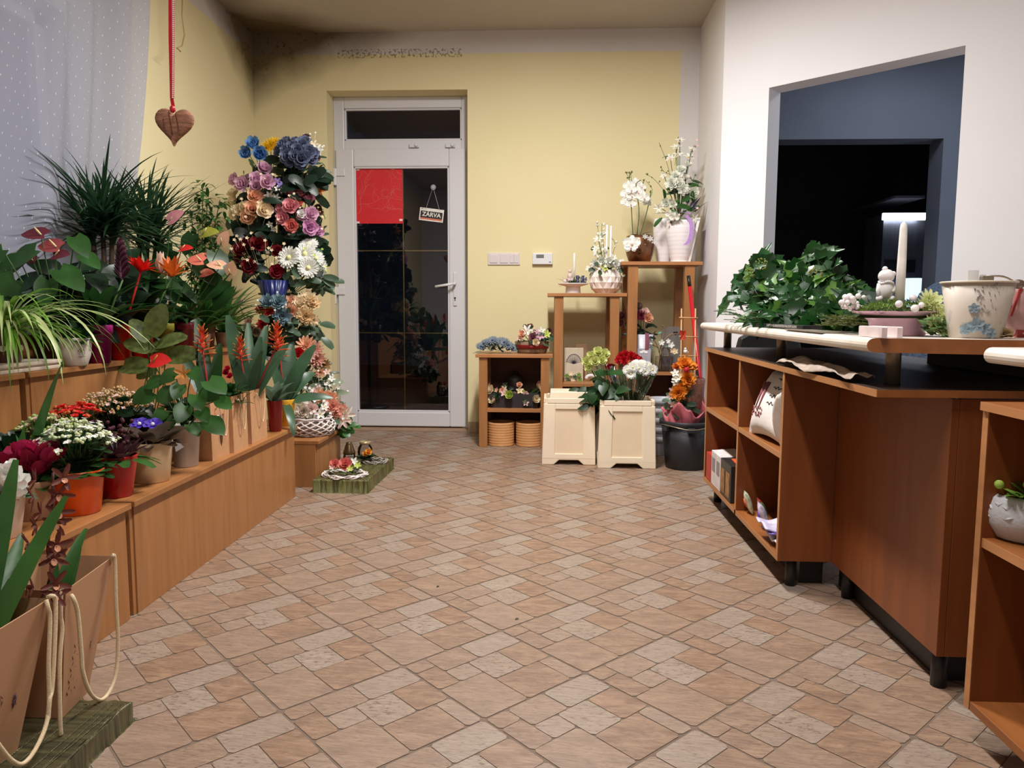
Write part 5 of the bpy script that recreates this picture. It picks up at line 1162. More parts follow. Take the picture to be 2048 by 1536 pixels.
def orchidbag(label, bn, bf, tn, tf, wd, rope):
    """tapered card carrier: wide open mouth, narrow base; corners of the aisle side given, wd = depth at base and mouth"""
    zb = .049; t = thing('orchid_bag', label, 'bag', ((bn.x+bf.x)/2-.05, (bn.y+bf.y)/2, zb), group='tall kraft orchid bags'); o1, o2 = V((-wd[0], 0, 0)), V((-wd[1], 0, 0))
    v = [bn+o1, bn, bf, bf+o1, tn+o2, tn, tf, tf+o2]
    obj('bag_body', MB().add(v, [(3, 2, 1, 0), (0, 1, 5, 4), (1, 2, 6, 5), (2, 3, 7, 6), (3, 0, 4, 7)]), KB, t, smooth=False, solid=.0025, world=True)
    # lavender print on the aisle-facing side
    mb, mp_ = MB(), MB(); rnd = random.Random(3)
    def on(u, w_): a = V(v[1])*(1-u)+V(v[2])*u; b = V(v[5])*(1-u)+V(v[6])*u; return a*(1-w_)+b*w_+V((.0022, 0, 0))
    for s_ in (-.12, 0, .12):
        for k in range(9):
            p = on(.25+s_+k*.018, .15+k*.042); q_ = on(.25+s_+k*.018+.035*(1 if k % 2 else -1), .15+k*.042+.035); mb.tube([p, (p+q_)/2, q_], [.0006, .0013, .0004], 4)
    obj('leaf_print', mb, mat('faded_brown_print', (108, 76, 62), .8), t, world=True)
    for k in range(30): a = rnd.uniform(0, 2*PI); r = rnd.uniform(.0, .045); p = on(.72+r*math.cos(a)*1.2, .42+r*math.sin(a)*1.6); mp_.tube([on(.72, .42), p], [.0012, .0004], 4)
    obj('flower_print', mp_, mat('faded_violet_print', (92, 64, 84), .8), t, world=True)
    for r_ in rope: obj('cord_handle', MB().tube(smooth_pts(r_, 5), .0042, 8), ROPE, t, world=True)
    return t
xt = -.975
def A(px, py, X=-.965): return at(px, py, X=X)
orchidbag('tall tapered kraft card bag standing at the far end of the foil board', at(124, 1436, z=.049), at(175, 1384, z=.049), at(131, 1181, X=xt), at(227, 1112, X=xt), (.10, .17),
    [[A(142, 1190, -.972), A(148, 1200), A(156, 1230), A(163, 1310), A(166, 1345), A(180, 1385), A(200, 1400), A(218, 1385), A(232, 1345), A(236, 1280), A(232, 1200), A(230, 1125), A(226, 1110), A(220, 1125, -.98)],
     [A(133, 1178, -.97), A(127, 1172), A(122, 1180), A(121, 1230), A(124, 1260), A(119, 1330), A(120, 1440), A(122, 1470)]])
xa = -.97
b0_ = at(34, 1500, z=.049); t0_ = at(99, 1197, X=xa)
orchidbag('tall tapered kraft card bag nearest the viewer, cut by the picture edge', b0_+V((.0, -.11, 0)), b0_, t0_+V((.0, -.24, -.005)), t0_, (.10, .17),
    [[A(92, 1200, -.965), A(96, 1215, -.96), A(100, 1240, -.96), A(97, 1330, -.96), A(98, 1400, -.96), A(92, 1450, -.955), A(70, 1500, -.95), A(45, 1528, -.95), A(20, 1518, -.95), A(-10, 1480, -.95)],
     [A(95, 1195, -.97), A(104, 1192, -.96), A(111, 1205, -.96), A(109, 1290, -.96), A(104, 1375, -.96), A(99, 1400, -.957), A(96, 1440, -.957)]])
# orchids in those bags
def orchid_plant(label, c, leaves, spray=None):
    t = thing('orchid_plant', label, 'potted plant', c)
    obj('pot', MB().lathe([(.035, 0), (.045, .12), (.041, .12), (.038, .1)], 20), BROWNG, t); mb = MB()
    for px, py, Y, w_, ex in leaves:
        p = at(px, py, Y=Y)-t.location; b0 = V((0, 0, .12)); d_ = p-b0; leafn(mb, b0, dirv(math.atan2(d_.y, d_.x), min(1.5, math.asin(d_.z/d_.length)+ex*.5)), facing(p+t.location, .8, .25), d_.length*1.08, w_, ex, 10, 'spoon', .2)
    obj('foliage', mb, G_MID, t)
    if spray:
        pts = [at(px, py, Y=Y)-t.location for px, py, Y in spray]; obj('flower_stalk', MB().tube(smooth_pts([V((0, 0, .1))]+pts, 4), .0028, 6), petal('maroon_stalk', (74, 34, 30)), t)
        sp = smooth_pts(pts, 5)
        for k, p in enumerate(sp[::2]):
            for s_ in (-1, 1):
                mb = MB(); n_ = V((s_*.8, -.7, random.uniform(-.3, .5))); c_ = p+V((s_*.022+random.uniform(-.01, .01), -.012, random.uniform(-.01, .01)))
                starflower(mb, c_, n_, .030, 0, 5, .36); patch(mb, c_, *(lambda f: (-f[1], f[0], f[2]))(frame(n_)), .014, .012, .3, .3, 0, 1)
                obj('flower', mb, [petal('maroon', (98, 46, 38)), petal('salmon_lip', (224, 158, 122))], t)
    return t
orchid_plant('maroon star-flowered orchid with broad leaves in the nearest kraft bag', tuple(b0_+V((-.05, -.055, .006))), [(52, 955, 1.40, .040, .15), (150, 1040, 1.36, .038, .35), (-10, 1050, 1.34, .055, .2), (22, 1030, 1.46, .05, .3), (60, 1185, 1.36, .03, .4), (6, 960, 1.34, .035, .15), (80, 1090, 1.47, .04, .4), (35, 1080, 1.40, .05, .4), (-5, 1000, 1.38, .05, .3), (48, 1100, 1.42, .045, .5)],
    [(92, 1180, 1.40), (95, 1100, 1.42), (104, 1020, 1.44), (106, 945, 1.46)])
orchid_plant('orchid with long drooping leaves in the farther kraft bag', tuple((at(124, 1436, z=.049)+at(175, 1384, z=.049))/2+V((-.055, 0, .006))), [(236, 1090, 1.56, .03, .9), (352, 1170, 1.62, .026, 2.3), (205, 1105, 1.58, .035, .6), (150, 1150, 1.5, .03, .5)])
# tall broad leaves of the potted lily near the upper step
t = plant2('broad_leaf_plant', 'tall plant with one broad slanting leaf in front of the drip tray', 45, -1.40, BT, .05, .09, BROWNG, cat='potted plant')
mb = MB(); b0 = V((0, 0, .08)); yy = t.location.y
for px, py, w_, ex in ((128, 722, .045, .15), (50, 850, .05, .3), (30, 870, .045, .3), (70, 880, .04, .5)):
    p = at(px, py, Y=yy)-t.location; d_ = p-b0; leaf(mb, b0, math.atan2(d_.y, d_.x), math.asin(d_.z/d_.length)+ex*.5, d_.length, w_, ex, 10, 'oval', .25)
obj('foliage', mb, G_MID, t)
# ================================================================ ARTIFICIAL FLOWER TOWER
random.seed(77)
FK = {'rose': rose, 'ran': ranunculus, 'carn': carnation, 'dahlia': dahlia}
G_FAUX = leafmat('faux_dark_leaf', (24, 44, 30)); G_FAUX2 = leafmat('faux_grey_leaf', (66, 88, 66))
def bouquet(label, base, flowers, leaves=26, lm=G_FAUX, LL=.09, LW=.05, group='artificial bouquets', name='artificial_bouquet', drop=.05, fill=None, cat='flowers', near=.55):
    """base = (px, py, Y) where the stems meet; flowers = (px, py, Y, kind, radius, material)"""
    if base[0] < 700 and name == 'artificial_bouquet' and len(flowers) > 3: flowers = [(x, y, Y, k, r*1.14, m) for x, y, Y, k, r, m in flowers]; leaves = int(leaves*1.5)
    b = at(base[0], base[1], Y=base[2]); t = thing(name, label, cat, b, group=group)
    ms = MB(); cen = V((0, 0, 0)); P_ = []
    for px, py, Y, kind, r, m in flowers:
        p = at(px, py, Y=Y)-b; P_.append((p, kind, r, m)); cen += p
    cen /= len(P_); cen += V((0, .06, -.02))
    for p, kind, r, m in P_:
        n = ((p-cen).normalized()*1.0+(V((0, 0, HC))-b-p).normalized()*.9+V((0, 0, .25))).normalized(); mb = MB()
        if kind in FK: FK[kind](mb, p, n, r); mm = m
        elif kind == 'daisy': daisy(mb, p, n, r); mm = [m, YEL_C]
        elif kind == 'gerb': daisy(mb, p, n, r, 0, 1, 20); mm = [m, CREAM_C]
        elif kind == 'orchid': orchid(mb, p, n, r); mm = [m, petal('orchid_lip', (206, 160, 150))]
        elif kind == 'lily': ring_petals(mb, p, n, r, 6, r*1.2, r*.45, .6, -.3); mb.ball(p+n*r*.2, r*.1, 1, 6, 4); mm = [m, YEL_C]
        elif kind == 'ball': mb.ball(p, r, 0, 14, 10); mm = m
        else: starflower(mb, p, n, r, 0, 5, .6, 1); mm = [m, YEL_C]
        obj({'rose': 'rose', 'ran': 'ranunculus', 'carn': 'carnation', 'dahlia': 'dahlia', 'daisy': 'daisy', 'gerb': 'gerbera', 'orchid': 'orchid_bloom', 'lily': 'lily', 'ball': 'bud'}.get(kind, 'flower'), mb, mm, t)
        e = p-n*r*.3; ms.tube([V((0, 0, 0))+e*.02, (e*.5+V((0, 0, .0))), e], .0022, 5, cap=False)
    obj('stems', ms, G_STEM, t)
    if leaves:
        mb = MB()
        for k in range(leaves):
            p = random.choice(P_)[0]; q_ = p*random.uniform(near, .97)+V((random.uniform(-.05, .05), random.uniform(-.02, .07), -drop+random.uniform(-.05, .03)))
            a_ = random.uniform(-PI, PI); leafn(mb, q_, V((math.cos(a_), math.sin(a_)*.5, random.uniform(-.7, .4))), facing(q_+b, .5, .5), LL*random.uniform(.7, 1.15), LW*random.uniform(.8, 1.2), .5, 5, 'petal', .2)
        obj('foliage', mb, lm, t)
    if fill:
        n_, m, rr = fill; mb = MB()
        for k in range(n_):
            p = random.choice(P_)[0]+V((random.uniform(-.06, .06), random.uniform(-.04, .05), random.uniform(-.05, .06)))
            starflower(mb, p, up_cam(p+b), rr, 0, 5, .6)
            mb.tube([p*.15, p], .0008, 4)
        obj('filler_flowers', mb, m, t)
    return t
# the stand that carries the buckets
SX, SYY = at(560, 600, Y=4.45).x, 4.48
t = thing('flower_stand', 'dark metal display stand inside the tower of artificial bouquets', 'stand', (SX, SYY, 0))
obj('base_plate', MB().lathe([(.17, 0), (.17, .015), (.02, .02), (0, .02)], 32), BLACKM, t)
obj('pole', MB().tube([(0, 0, .015), (0, 0, 1.62)], .015, 12), BLACKM, t)
for z in (.62, .98, 1.32, 1.60): obj('tier_ring', MB().tube([(.13*math.cos(a), .13*math.sin(a), z) for a in [2*PI*k/28 for k in range(28)]], .006, 6, closed=True), BLACKM, t)
for z in (.62, .98, 1.32, 1.60):
    for a in (0, 2.09, 4.19): obj('spoke', MB().tube([(0, 0, z), (.13*math.cos(a), .13*math.sin(a), z)], .004, 6), BLACKM, t)
# dark vases on the tiers
NAVY = mat('navy_plastic', (22, 34, 92), .35, var=.1)
vz = at(548, 601, Y=4.15); vh = at(548, 561, Y=4.15).z-at(548, 628, Y=4.15).z
t = thing('fluted_bucket', 'dark blue fluted bucket holding red roses and white gerberas in the flower tower', 'bucket', (vz.x, 4.15, at(548, 628, Y=4.15).z))
obj('bucket_body', MB().lathe([(.050, 0), (.062, vh*.5), (.084, vh), (.078, vh), (.056, vh*.5), (.045, .01)], 96, wob=lambda a, t_: 1+.035*math.cos(a*18)), NAVY, t)
for lab, px, py, Y in (('dark vase holding the slate-blue bouquet at the top of the flower tower', 590, 400, 4.42), ('dark vase holding the pink bouquets in the middle of the flower tower', 600, 480, 4.42), ('dark vase holding the peach roses on the curtain side of the flower tower', 510, 470, 4.42), ('dark vase holding the teal and cream bouquets low in the flower tower', 575, 690, 4.4)):
    p = at(px, py, Y=Y); t = thing('vase', lab, 'vase', (p.x, Y, p.z-.09), group='dark vases in the tower'); obj('vase_body', MB().lathe([(.030, 0), (.035, .02), (.045, .16), (.040, .16), (.03, .02)], 24), mat('dark_vase', (26, 28, 34), .4), t)
Y1 = 4.25
bouquet('trio of light blue globe ranunculus at the top of the flower tower', (520, 345, 4.35), [(507, 292, Y1, 'ran', .040, BLUE_P), (496, 308, Y1, 'ran', .038, BLUE_P), (519, 309, Y1-.03, 'ran', .042, BLUE_P)], 14, G_FAUX2, .06, .04)
bouquet('yellow chrysanthemum spray behind the blue roses', (545, 350, 4.45), [(540, 291, 4.40, 'dahlia', .038, YEL_P), (550, 285, 4.42, 'dahlia', .034, YEL_P), (532, 296, 4.38, 'dahlia', .030, YEL_P)], 12, G_FAUX2, .07, .04)
bouquet('large bunch of slate-blue roses crowning the flower tower', (588, 380, 4.38), [(x, y, Y1+d_, 'rose', r*.84, SLATE_P) for x, y, d_, r in ((577, 314, 0, .045), (603, 317, -.02, .044), (566, 292, .05, .038), (585, 296, .03, .04), (603, 290, .05, .04), (616, 304, .03, .042), (595, 300, .0, .036), (622, 318, .06, .036), (559, 303, .06, .034), (572, 284, .1, .034), (590, 284, .1, .034), (610, 282, .1, .034), (590, 312, -.03, .034), (612, 312, -.0, .032), (572, 302, .02, .034), (628, 306, .06, .03), (580, 324, -.01, .03), (600, 328, -.01, .03))], 46, G_FAUX, .11, .06, drop=.10)
bouquet('burgundy daisies and small white lilies beside the slate-blue roses', (620, 350, 4.45), [(612, 277, 4.4, 'daisy', .028, BURG_P), (632, 315, 4.4, 'daisy', .024, BURG_P), (634, 300, 4.4, 'lily', .03, WHITE_P), (628, 290, 4.42, 'lily', .024, CREAM_P)], 16, G_FAUX2, .05, .015, fill=(14, WHITE_P, .007))
bouquet('lilac-pink roses on the curtain side of the upper tower', (520, 440, 4.40), [(x, y, Y1+d_, 'rose', r, LILAC_P) for x, y, d_, r in ((528, 338, .05, .036), (470, 360, .05, .032), (485, 368, .0, .036), (513, 358, .0, .034), (511, 372, -.02, .028), (534, 364, -.03, .036), (497, 357, .1, .026))], 30, G_FAUX, .09, .045, fill=(16, CREAM_P, .009))
bouquet('violet and white small-flowered spray in the heart of the tower', (560, 440, 4.36), [(555, 363, Y1, 'star', .022, petal('soft_violet', (132, 110, 178))), (562, 372, Y1-.02, 'star', .022, petal('soft_violet', (132, 110, 178))), (556, 378, Y1-.03, 'star', .020, WHITE_P), (565, 382, Y1-.03, 'star', .020, WHITE_P), (540, 393, Y1-.02, 'lily', .026, WHITE_P), (552, 396, Y1-.02, 'lily', .022, WHITE_P), (530, 392, Y1, 'lily', .02, WHITE_P), (540, 448, Y1-.03, 'star', .018, WHITE_P), (547, 458, Y1-.03, 'star', .016, WHITE_P)], 34, G_FAUX, .09, .05)
bouquet('peach-cream roses on the curtain side of the flower tower', (510, 500, 4.40), [(x, y, Y1+d_, 'rose', r, CREAM_P if k % 3 else PEACH_P) for k, (x, y, d_, r) in enumerate(((510, 394, -.02, .038), (468, 388, .08, .032), (466, 405, .06, .034), (505, 417, -.04, .038), (528, 420, -.05, .040), (492, 415, -.0, .03), (495, 434, -.03, .034), (470, 428, .05, .032), (480, 420, .02, .03)))], 44, G_FAUX, .12, .07, fill=(26, CREAM_P, .010), drop=.08)
bouquet('salmon-pink rose bouquet with pale lilac buds facing the door', (600, 500, 4.38), [(x, y, Y1+d_, 'rose', r, m_) for x, y, d_, r, m_ in ((583, 413, -.04, .040, CORAL_P if False else ROSEPINK_P), (563, 418, -.02, .030, ROSEPINK_P), (567, 436, -.04, .034, ROSEPINK_P), (584, 451, -.06, .032, petal('salmon', (222, 128, 120))), (583, 386, .03, .036, ROSEPINK_P), (600, 393, .05, .04, ROSEPINK_P), (612, 400, .06, .04, petal('dusty', (196, 116, 130))), (622, 428, .02, .034, LILAC_P), (606, 431, .0, .03, LILAC_P), (620, 454, -.02, .038, petal('orchid_pink', (216, 162, 198))), (636, 463, .04, .028, petal('orchid_pink', (206, 144, 190))), (596, 408, .0, .022, CORAL_P), (603, 428, -.02, .02, WHITE_P))], 44, G_FAUX, .12, .065, fill=(20, CREAM_P, .009), drop=.09)
bouquet('brown and white lily sprig at the door side of the pink roses', (612, 440, 4.5), [(628, 373, 4.42, 'lily', .040, petal('ivory', (226, 212, 196))), (638, 383, 4.44, 'lily', .034, BURNT_P), (622, 382, 4.42, 'lily', .034, petal('umber', (136, 84, 66)))], 10, G_FAUX2, .06, .02)
bouquet('burgundy cosmos sprig at the door side of the tower', (615, 480, 4.5), [(636, 416, 4.42, 'daisy', .026, BURG_P), (640, 424, 4.42, 'daisy', .024, BURG_P)], 8, G_FAUX2, .05, .02, fill=(8, LIME_P, .007))
bouquet('dark red velvet roses in the blue fluted bucket', (540, 600, 4.30), [(x, y, 4.18+d_, 'rose', r, m_) for x, y, d_, r, m_ in ((517, 489, -.02, .040, DKRED_P), (499, 532, -.03, .036, DKRED_P), (552, 542, -.04, .034, petal('wine_red', (138, 20, 38))), (486, 500, .03, .036, DKRED_P), (476, 498, .05, .03, DKRED_P), (553, 503, .0, .03, DKRED_P), (494, 486, .05, .03, DKRED_P), (478, 516, .04, .026, DKRED_P))], 34, G_FAUX, .08, .045, fill=(34, CREAM_P, .011), near=.88, drop=.02)
bouquet('white gerbera daisies and white roses in the blue fluted bucket', (575, 595, 4.32), [(579, 516, 4.14, 'gerb', .058, WHITE_P), (610, 509, 4.16, 'gerb', .056, WHITE_P), (618, 492, 4.24, 'gerb', .050, WHITE_P), (617, 536, 4.14, 'gerb', .052, WHITE_P), (632, 518, 4.22, 'gerb', .042, WHITE_P), (642, 530, 4.26, 'carn', .028, WHITE_P), (641, 545, 4.26, 'carn', .026, WHITE_P), (638, 515, 4.28, 'carn', .026, WHITE_P), (643, 557, 4.28, 'rose', .022, WHITE_P)], 34, G_FAUX2, .08, .045, fill=(16, LIME_P, .009), drop=.03, near=.85)
bouquet('teal-blue carnations with white pearls below the fluted bucket', (560, 690, 4.3), [(534, 603, 4.03, 'carn', .034, TEAL_P), (557, 603, 4.03, 'carn', .036, TEAL_P), (565, 631, 4.05, 'carn', .042, TEAL_P), (560, 618, 4.1, 'carn', .03, TEAL_P)], 24, G_FAUX2, .07, .04, fill=(14, WHITE_P, .007))
bouquet('small coral-red carnations below the fluted bucket', (535, 700, 4.3), [(522, 619, 4.05, 'carn', .026, petal('coral_red', (196, 52, 52))), (537, 622, 4.04, 'carn', .026, petal('coral_red', (196, 52, 52))), (524, 648, 4.04, 'carn', .024, petal('coral_red', (176, 36, 44))), (530, 672, 4.04, 'dahlia', .028, DKRED_P), (553, 655, 4.1, 'star', .02, RED_P)], 20, G_FAUX, .07, .03)
bouquet('cream peach ranunculus bouquet facing the door', (590, 690, 4.35), [(x, y, 4.15+d_, 'carn', r, m_) for x, y, d_, r, m_ in ((600, 607, 0, .042, CREAM_P), (617, 596, .03, .04, CREAM_P), (624, 605, .03, .038, petal('buttery', (226, 192, 150))), (612, 632, -.02, .04, petal('buttery', (226, 192, 150))), (582, 622, -.05, .034, PEACH_P), (583, 602, .0, .03, PEACH_P), (627, 640, .02, .028, CREAM_P))], 30, G_FAUX2, .09, .055, drop=.09)
bouquet('dusty pink dahlia bouquet halfway down the tower', (600, 790, 4.3), [(x, y, 4.12+d_, 'dahlia', r, m_) for x, y, d_, r, m_ in ((612, 690, -.02, .046, PEACH_P), (628, 700, .0, .045, petal('dusty_peach', (206, 156, 140))), (634, 718, .0, .042, petal('dusty_peach', (206, 156, 140))), (617, 710, -.04, .038, PALE_PINK), (648, 730, .02, .032, petal('olive_pink', (160, 128, 84))), (640, 745, .0, .024, PEACH_P))], 40, G_FAUX2, .07, .02, drop=.06)
bouquet('single red silk rose among the pink dahlias', (580, 760, 4.3), [(597, 706, 4.02, 'rose', .028, petal('bright_red', (186, 20, 34)))], 6, G_FAUX, .06, .03)
# pale hydrangea arrangement in the white wicker basket on the smallest bench
bz = .237
WICK = mat('white_wicker', (218, 208, 204), .7, var=.12, vs=40)
wc = back(622, 876, bz, .10); wc.y += .02
t = thing('wicker_basket', 'low round white woven basket on the smallest bench', 'basket', wc)
mb = MB()
for k in range(26):
    a0 = k*2*PI/26*1.0; n_ = 18; up = k % 2
    pts = []
    for j in range(n_+1):
        u = j/n_; z = .008+.075*u if up else .083-.075*u; rr = .098+.022*math.sin(PI*(z-.005)/.08)+.003*math.sin(j*2+k); a = a0+(1.5 if up else 1.3)*u; pts.append((rr*math.cos(a), rr*math.sin(a), z))
    mb.tube(pts, .0042, 5)
for z, r in ((.006, .10), (.086, .10), (.090, .104)): mb.tube([(r*math.cos(a), r*math.sin(a), z+.002*math.sin(a*9)) for a in [2*PI*k/36 for k in range(36)]], .0045, 5, closed=True)
obj('woven_side', mb, WICK, t)
obj('liner', MB().lathe([(.09, .004), (.105, .045), (.092, .082), (.04, .07), (0, .07)], 28), mat('basket_liner', (150, 132, 120), .9), t)
by = wc.y
bouquet('pale hydrangea and rose arrangement in the white wicker basket', (622, 862, by), [(x, y, by+d_, k_, r, m_) for x, y, d_, k_, r, m_ in ((606, 823, -.06, 'carn', .034, petal('ivory', (226, 212, 196))), (622, 818, -.04, 'carn', .03, PALE_PINK), (592, 835, -.02, 'carn', .03, petal('ivory', (226, 212, 196))), (640, 828, -.0, 'star', .026, WHITE_P), (630, 800, .04, 'star', .024, WHITE_P), (648, 815, .04, 'star', .022, WHITE_P))], 26, G_GREY, .06, .035, fill=(20, WHITE_P, .010))
bouquet('peach carnation bunch leaning over the smallest bench toward the door', (668, 870, 4.05), [(x, y, 3.95+d_, 'carn', r, m_) for x, y, d_, r, m_ in ((641, 793, .0, .034, PEACH_P), (660, 795, .02, .034, PEACH_P), (633, 785, .05, .03, PALE_PINK), (665, 812, -.02, .036, petal('blush', (232, 168, 148))), (672, 822, .0, .034, petal('blush', (232, 168, 148))), (655, 820, .0, .03, PEACH_P), (683, 818, .05, .026, petal('blush', (232, 168, 148))))]+[(690, 830, 4.0, 'lily', .045, petal('ivory', (226, 212, 196))), (684, 840, 3.98, 'lily', .04, PALE_PINK)], 24, G_MID, .06, .04, fill=(22, WHITE_P, .010))
bouquet('silvery lamb-ear leaves and white sprigs above the wicker basket', (640, 830, 4.2), [(663, 757, 4.1, 'star', .02, WHITE_P), (640, 775, 4.1, 'star', .018, WHITE_P), (676, 775, 4.1, 'star', .012, WHITE_P), (600, 762, 4.1, 'star', .018, PALE_PINK), (654, 745, 4.1, 'star', .02, PALE_PINK)], 14, leafmat('silver_leaf', (132, 146, 122), .6), .11, .04, fill=(20, WHITE_P, .007))
bouquet('dusty cream blooms in a white wicker pot at the left foot of the tower', (510, 690, 4.45), [(503, 659, 4.3, 'ran', .026, PALE_PINK), (513, 663, 4.3, 'ran', .026, petal('ivory', (226, 212, 196))), (493, 655, 4.32, 'ran', .022, WHITE_P), (498, 645, 4.34, 'ran', .02, PALE_PINK), (478, 608, 4.34, 'rose', .024, LILAC_P)], 30, G_FAUX2, .08, .04)
# ---- lanterns and wreaths on the foil board
LZ = .066
c = back(697, 925, LZ, .03)
GLS = glassmat('clear_glass', refl=.12, tr=.92); GOLDM = mat('aged_bronze', (104, 86, 62), .3, metal=.8)
c = at(697, 930, z=LZ); c.y += .02; s_ = 1.0
t = thing('grave_lantern', 'small clear glass lantern with tall bronze cap on the foil board', 'lantern', c)
obj('glass_body', MB().lathe([(.020, 0), (.030, .006), (.034, .03), (.030, .055), (.027, .060)], 28), GLS, t)
obj('cap', MB().lathe([(.032, .056), (.033, .066), (.028, .078), (.020, .105), (.016, .112), (.0165, .118), (.013, .120), (0, .120)], 28), GOLDM, t)
obj('candle', MB().lathe([(.020, .004), (.020, .04), (0, .041)], 18), mat('candle_wax', (224, 220, 212), .5, sss=.2), t)
c = at(726, 920, z=LZ); c.y += .05
t = thing('grave_lantern', 'round clear glass jar lantern with gold-rimmed lid behind the small wreath', 'lantern', c)
obj('glass_body', MB().lathe([(.024, 0), (.038, .008), (.042, .035), (.038, .062), (.028, .078), (.027, .084)], 28), GLS, t)
obj('lid', MB().lathe([(.028, .080), (.031, .083), (.031, .094), (.026, .097), (0, .098)], 28), mat('pale_gold', (196, 176, 132), .3, metal=.6), t)
def wreath(label, c, R, mb_fn, ringm):
    t = thing('wreath', label, 'wreath', c); mb = MB()
    for k in range(7):
        rr = R*(.80+.05*math.cos(k)); mb.tube([(rr*(1+.08*math.sin(a*7+k))*math.cos(a), rr*.8*(1+.08*math.sin(a*7+k))*math.sin(a), .006+.005*math.sin(a*9+k*2)+.003*(k % 3)) for a in [2*PI*j/48 for j in range(48)]], .0032, 5, closed=True)
    obj('woven_ring', mb, ringm, t); return t
c = back(690, 960, LZ, .10); c.z = LZ
wc2 = c
t = wreath('white rope wreath with salmon roses, front of the foil board', c, .132, None, WICK); t.rotation_euler.z = -.25
def addf(t, label, pts, lm=G_MID, leaves=12, LL=.04, LW=.022):
    for px, py, dy, kind, r, m in pts:
        p = at(px, py, Y=t.location.y+dy)-t.location; p = Matrix.Rotation(-t.rotation_euler.z, 3, 'Z') @ p; n = up_cam(at(px, py, Y=t.location.y+dy), .45); mb = MB()
        if kind in FK: FK[kind](mb, p, n, r)
        else: starflower(mb, p, n, r, 0, 5, .6)
        obj({'rose': 'rose', 'carn': 'carnation', 'dahlia': 'dahlia', 'ran': 'ranunculus'}.get(kind, 'flower'), mb, m, t)
    mb = MB()
    for k in range(leaves):
        p = at(pts[k % len(pts)][0]+random.uniform(-8, 8), pts[k % len(pts)][1]+8, Y=t.location.y)-t.location; p.z = max(.01, p.z); leaf(mb, p, random.uniform(-PI, PI), random.uniform(0, .5), LL, LW, .4, 5, 'petal', .2)
    obj('foliage', mb, lm, t)
addf(t, '', [(691, 929, -.05, 'rose', .032, petal('salmon', (222, 128, 120))), (670, 928, -.03, 'rose', .024, petal('salmon', (222, 128, 120))), (709, 923, -.0, 'star', .022, WHITE_P), (716, 931, -.02, 'star', .02, LIME_P), (700, 938, -.08, 'star', .018, LIME_P), (664, 935, -.05, 'star', .016, PALE_PINK)])
c = back(745, 935, LZ, .07); c.z = LZ; c.y += .06
t = wreath('small grey twig wreath with an orange rose, back of the foil board', c, .08, None, mat('grey_twig', (150, 140, 132), .8, var=.2)); t.rotation_euler.z = .2
addf(t, '', [(737, 904, -.03, 'rose', .018, petal('apricot', (230, 160, 70))), (730, 908, -.03, 'rose', .015, petal('apricot', (230, 160, 70)))], G_DARK, 26, .04, .03)
# ================================================================ RIGHT BACK CORNER: THINGS ON THE STANDS
random.seed(8)
PORC = mat('white_porcelain', (234, 228, 228), .25, var=.02); BRONZE = mat('bronze_glaze', (122, 86, 62), .28, metal=.6, var=.25, vs=15)
def P(px, py, Y): return at(px, py, Y=Y)
ZS3 = 1.20; Y3 = 5.02
c = P(1279, 520, Y3); c.z = ZS3; k_ = Y3/1500
t = thing('face_planter', 'bronze head-shaped planter with closed eyes on the tallest stand', 'planter', c)
R = 27*k_; H = 52*k_
obj('head', MB().lathe([(R*.62, 0), (R*.78, .01), (R*.96, H*.3), (R*1.08, H*.62), (R*1.04, H*.85), (R*.95, H), (R*.88, H), (R*.9, H*.7)], 40), BRONZE, t)
mb = MB().ball((-.012, -R*.98, H*.36), .013, 0, 10, 8, (1.1, .8, .38)); mb.ball((-.012, -R*.98, H*.28), .013, 0, 10, 8, (.95, .8, .42)); obj('lips', mb, BRONZE, t)
mb = MB().tube([(-.014, -R*1.03, H*.72), (-.014, -R*1.16, H*.48), (-.012, -R*1.02, H*.45)], [.005, .010, .006], 10); obj('nose', mb, BRONZE, t)
for sx in (-.05, .03): obj('eyelid', MB().tube(smooth_pts([(sx-.016, -R*.98, H*.68), (sx, -R*1.08, H*.63), (sx+.016, -R*.99, H*.68)], 4), .003, 6), BRONZE, t)
obj('moss', MB().lathe([(R*.9, H*.93), (R*.5, H*1.02), (0, H*1.05)], 20), mat('grey_moss', (128, 122, 108), .95, var=.4, bump=.8), t)
ORLIP = petal('orchid_lip', (206, 160, 150))
o = thing('artificial_orchid', 'white moth orchid with tall bare stems in the bronze planter', 'flowers', c+V((0, 0, H)))
for px, py, dy, r in ((1258, 372, .0, .038), (1270, 366, .03, .036), (1253, 388, .0, .038), (1264, 392, -.03, .036), (1276, 385, -.03, .038), (1287, 396, -.04, .040), (1252, 404, .0, .034), (1262, 408, -.02, .034), (1294, 404, -.0, .034), (1282, 374, .02, .032), (1263, 380, -.04, .034), (1264, 486, -.17, .05), (1262, 494, -.18, .04)):
    mb = MB(); p = P(px, py, Y3+dy)-o.location; n = (V((0, -1, .15))+V(((px-1272)/60, 0, 0))).normalized(); orchid(mb, p, n, r); obj('orchid_bloom', mb, [WHITE_P, ORLIP], o)
for pts in ([(1266, 470), (1264, 440), (1262, 400), (1258, 360), (1262, 345)], [(1274, 470), (1278, 430), (1276, 400), (1272, 370), (1282, 360)], [(1280, 472), (1292, 430), (1300, 395), (1302, 380)]):
    obj('flower_stalk', MB().tube(smooth_pts([P(a, b, Y3+.01)-o.location for a, b in pts], 4), .0028, 6), G_STEM, o)
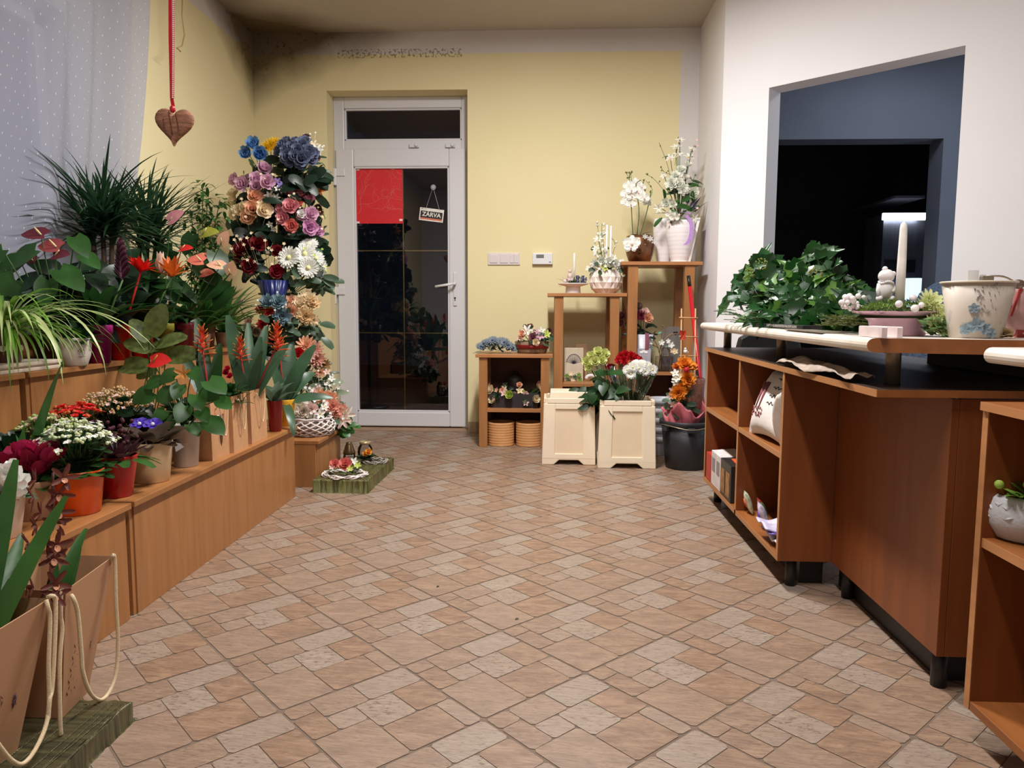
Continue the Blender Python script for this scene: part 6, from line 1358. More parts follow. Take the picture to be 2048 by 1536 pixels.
def budspray(t, spec, m=None, r0=.006):
    mb, ms = MB(), MB()
    for pts, Y in spec:
        w = [P(a, b, Y)-t.location for a, b in pts]; sm = smooth_pts(w, 4); ms.tube(sm, .0014, 5, cap=False)
        for k, p in enumerate(sm[len(sm)//3:]):
            if k % 2 == 0:
                q_ = p+V((random.uniform(-.014, .014), random.uniform(-.008, .008), random.uniform(0, .016))); mb.ball(q_, r0*random.uniform(.6, 1.1), 0, 6, 4, (1, 1, 1.3)); ms.tube([p, q_], .0008, 4, cap=False)
    obj('bud_sprays', ms, G_STEM, t); obj('buds', mb, m or petal('olive_bud', (110, 116, 70)), t)
budspray(o, [([(1262, 370), (1256, 352), (1252, 347)], Y3), ([(1264, 370), (1262, 350), (1265, 345)], Y3), ([(1298, 400), (1305, 380), (1292, 362)], Y3), ([(1292, 400), (1285, 375), (1290, 358)], Y3+.02)])
mb = MB()
for az, el, L in ((PI*.95, .12, .095), (PI*1.05, .25, .07), (.15, .5, .09), (.05, .2, .08)): leaf(mb, (0, 0, 0), az, el, L, .032, .3, 7, 'oval', .2)
obj('foliage', mb, G_FAUX, o)
for px, py, r in ((1248, 482, .018), (1300, 478, .022), (1308, 484, .02), (1290, 474, .02)):
    mb = MB(); starflower(mb, P(px, py, Y3-.12)-o.location, (0, -1, .4), r, 0, 6, .5); obj('filler_flower', mb, petal('silver_white', (196, 196, 190)), o)
# two tall ribbed white vases
def ribvase(label, pxc, pyb, wtop, h, Y):
    c = P(pxc, pyb, Y); c.z = ZS3; kk = Y/1500; R = wtop/2*kk; H = h*kk; t = thing('ribbed_vase', label, 'vase', c, group='ribbed white vases')
    pr = [(R*.58, 0), (R*.62, .004)]
    for j in range(27): u = j/26; pr.append((R*(.62+.42*math.sin(min(1, u*1.05)*PI/2)-.05*max(0, u-.8)/.2)+.0014*math.sin(u*26*PI/1.3), .004+(H-.004)*u))
    pr += [(R*.93, H), (R*.90, H*.9)]
    obj('vase_body', MB().lathe(pr, 44), PORC, t); return t
ribvase('ribbed white vase, farther one half hidden behind its twin', 1327, 520, 42, 86, 5.12)
v2 = ribvase('ribbed white vase with lilac ribbon full of white flowers on the tallest stand', 1359, 520, 54, 80, 4.98)
Yv = 4.98
lil = petal('lilac_satin', (182, 144, 206), .35)
mb = MB()
def band(pts, w, m_, t, name):
    mb = MB(); sp = smooth_pts(pts, 5); vs = []
    for i, p in enumerate(sp): vs += [p-V((w/2, 0, 0)), p+V((w/2, 0, 0))]
    mb.add(vs, [(2*i, 2*i+1, 2*i+3, 2*i+2) for i in range(len(sp)-1)]); return obj(name, mb, m_, t)
rb = [P(x, y, Yv-.105)-v2.location for x, y in ((1372, 430), (1382, 445), (1383, 465), (1378, 482), (1370, 490))]
band(rb, .026, lil, v2, 'lilac_ribbon')
band([P(x, y, Yv-.11)-v2.location for x, y in ((1364, 425), (1374, 424), (1380, 428))], .018, lil, v2, 'ribbon_bow')
EUST = petal('eustoma_white', (238, 240, 226))
fl = [(1352, 352, .0, 'carn', .036), (1343, 366, -.03, 'carn', .040), (1357, 368, -.02, 'rose', .036), (1366, 378, -.03, 'carn', .036), (1386, 385, .0, 'rose', .036), (1362, 340, .02, 'rose', .030), (1372, 355, .03, 'rose', .024), (1328, 352, .02, 'star', .026), (1341, 318, .04, 'lily', .04), (1356, 310, .04, 'lily', .034), (1377, 316, .04, 'star', .04), (1383, 300, .04, 'star', .03), (1360, 282, .04, 'lily', .03), (1352, 296, .04, 'lily', .034), (1332, 405, -.06, 'rose', .028), (1346, 408, -.08, 'rose', .024), (1349, 434, -.11, 'orchid', .032), (1340, 428, -.1, 'orchid', .028), (1318, 415, -.04, 'lily', .034), (1388, 435, -.04, 'lily', .03), (1342, 402, -.05, 'ran', .018), (1376, 330, .03, 'rose', .026)]
t = bouquet('tall white silk arrangement of roses, lilies and orchids in the ribbed white vase', (1358, 440, Yv), [(x, y, Yv+d_, k2, r, EUST if k2 != 'star' else WHITE_P) for x, y, d_, k2, r in fl], 34, G_MID, .09, .03, drop=.02, fill=(12, PALE_PINK, .010))
budspray(t, [([(1345, 380), (1335, 330), (1318, 285)], Yv+.02), ([(1350, 330), (1355, 295), (1360, 278)], Yv+.02), ([(1375, 340), (1382, 310), (1388, 290)], Yv+.02), ([(1335, 390), (1310, 360), (1290, 347)], Yv), ([(1372, 420), (1384, 370), (1390, 350)], Yv), ([(1345, 350), (1330, 345), (1322, 335)], Yv)])
mb = MB()
for px, py, az, el in ((1352, 400, 2.4, 1.2), (1345, 400, 2.7, 1.1), (1375, 410, 1.5, 1.3), (1385, 420, .6, 1.0), (1380, 415, .8, .8), (1390, 425, .3, .8), (1340, 428, 3.4, .1)): leaf(mb, P(px, py, Yv)-t.location, az, el, .12, .03, .3, 6, 'lance', .2)
obj('violet_leaves', mb, leafmat('violet_leaf', (74, 68, 92)), t)
# white canvas leaning at the stand's right end
a_, b_ = P(1386, 520, 4.95), P(1405, 437, 5.1)
t = thing('white_canvas', 'narrow white framed canvas leaning on end at the corner of the tallest stand', 'canvas', (.895, 4.95, ZS3))
obj('board', MB().obox(V((.93, 5.08, ZS3+.145)), V((.008, .0, .0)), V((.0, .13, 0)), V((.028, 0, .14))), mat('canvas_white', (226, 222, 220), .8), t, smooth=False, world=True)
obj('lining', MB().obox(V((.9385, 5.08, ZS3+.145)), V((.0006, .0, .0)), V((.0, .13, 0)), V((.028, 0, .14))), mat('canvas_back', (140, 120, 110), .8), t, smooth=False, world=True)
# faceted white pot with flowers and candles on the middle stand
Y2 = 5.02; ZS2 = 1.0
c = P(1211, 583, Y2); c.z = ZS2; kk = Y2/1500
t = thing('faceted_pot', 'round white diamond-faceted pot on the middle stand', 'planter', c)
R = 33*kk; H = 47*kk; n_ = 12; mb = MB(); rows = [(.60, 0), (.88, .2), (1.0, .45), (.98, .68), (.80, .98)]
vs = []
for i, (r, z) in enumerate(rows):
    for k in range(n_*2): a = 2*PI*(k+.0)/(n_*2)+(PI/(n_*2) if 0 else 0); rr = R*r*(1.0 if (k+i) % 2 else .925); vs.append((rr*math.cos(a), rr*math.sin(a), H*z))
fs = []
for i in range(len(rows)-1):
    for k in range(n_*2):
        k2 = (k+1) % (n_*2); a, b, c_, d_ = i*n_*2+k, i*n_*2+k2, (i+1)*n_*2+k2, (i+1)*n_*2+k
        fs += [(a, b, d_), (b, c_, d_)] if (k+i) % 2 else [(a, b, c_), (a, c_, d_)]
fs.append(tuple(range(n_*2-1, -1, -1)))
obj('pot_body', mb.add(vs, fs), mat('ivory_glaze', (228, 216, 206), .3, var=.03), t, smooth=False)
obj('moss', MB().lathe([(R*.76, H*.93), (0, H)], 20), mat('grey_moss', (128, 122, 108), .95, var=.4, bump=.8), t)
cc = c
t = bouquet('white hydrangea and eustoma arrangement in the faceted pot', (1211, 545, Y2), [(x, y, Y2+d_, k2, r, m_) for x, y, d_, k2, r, m_ in ((1190, 527, -.06, 'carn', .028, WHITE_P), (1203, 522, -.08, 'ran', .026, EUST), (1218, 525, -.09, 'rose', .030, WHITE_P), (1232, 528, -.05, 'carn', .028, WHITE_P), (1184, 535, -.03, 'star', .022, WHITE_P), (1238, 538, -.03, 'star', .02, EUST), (1197, 480, .0, 'lily', .034, WHITE_P), (1192, 498, -.02, 'lily', .026, EUST), (1205, 470, .03, 'rose', .024, EUST), (1210, 535, -.1, 'star', .024, LIME_P), (1226, 515, -.02, 'star', .026, EUST))], 30, G_FAUX2, .05, .03, drop=.0, fill=(34, WHITE_P, .011))
budspray(t, [([(1200, 500), (1196, 460), (1194, 443)], Y2), ([(1203, 500), (1203, 470), (1204, 447)], Y2), ([(1225, 510), (1230, 490), (1226, 478)], Y2)], EUST, .009)
WAXW = mat('white_candle_wax', (236, 232, 226), .45, sss=.15)
for lab, px, yt in (('tall slim white taper candle rising from the faceted pot, taller one', 1221, 451), ('slim white taper candle rising from the faceted pot, shorter one', 1213, 449)):
    b_ = P(px, 520, Y2-.01); tp = P(px, yt, Y2-.01); t = thing('taper_candle', lab, 'candle', b_, group='candles in the faceted pot'); h = (tp-b_).length
    obj('wax', MB().lathe([(.008, -.05), (.0075, 0), (.0065, h*.97), (.003, h), (0, h)], 14), WAXW, t); obj('wick', MB().tube([(0, 0, h), (.001, 0, h+.008)], .0007, 5), BLACKM, t)
# footed dish with a candle on the middle stand
c = P(1146, 583, Y2); c.z = ZS2
t = thing('footed_dish', 'white footed dish with an evergreen candle arrangement on the middle stand', 'dish', c)
obj('dish_body', MB().lathe([(.050, 0), (.052, .004), (.050, .012), (.048, .045), (.095, .058), (.103, .064), (.100, .066), (.045, .055)], 36), PORC, t)
t = thing('candle_arrangement', 'small evergreen arrangement with slim candle and pale figurine in the footed dish', 'arrangement', c+V((0, 0, .06)))
mb = MB(); 
for k in range(90): a = random.uniform(0, 2*PI); leaf(mb, (random.uniform(-.03, .03), random.uniform(-.02, .02), 0), a, random.uniform(-.1, .9), random.uniform(.05, .10)*(1.2 if abs(a-PI) < .6 else 1), .006, .5, 4, 'strap', .2)
obj('greenery', mb, G_DARK, t)
mb = MB()
for k in range(70): mb.ball((random.uniform(.02, .085), random.uniform(-.05, .02), random.uniform(.0, .055)), .006, 0, 6, 4)
obj('blue_grey_berries', mb, mat('blue_grey', (84, 92, 116), .7), t)
obj('candle', MB().lathe([(.007, 0), (.0065, .20), (.003, .205), (0, .205)], 14, (.006, 0, 0)), WAXW, t)
mb = MB().ball((-.022, -.02, .055), .018, 0, 12, 8, (1, .9, 1.2)); mb.ball((-.022, -.022, .085), .012, 0, 12, 8); mb.ball((-.030, -.02, .030), .014, 0, 10, 6); mb.ball((-.008, -.025, .03), .013, 0, 10, 6); mb.ball((-.055, -.03, .02), .014, 0, 10, 6)
obj('figurine', mb, petal('shell_pink', (224, 200, 196)), t)
# ---- shelves below: framed pictures, lavender bag etc.
Ysh = 5.05; Zs = .415
def card(label, px0, px1, py0, py1, Y, m, name='picture_board', cat='picture', th=.008, z0=None, extra=None, group=None):
    a, b = P(px0, py0, Y), P(px1, py1, Y); zb = b.z if z0 is None else z0
    t = thing(name, label, cat, ((a.x+b.x)/2, Y, zb), group=group); obj('board', MB().box(a.x, b.x, Y, Y+th, zb, a.z), m, t, smooth=False, bevel=.0015, world=True)
    return t, a, b
cream = mat('cream_card', (206, 190, 166), .7, var=.08)
t, a, b = card('pale kraft gift bag printed with a lavender sprig on the middle stand shelf', 1129, 1166, 696, 768, Ysh, cream, 'gift_bag', 'bag', .05, Zs)
mb = MB()
for k in range(16): an = PI*.08+PI*.84*k/15; c_ = V(((a.x+b.x)/2, Ysh-.001, Zs+.115)); mb.tube([c_, c_+V((math.cos(an)*.05, 0, math.sin(an)*.065))], .0011, 4); mb.ball(c_+V((math.cos(an)*.05, 0, math.sin(an)*.065)), .0038, 0, 6, 4)
obj('lavender_print', mb, mat('lavender_ink', (84, 78, 104), .8), t, world=True)
addf_pts = [(1134, 752), (1142, 748), (1150, 754), (1158, 750), (1146, 760), (1138, 762), (1160, 760)]
for k, (px, py) in enumerate(addf_pts):
    mb = MB(); starflower(mb, P(px, py, Ysh-.01)-t.location, (0, -1, .3), .018, 0, 6, .5); obj('paper_flower', mb, (G_LIGHT, CREAM_P, G_FAUX2)[k % 3], t)
card('plain wooden picture frame standing behind the lavender gift bag', 1152, 1174, 688, 768, Ysh+.1, mat('frame_wood', (164, 130, 96), .6), 'picture_frame', 'frame', .01, Zs)
t = thing('seashell_ornament', 'small white shell ornament beside the lavender gift bag', 'ornament', V((P(1182, 768, Ysh).x, Ysh, Zs)))
mb = MB(); 
for k in range(9): a_ = -.3+k*.42; mb.ball((.030*math.cos(a_), 0, .02+.018*math.sin(a_*1.0)), .013, 0, 8, 6, (1, .7, .9))
obj('shell', mb, PORC, t)
# tall stand shelf: mauve ribbon vase, doves box, tree ornament, plaque
Zt = .495; Yt = 4.98
c = V((P(1284, 716, Yt).x, Yt, Zt)); t = thing('ribbon_vase', 'white conical vase with a mauve ribbon on the tallest stand shelf', 'vase', c)
obj('vase_body', MB().lathe([(.040, 0), (.045, .01), (.078, .24), (.072, .24), (.04, .02)], 32), mat('pale_grey_vase', (206, 204, 214), .35), t)
band([V((.018, -.085, .25)), V((.020, -.086, .20)), V((.018, -.078, .12)), V((.006, -.070, .03))], .026, petal('mauve_satin', (150, 92, 108), .4), t, 'mauve_ribbon')
cv = c
bouquet('striped burgundy and peach silk flowers in the mauve-ribboned vase', (1284, 680, Yt), [(1275, 630, Yt-.06, 'rose', .03, MAUVE_P), (1283, 632, Yt-.08, 'dahlia', .034, petal('burgundy_stripe', (110, 30, 50))), (1296, 636, Yt-.08, 'rose', .03, PEACH_P), (1290, 624, Yt-.05, 'rose', .026, PALE_PINK), (1278, 612, Yt, 'ball', .024, petal('mushroom', (120, 100, 90))), (1246, 632, Yt+.05, 'rose', .03, MAUVE_P), (1244, 645, Yt+.05, 'rose', .026, MAUVE_P)], 30, G_FAUX, .09, .02)
t, a, b = card('silver-grey gift box printed with two white doves in front of the ribboned vase', 1272, 1301, 697, 740, 4.90, mat('silver_card', (172, 168, 176), .4), 'gift_box', 'box', .05, Zt+.0)
mb = MB()
for sx, fl_ in ((-.012, 1), (.016, -1)):
    c_ = V(((a.x+b.x)/2+sx, 4.899, a.z-.025)); mb.ball(c_, .011, 0, 10, 6, (1.3, .15, .7)); mb.ball(c_+V((.010*fl_, 0, .008)), .006, 0, 8, 6, (1, .15, 1))
obj('dove_print', mb, mat('print_white', (240, 238, 240), .6), t, world=True)
t = thing('scroll_ornament', 'bronze scrollwork tree ornament with white and teal blossoms', 'ornament', (P(1322, 735, 4.95).x, 4.95, Zt))
loc = t.location; ms = MB()
for pts in ([(1318, 735), (1320, 710), (1314, 690), (1306, 675), (1312, 660)], [(1320, 712), (1328, 695), (1338, 700), (1336, 712), (1328, 712)], [(1316, 695), (1302, 688), (1298, 690)], [(1318, 705), (1325, 680), (1330, 660), (1324, 650)], [(1318, 690), (1340, 670), (1358, 668)]):
    ms.tube(smooth_pts([P(x, y, 4.95)-loc for x, y in pts], 5), .0042, 6)
obj('scrollwork', ms, mat('antique_bronze', (136, 112, 84), .5, metal=.3), t)
obj('base', MB().box(-.05, .05, -.03, .03, 0, .012), mat('antique_bronze', (136, 112, 84), .5, metal=.3), t, smooth=False)
for px, py, r, m in ((1323, 685, .022, WHITE_P), (1342, 690, .024, WHITE_P), (1336, 682, .018, WHITE_P), (1302, 685, .016, WHITE_P), (1350, 703, .022, CREAM_P), (1345, 702, .018, CREAM_P)):
    mb = MB(); starflower(mb, P(px, py, 4.92)-loc, (0, -1, .2), r, 0, 5, .7); obj('blossom', mb, m, t)
mb = MB()
for px, py, az in ((1318, 668, 1), (1330, 695, .3), (1312, 705, 3), (1306, 698, 2.5)): leaf(mb, P(px, py, 4.92)-loc, az, .5, .04, .022, .3, 5, 'oval', .2)
obj('teal_leaves', mb, petal('teal_leaf', (112, 176, 160)), t)
c_ = P(1345, 672, 5.10)
t = thing('grave_plaque', 'round-topped grey wooden plaque with a cut-out heart at the back of the shelf', 'plaque', (c_.x, 5.10, Zt))
w_ = .075; mb = MB(); top_ = P(1345, 653, 5.1).z-Zt
poly = [(-w_, 0), (w_, 0)]+[(w_*math.cos(a), top_-w_*.55+w_*.55*math.sin(a)) for a in [PI*k/12 for k in range(13)]]
n2 = len(poly); mb.add([(x, -.006, z) for x, z in poly]+[(x, .006, z) for x, z in poly], [tuple(range(n2-1, -1, -1)), tuple(range(n2, 2*n2))]+[(i, (i+1) % n2, n2+(i+1) % n2, n2+i) for i in range(n2)])
obj('board', mb, mat('weathered_wood', (112, 104, 100), .8, var=.2), t, smooth=False)
mb = MB(); hp_ = [(16*math.sin(a)**3*.001, (13*math.cos(a)-5*math.cos(2*a)-2*math.cos(3*a)-math.cos(4*a))*.001) for a in [2*PI*k/28 for k in range(28)]]
mb.add([(x+.018, -.0068, top_-.045+z) for x, z in hp_], [tuple(range(28))]); obj('heart_motif', mb, BLACKM, t, smooth=False)
t = thing('clear_vase', 'clear square glass block standing at the front of the tallest stand shelf', 'vase', (P(1330, 735, 4.9).x, 4.91, Zt))
obj('glass_body', MB().box(-.06, .05, -.02, .02, 0, .10), GLS, t, smooth=False, bevel=.003)
t = thing('bird_figurine', 'tiny white bird figurine on a trellis rung', 'figurine', P(1371, 707, 4.46))
mb = MB().ball((0, 0, .012), .012, 0, 12, 8, (1, .9, 1.1)); mb.ball((-.002, -.002, .028), .0075, 0, 10, 6); mb.ball((.012, 0, .008), .006, 0, 8, 5, (1.4, .6, .5)); obj('body', mb, PORC, t)
t = thing('butterfly_clip', 'rust-red butterfly clip on the pale trellis', 'ornament', P(1366, 671, 4.46))
mb = MB()
for az, s_ in ((2.2, .035), (1.2, .03), (4.2, .03), (5.2, .025)): leaf(mb, (0, 0, 0), 0, 0, .001, .001); patch(mb, V((0, -.004, 0)), V((math.cos(az), 0, math.sin(az))), V((-math.sin(az), 0, math.cos(az))), V((0, -1, 0)), s_, s_*.8, .1, .1)
obj('wings', mb, petal('rust', (186, 62, 36)), t)
# orange garland spray in the black bucket
bq = bouquet('tall spray of orange carnations and white blossoms standing in the black bucket', (1372, 850, 4.26), [(x, y, 4.2+d_, k2, r, m_) for x, y, d_, k2, r, m_ in ((1370, 728, .0, 'carn', .044, petal('marigold', (224, 138, 44))), (1382, 732, .02, 'carn', .034, petal('marigold', (224, 138, 44))), (1376, 758, -.03, 'carn', .040, petal('marigold', (224, 138, 44))), (1357, 785, -.03, 'carn', .042, petal('marigold', (224, 138, 44))), (1366, 775, .0, 'carn', .034, petal('marigold', (224, 138, 44))), (1350, 747, .0, 'star', .026, WHITE_P), (1352, 757, -.01, 'star', .026, WHITE_P), (1360, 752, .0, 'star', .022, CREAM_P), (1351, 765, .0, 'star', .024, WHITE_P), (1346, 780, .0, 'star', .024, PALE_PINK), (1341, 792, .0, 'star', .022, PALE_PINK), (1346, 808, .0, 'star', .022, PALE_PINK), (1353, 733, .03, 'carn', .024, BURNT_P))], 26, G_GREY, .06, .03)
mb = MB().ball(P(1373, 740, 4.14)-bq.location, .016, 0, 12, 8); obj('red_berry', mb, petal('bright_red', (186, 20, 34)), bq)
t = thing('pink_wrap', 'crumpled glossy pink wrapping stuffed in the mouth of the black bucket', 'wrap', (bc.x-.02, bc.y-.02, .24))
def wf(u, v):
    a = 2*PI*u; r = .055+.045*v+.018*math.sin(a*4+v*3); return (r*math.cos(a)*1.1, r*.8*math.sin(a), .10*v+.035*math.sin(a*3+1)*v+.012*math.sin(a*9))
obj('pink_foil', MB().grid(60, 8, wf), mat('glossy_pink', (206, 112, 122), .25, var=.15, vs=20), t, solid=.002)
obj('mesh_wrap', MB().lathe([(.04, .02), (.075, .12), (.085, .26), (.08, .27)], 24, (.04, .05, 0)), mat('brown_mesh_wrap', (140, 92, 76), .5, var=.5, vs=90, alpha=.75), t)
# ---- cut flowers in the cream bucket
cb_ = cb.location
def stemsdown(t, p): pass
random.seed(31)
YF = cb_.y
bouquet('bunch of pale green cut roses leaning out of the cream bucket', (1225, 815, YF-.02), [(x, y, YF+d_, 'rose', r, petal('green_cream', (204, 210, 142))) for x, y, d_, r in ((1183, 712, -.03, .027), (1196, 704, -.02, .029), (1209, 708, -.03, .029), (1173, 722, -.05, .026), (1190, 722, -.08, .027), (1178, 734, -.06, .026), (1204, 720, -.06, .026))], 60, G_DARK, .09, .055, name='cut_roses', drop=.16, group='cut flowers')
tr_ = [o_ for o_ in COL.objects if o_.name.startswith('cut_roses')][0]; mb = MB()
for px, py, s_ in ((1215, 770, .11), (1235, 790, .12), (1208, 795, .11), (1250, 785, .1), (1225, 812, .12), (1243, 815, .11), (1200, 765, .09), (1258, 805, .09), (1213, 825, .1), (1232, 835, .11), (1200, 745, .07), (1222, 752, .08)):
    p = at(px-6, py-6, Y=YF-.10)-tr_.location; leafn(mb, p, V((random.uniform(-.7, .8), -.3, random.uniform(-.8, .2))), facing(p+tr_.location, .6, .3), s_*.85, s_*.55, .5, 6, 'oval', .2)
obj('large_leaves', mb, G_DARK, tr_)
t = bouquet('bunch of white mini gerberas in clear film in the cream bucket', (1262, 815, YF-.02), [(x, y, YF+d_, k2, r, WHITE_P) for x, y, d_, k2, r in ((1266, 735, -.08, 'gerb', .034), (1278, 737, -.06, 'gerb', .036), (1290, 742, -.06, 'gerb', .032), (1304, 740, -.04, 'gerb', .034), (1262, 748, -.1, 'gerb', .03), (1255, 740, -.04, 'gerb', .03), (1296, 732, -.0, 'gerb', .03), (1272, 728, .0, 'gerb', .03), (1285, 728, .0, 'gerb', .03))], 0, name='cut_gerberas', group='cut flowers')
mb = MB()
for k in range(40): a = random.uniform(-.10, .10); mb.tube([V((a*.25, random.uniform(-.03, .03), -.02)), V((a*1.1, random.uniform(-.06, .0), .15+random.random()*.05))], .0018, 4, cap=False)
obj('green_stems', mb, G_STEM, t)
def cone(u, v): a = 2*PI*u; r = .045+.085*v+.008*math.sin(a*5+v*4); return (r*math.cos(a)*1.15, r*math.sin(a)*.75, .02+.22*v+.01*math.sin(a*3))
film = glassmat('clear_film', refl=.07, tr=.97)
obj('clear_film', MB().grid(40, 6, cone), film, t)
t = bouquet('bunch of red carnations wrapped in green-bordered film behind the gerberas', (1250, 820, YF+.05), [(x, y, YF+.08+d_, 'carn', r, petal('bright_red', (186, 20, 34))) for x, y, d_, r in ((1243, 714, 0, .028), (1252, 710, .0, .028), (1262, 712, .0, .028), (1270, 716, .0, .026), (1238, 720, .0, .024), (1278, 720, .02, .024), (1248, 720, -.03, .026))], 10, G_MID, .05, .03, name='cut_carnations', group='cut flowers')
def gf(u, v): a = PI*(1.02+.96*u); r = .06+.10*v; return (r*math.cos(a)*1.15, r*math.sin(a)*.5, .03+.19*v+.02*math.sin(PI*u))
obj('film_wrap', MB().grid(24, 5, lambda u, v: gf(u, v*.85)), film, t)
obj('green_border', MB().grid(24, 2, lambda u, v: gf(u, .86+.16*v)), petal('emerald_border', (64, 136, 60)), t)
for lab, px, py in (('small dark dry leaf on the floor in front of the flower buckets', 1183, 943), ('tiny reddish leaf scrap on the floor near the black bucket', 1321, 945), ('small white crumb on the floor before the counter', 1403, 1007), ('dark speck lying on the floor tiles in the middle of the room', 876, 1173), ('little curled brown leaf bit on the tiles in the middle of the room', 1034, 1238)):
    p = at(px, py, z=.001); mb = MB(); leaf(mb, (0, 0, .002), random.uniform(0, 3), .15, .030 if 'dark dry' in lab else .014, .014 if 'dark dry' in lab else .006, .5, 4, 'petal', .4)
    o = solo('leaf_scrap', mb, (WHITE if 'white' in lab else (petal('scrap_red', (150, 60, 40)) if 'reddish' in lab else mat('dry_leaf', (34, 40, 26), .8))), lab, 'leaf'); o.location = p
# ---- cabinet by the door: top and shelves
Yc = 4.93; ZC1 = .608
random.seed(12)
t = thing('dried_flower_bunch', 'bunch of grey-blue dried flowers lying on the small cabinet', 'flowers', (P(993, 705, Yc).x, Yc, ZC1))
for k in range(9):
    mb = MB(); p = V((-.10+.026*k, random.uniform(-.06, .0), .025+.04*math.sin(PI*k/8)+random.uniform(0, .02))); daisy(mb, p, V((random.uniform(-.5, .5), -.8, .8)), .038, 0, 1, 14); obj('dried_daisy', mb, [petal('grey_blue', (128, 138, 148)), mat('dark_blue', (40, 60, 100), .8)], t)
mb = MB()
for k in range(60): leaf(mb, (random.uniform(-.10, .10), random.uniform(-.05, .03), .01+random.random()*.03), random.uniform(-PI, PI), random.uniform(-.1, .8), .07, .016, .4, 5, 'petal', .2)
obj('foliage', mb, leafmat('dusty_leaf', (92, 104, 100)), t)
c = V((P(1065, 700, Yc).x-.005, Yc+.02, ZC1))
t = thing('wooden_planter_box', 'low rounded grey-brown wooden planter tied with a dark red ribbon', 'planter', c)
obj('tub', MB().lathe([(.088, 0), (.095, .01), (.108, .075), (.102, .078), (.09, .02)], 40, sx=1.05, sy=.8), mat('taupe_wood', (128, 104, 82), .7, var=.15, stretch=(1, 1, 8)), t)
obj('red_ribbon', MB().lathe([(.1040, .030), (.1075, .056)], 40, sx=1.05, sy=.8), mat('oxblood_ribbon', (136, 30, 34), .5), t)
obj('bow', MB().ball((0, -.088, .044), .011, 0, 10, 6, (1.6, .5, 1)), mat('oxblood_ribbon', (136, 30, 34), .5), t)
bouquet('mixed pink, white and grey silk flowers in the ribboned wooden planter', (1065, 690, Yc), [(x, y, Yc-.05+d_, k2, r, m_) for x, y, d_, k2, r, m_ in ((1046, 668, 0, 'rose', .03, PEACH_P), (1055, 662, .0, 'lily', .04, WHITE_P), (1060, 655, .03, 'rose', .024, petal('umber', (136, 84, 66))), (1066, 675, -.03, 'rose', .028, MAUVE_P), (1080, 672, -.03, 'star', .03, LILAC_P), (1083, 662, .0, 'star', .028, WHITE_P), (1093, 668, .0, 'star', .03, LIME_P), (1074, 664, .02, 'star', .026, LILAC_P), (1098, 664, .03, 'dahlia', .026, BURG_P), (1040, 676, .0, 'star', .022, PALE_PINK), (1072, 684, -.06, 'rose', .022, CREAM_P))], 34, G_FAUX2, .05, .025, drop=.0)
Ym = 4.95; ZM = .253
t = thing('round_keepsake_jar', 'dark rounded jar standing at the back of the cabinet shelf', 'jar', (P(1030, 780, 5.05).x, 5.06, ZM))
obj('jar', MB().lathe([(.05, 0), (.055, .01), (.055, .16), (.045, .19), (.02, .20), (.018, .225), (0, .228)], 28), mat('smoked_ceramic', (52, 42, 40), .5), t)
t = thing('flower_crate', 'dark box overflowing with small cream and pink roses on the cabinet shelf', 'box', (P(1030, 818, Ym).x, Ym, ZM))
obj('box', MB().add([(-.15, -.09, 0), (.15, -.09, 0), (.15, .08, 0), (-.15, .08, 0), (-.165, -.10, .09), (.165, -.10, .09), (.165, .08, .09), (-.165, .08, .09)], [(3, 2, 1, 0), (0, 1, 5, 4), (1, 2, 6, 5), (2, 3, 7, 6), (3, 0, 4, 7), (4, 5, 6, 7)]), mat('charcoal_box', (44, 40, 44), .7), t, smooth=False)
bp_ = []
for k in range(34): bp_.append((random.uniform(976, 1088), random.uniform(768, 806), Ym-.06+random.uniform(-.05, .04), random.choice(('rose', 'ran', 'star')), random.uniform(.018, .030), random.choice((CREAM_P, CREAM_P, PEACH_P, LIME_P, PALE_PINK, G_FAUX2, MAUVE_P))))
bouquet('mass of small cream, green and pink silk blossoms in the dark flower box', (1030, 812, Ym), bp_, 30, G_FAUX, .05, .025, drop=0.0)
TERR = mat('ribbed_terracotta', (206, 150, 96), .6, var=.08)
for lab, px in (('ribbed tan clay pot under the cabinet shelf, nearest the door', 1002), ('ribbed tan clay pot under the cabinet shelf, beside the crates', 1058)):
    c = P(px, 893, Yc-.03); c.z = 0; t = thing('ribbed_pot', lab, 'pot', c, group='clay pots under the cabinet'); R = 27.5*(Yc-.03)/1500; H = .155
    pr = [(R*.93, 0)]
    for j in range(41): u = j/40; pr.append((R*(.94+.04*u)+.0022*abs(math.sin(u*PI*9)), H*u))
    obj('pot_body', MB().lathe(pr+[(R*.88, H), (R*.86, H*.7)], 40), TERR, t)
# ================================================================ COUNTER SHELF CONTENTS
ZB1 = .109
def ubox(label, px0, px1, z1, m_front, m_side, X0=.748, d=.10, name='carton', cat='box', dx=0):
    a = at(px0, 960, X=X0).y; b = at(px1, 960, X=X0).y; y0, y1 = min(a, b), max(a, b)
    t = thing(name, label, cat, (X0+d/2, (y0+y1)/2, ZB1)); obj('box_body', MB().box(X0, X0+d, y0, y1, ZB1, z1), m_side, t, smooth=False, bevel=.001, world=True)
    obj('front_print', MB().box(X0-.0008, X0, y0+.002, y1-.002, ZB1+.002, z1-.002), m_front, t, smooth=False, world=True); return t, y0, y1
CW = mat('white_carton', (212, 204, 202), .55); CB = mat('black_carton', (38, 36, 36), .4); CR = mat('red_carton', (182, 48, 40), .5); CG = mat('gold_print', (150, 104, 56), .5, var=.4, vs=30)
ubox('red leaflet box at the far end of the low counter shelf', 1412, 1421, .235, CR, CR)
t, y0, y1 = ubox('white carton with small printed panels on the low counter shelf', 1422, 1440, .262, CW, CW)
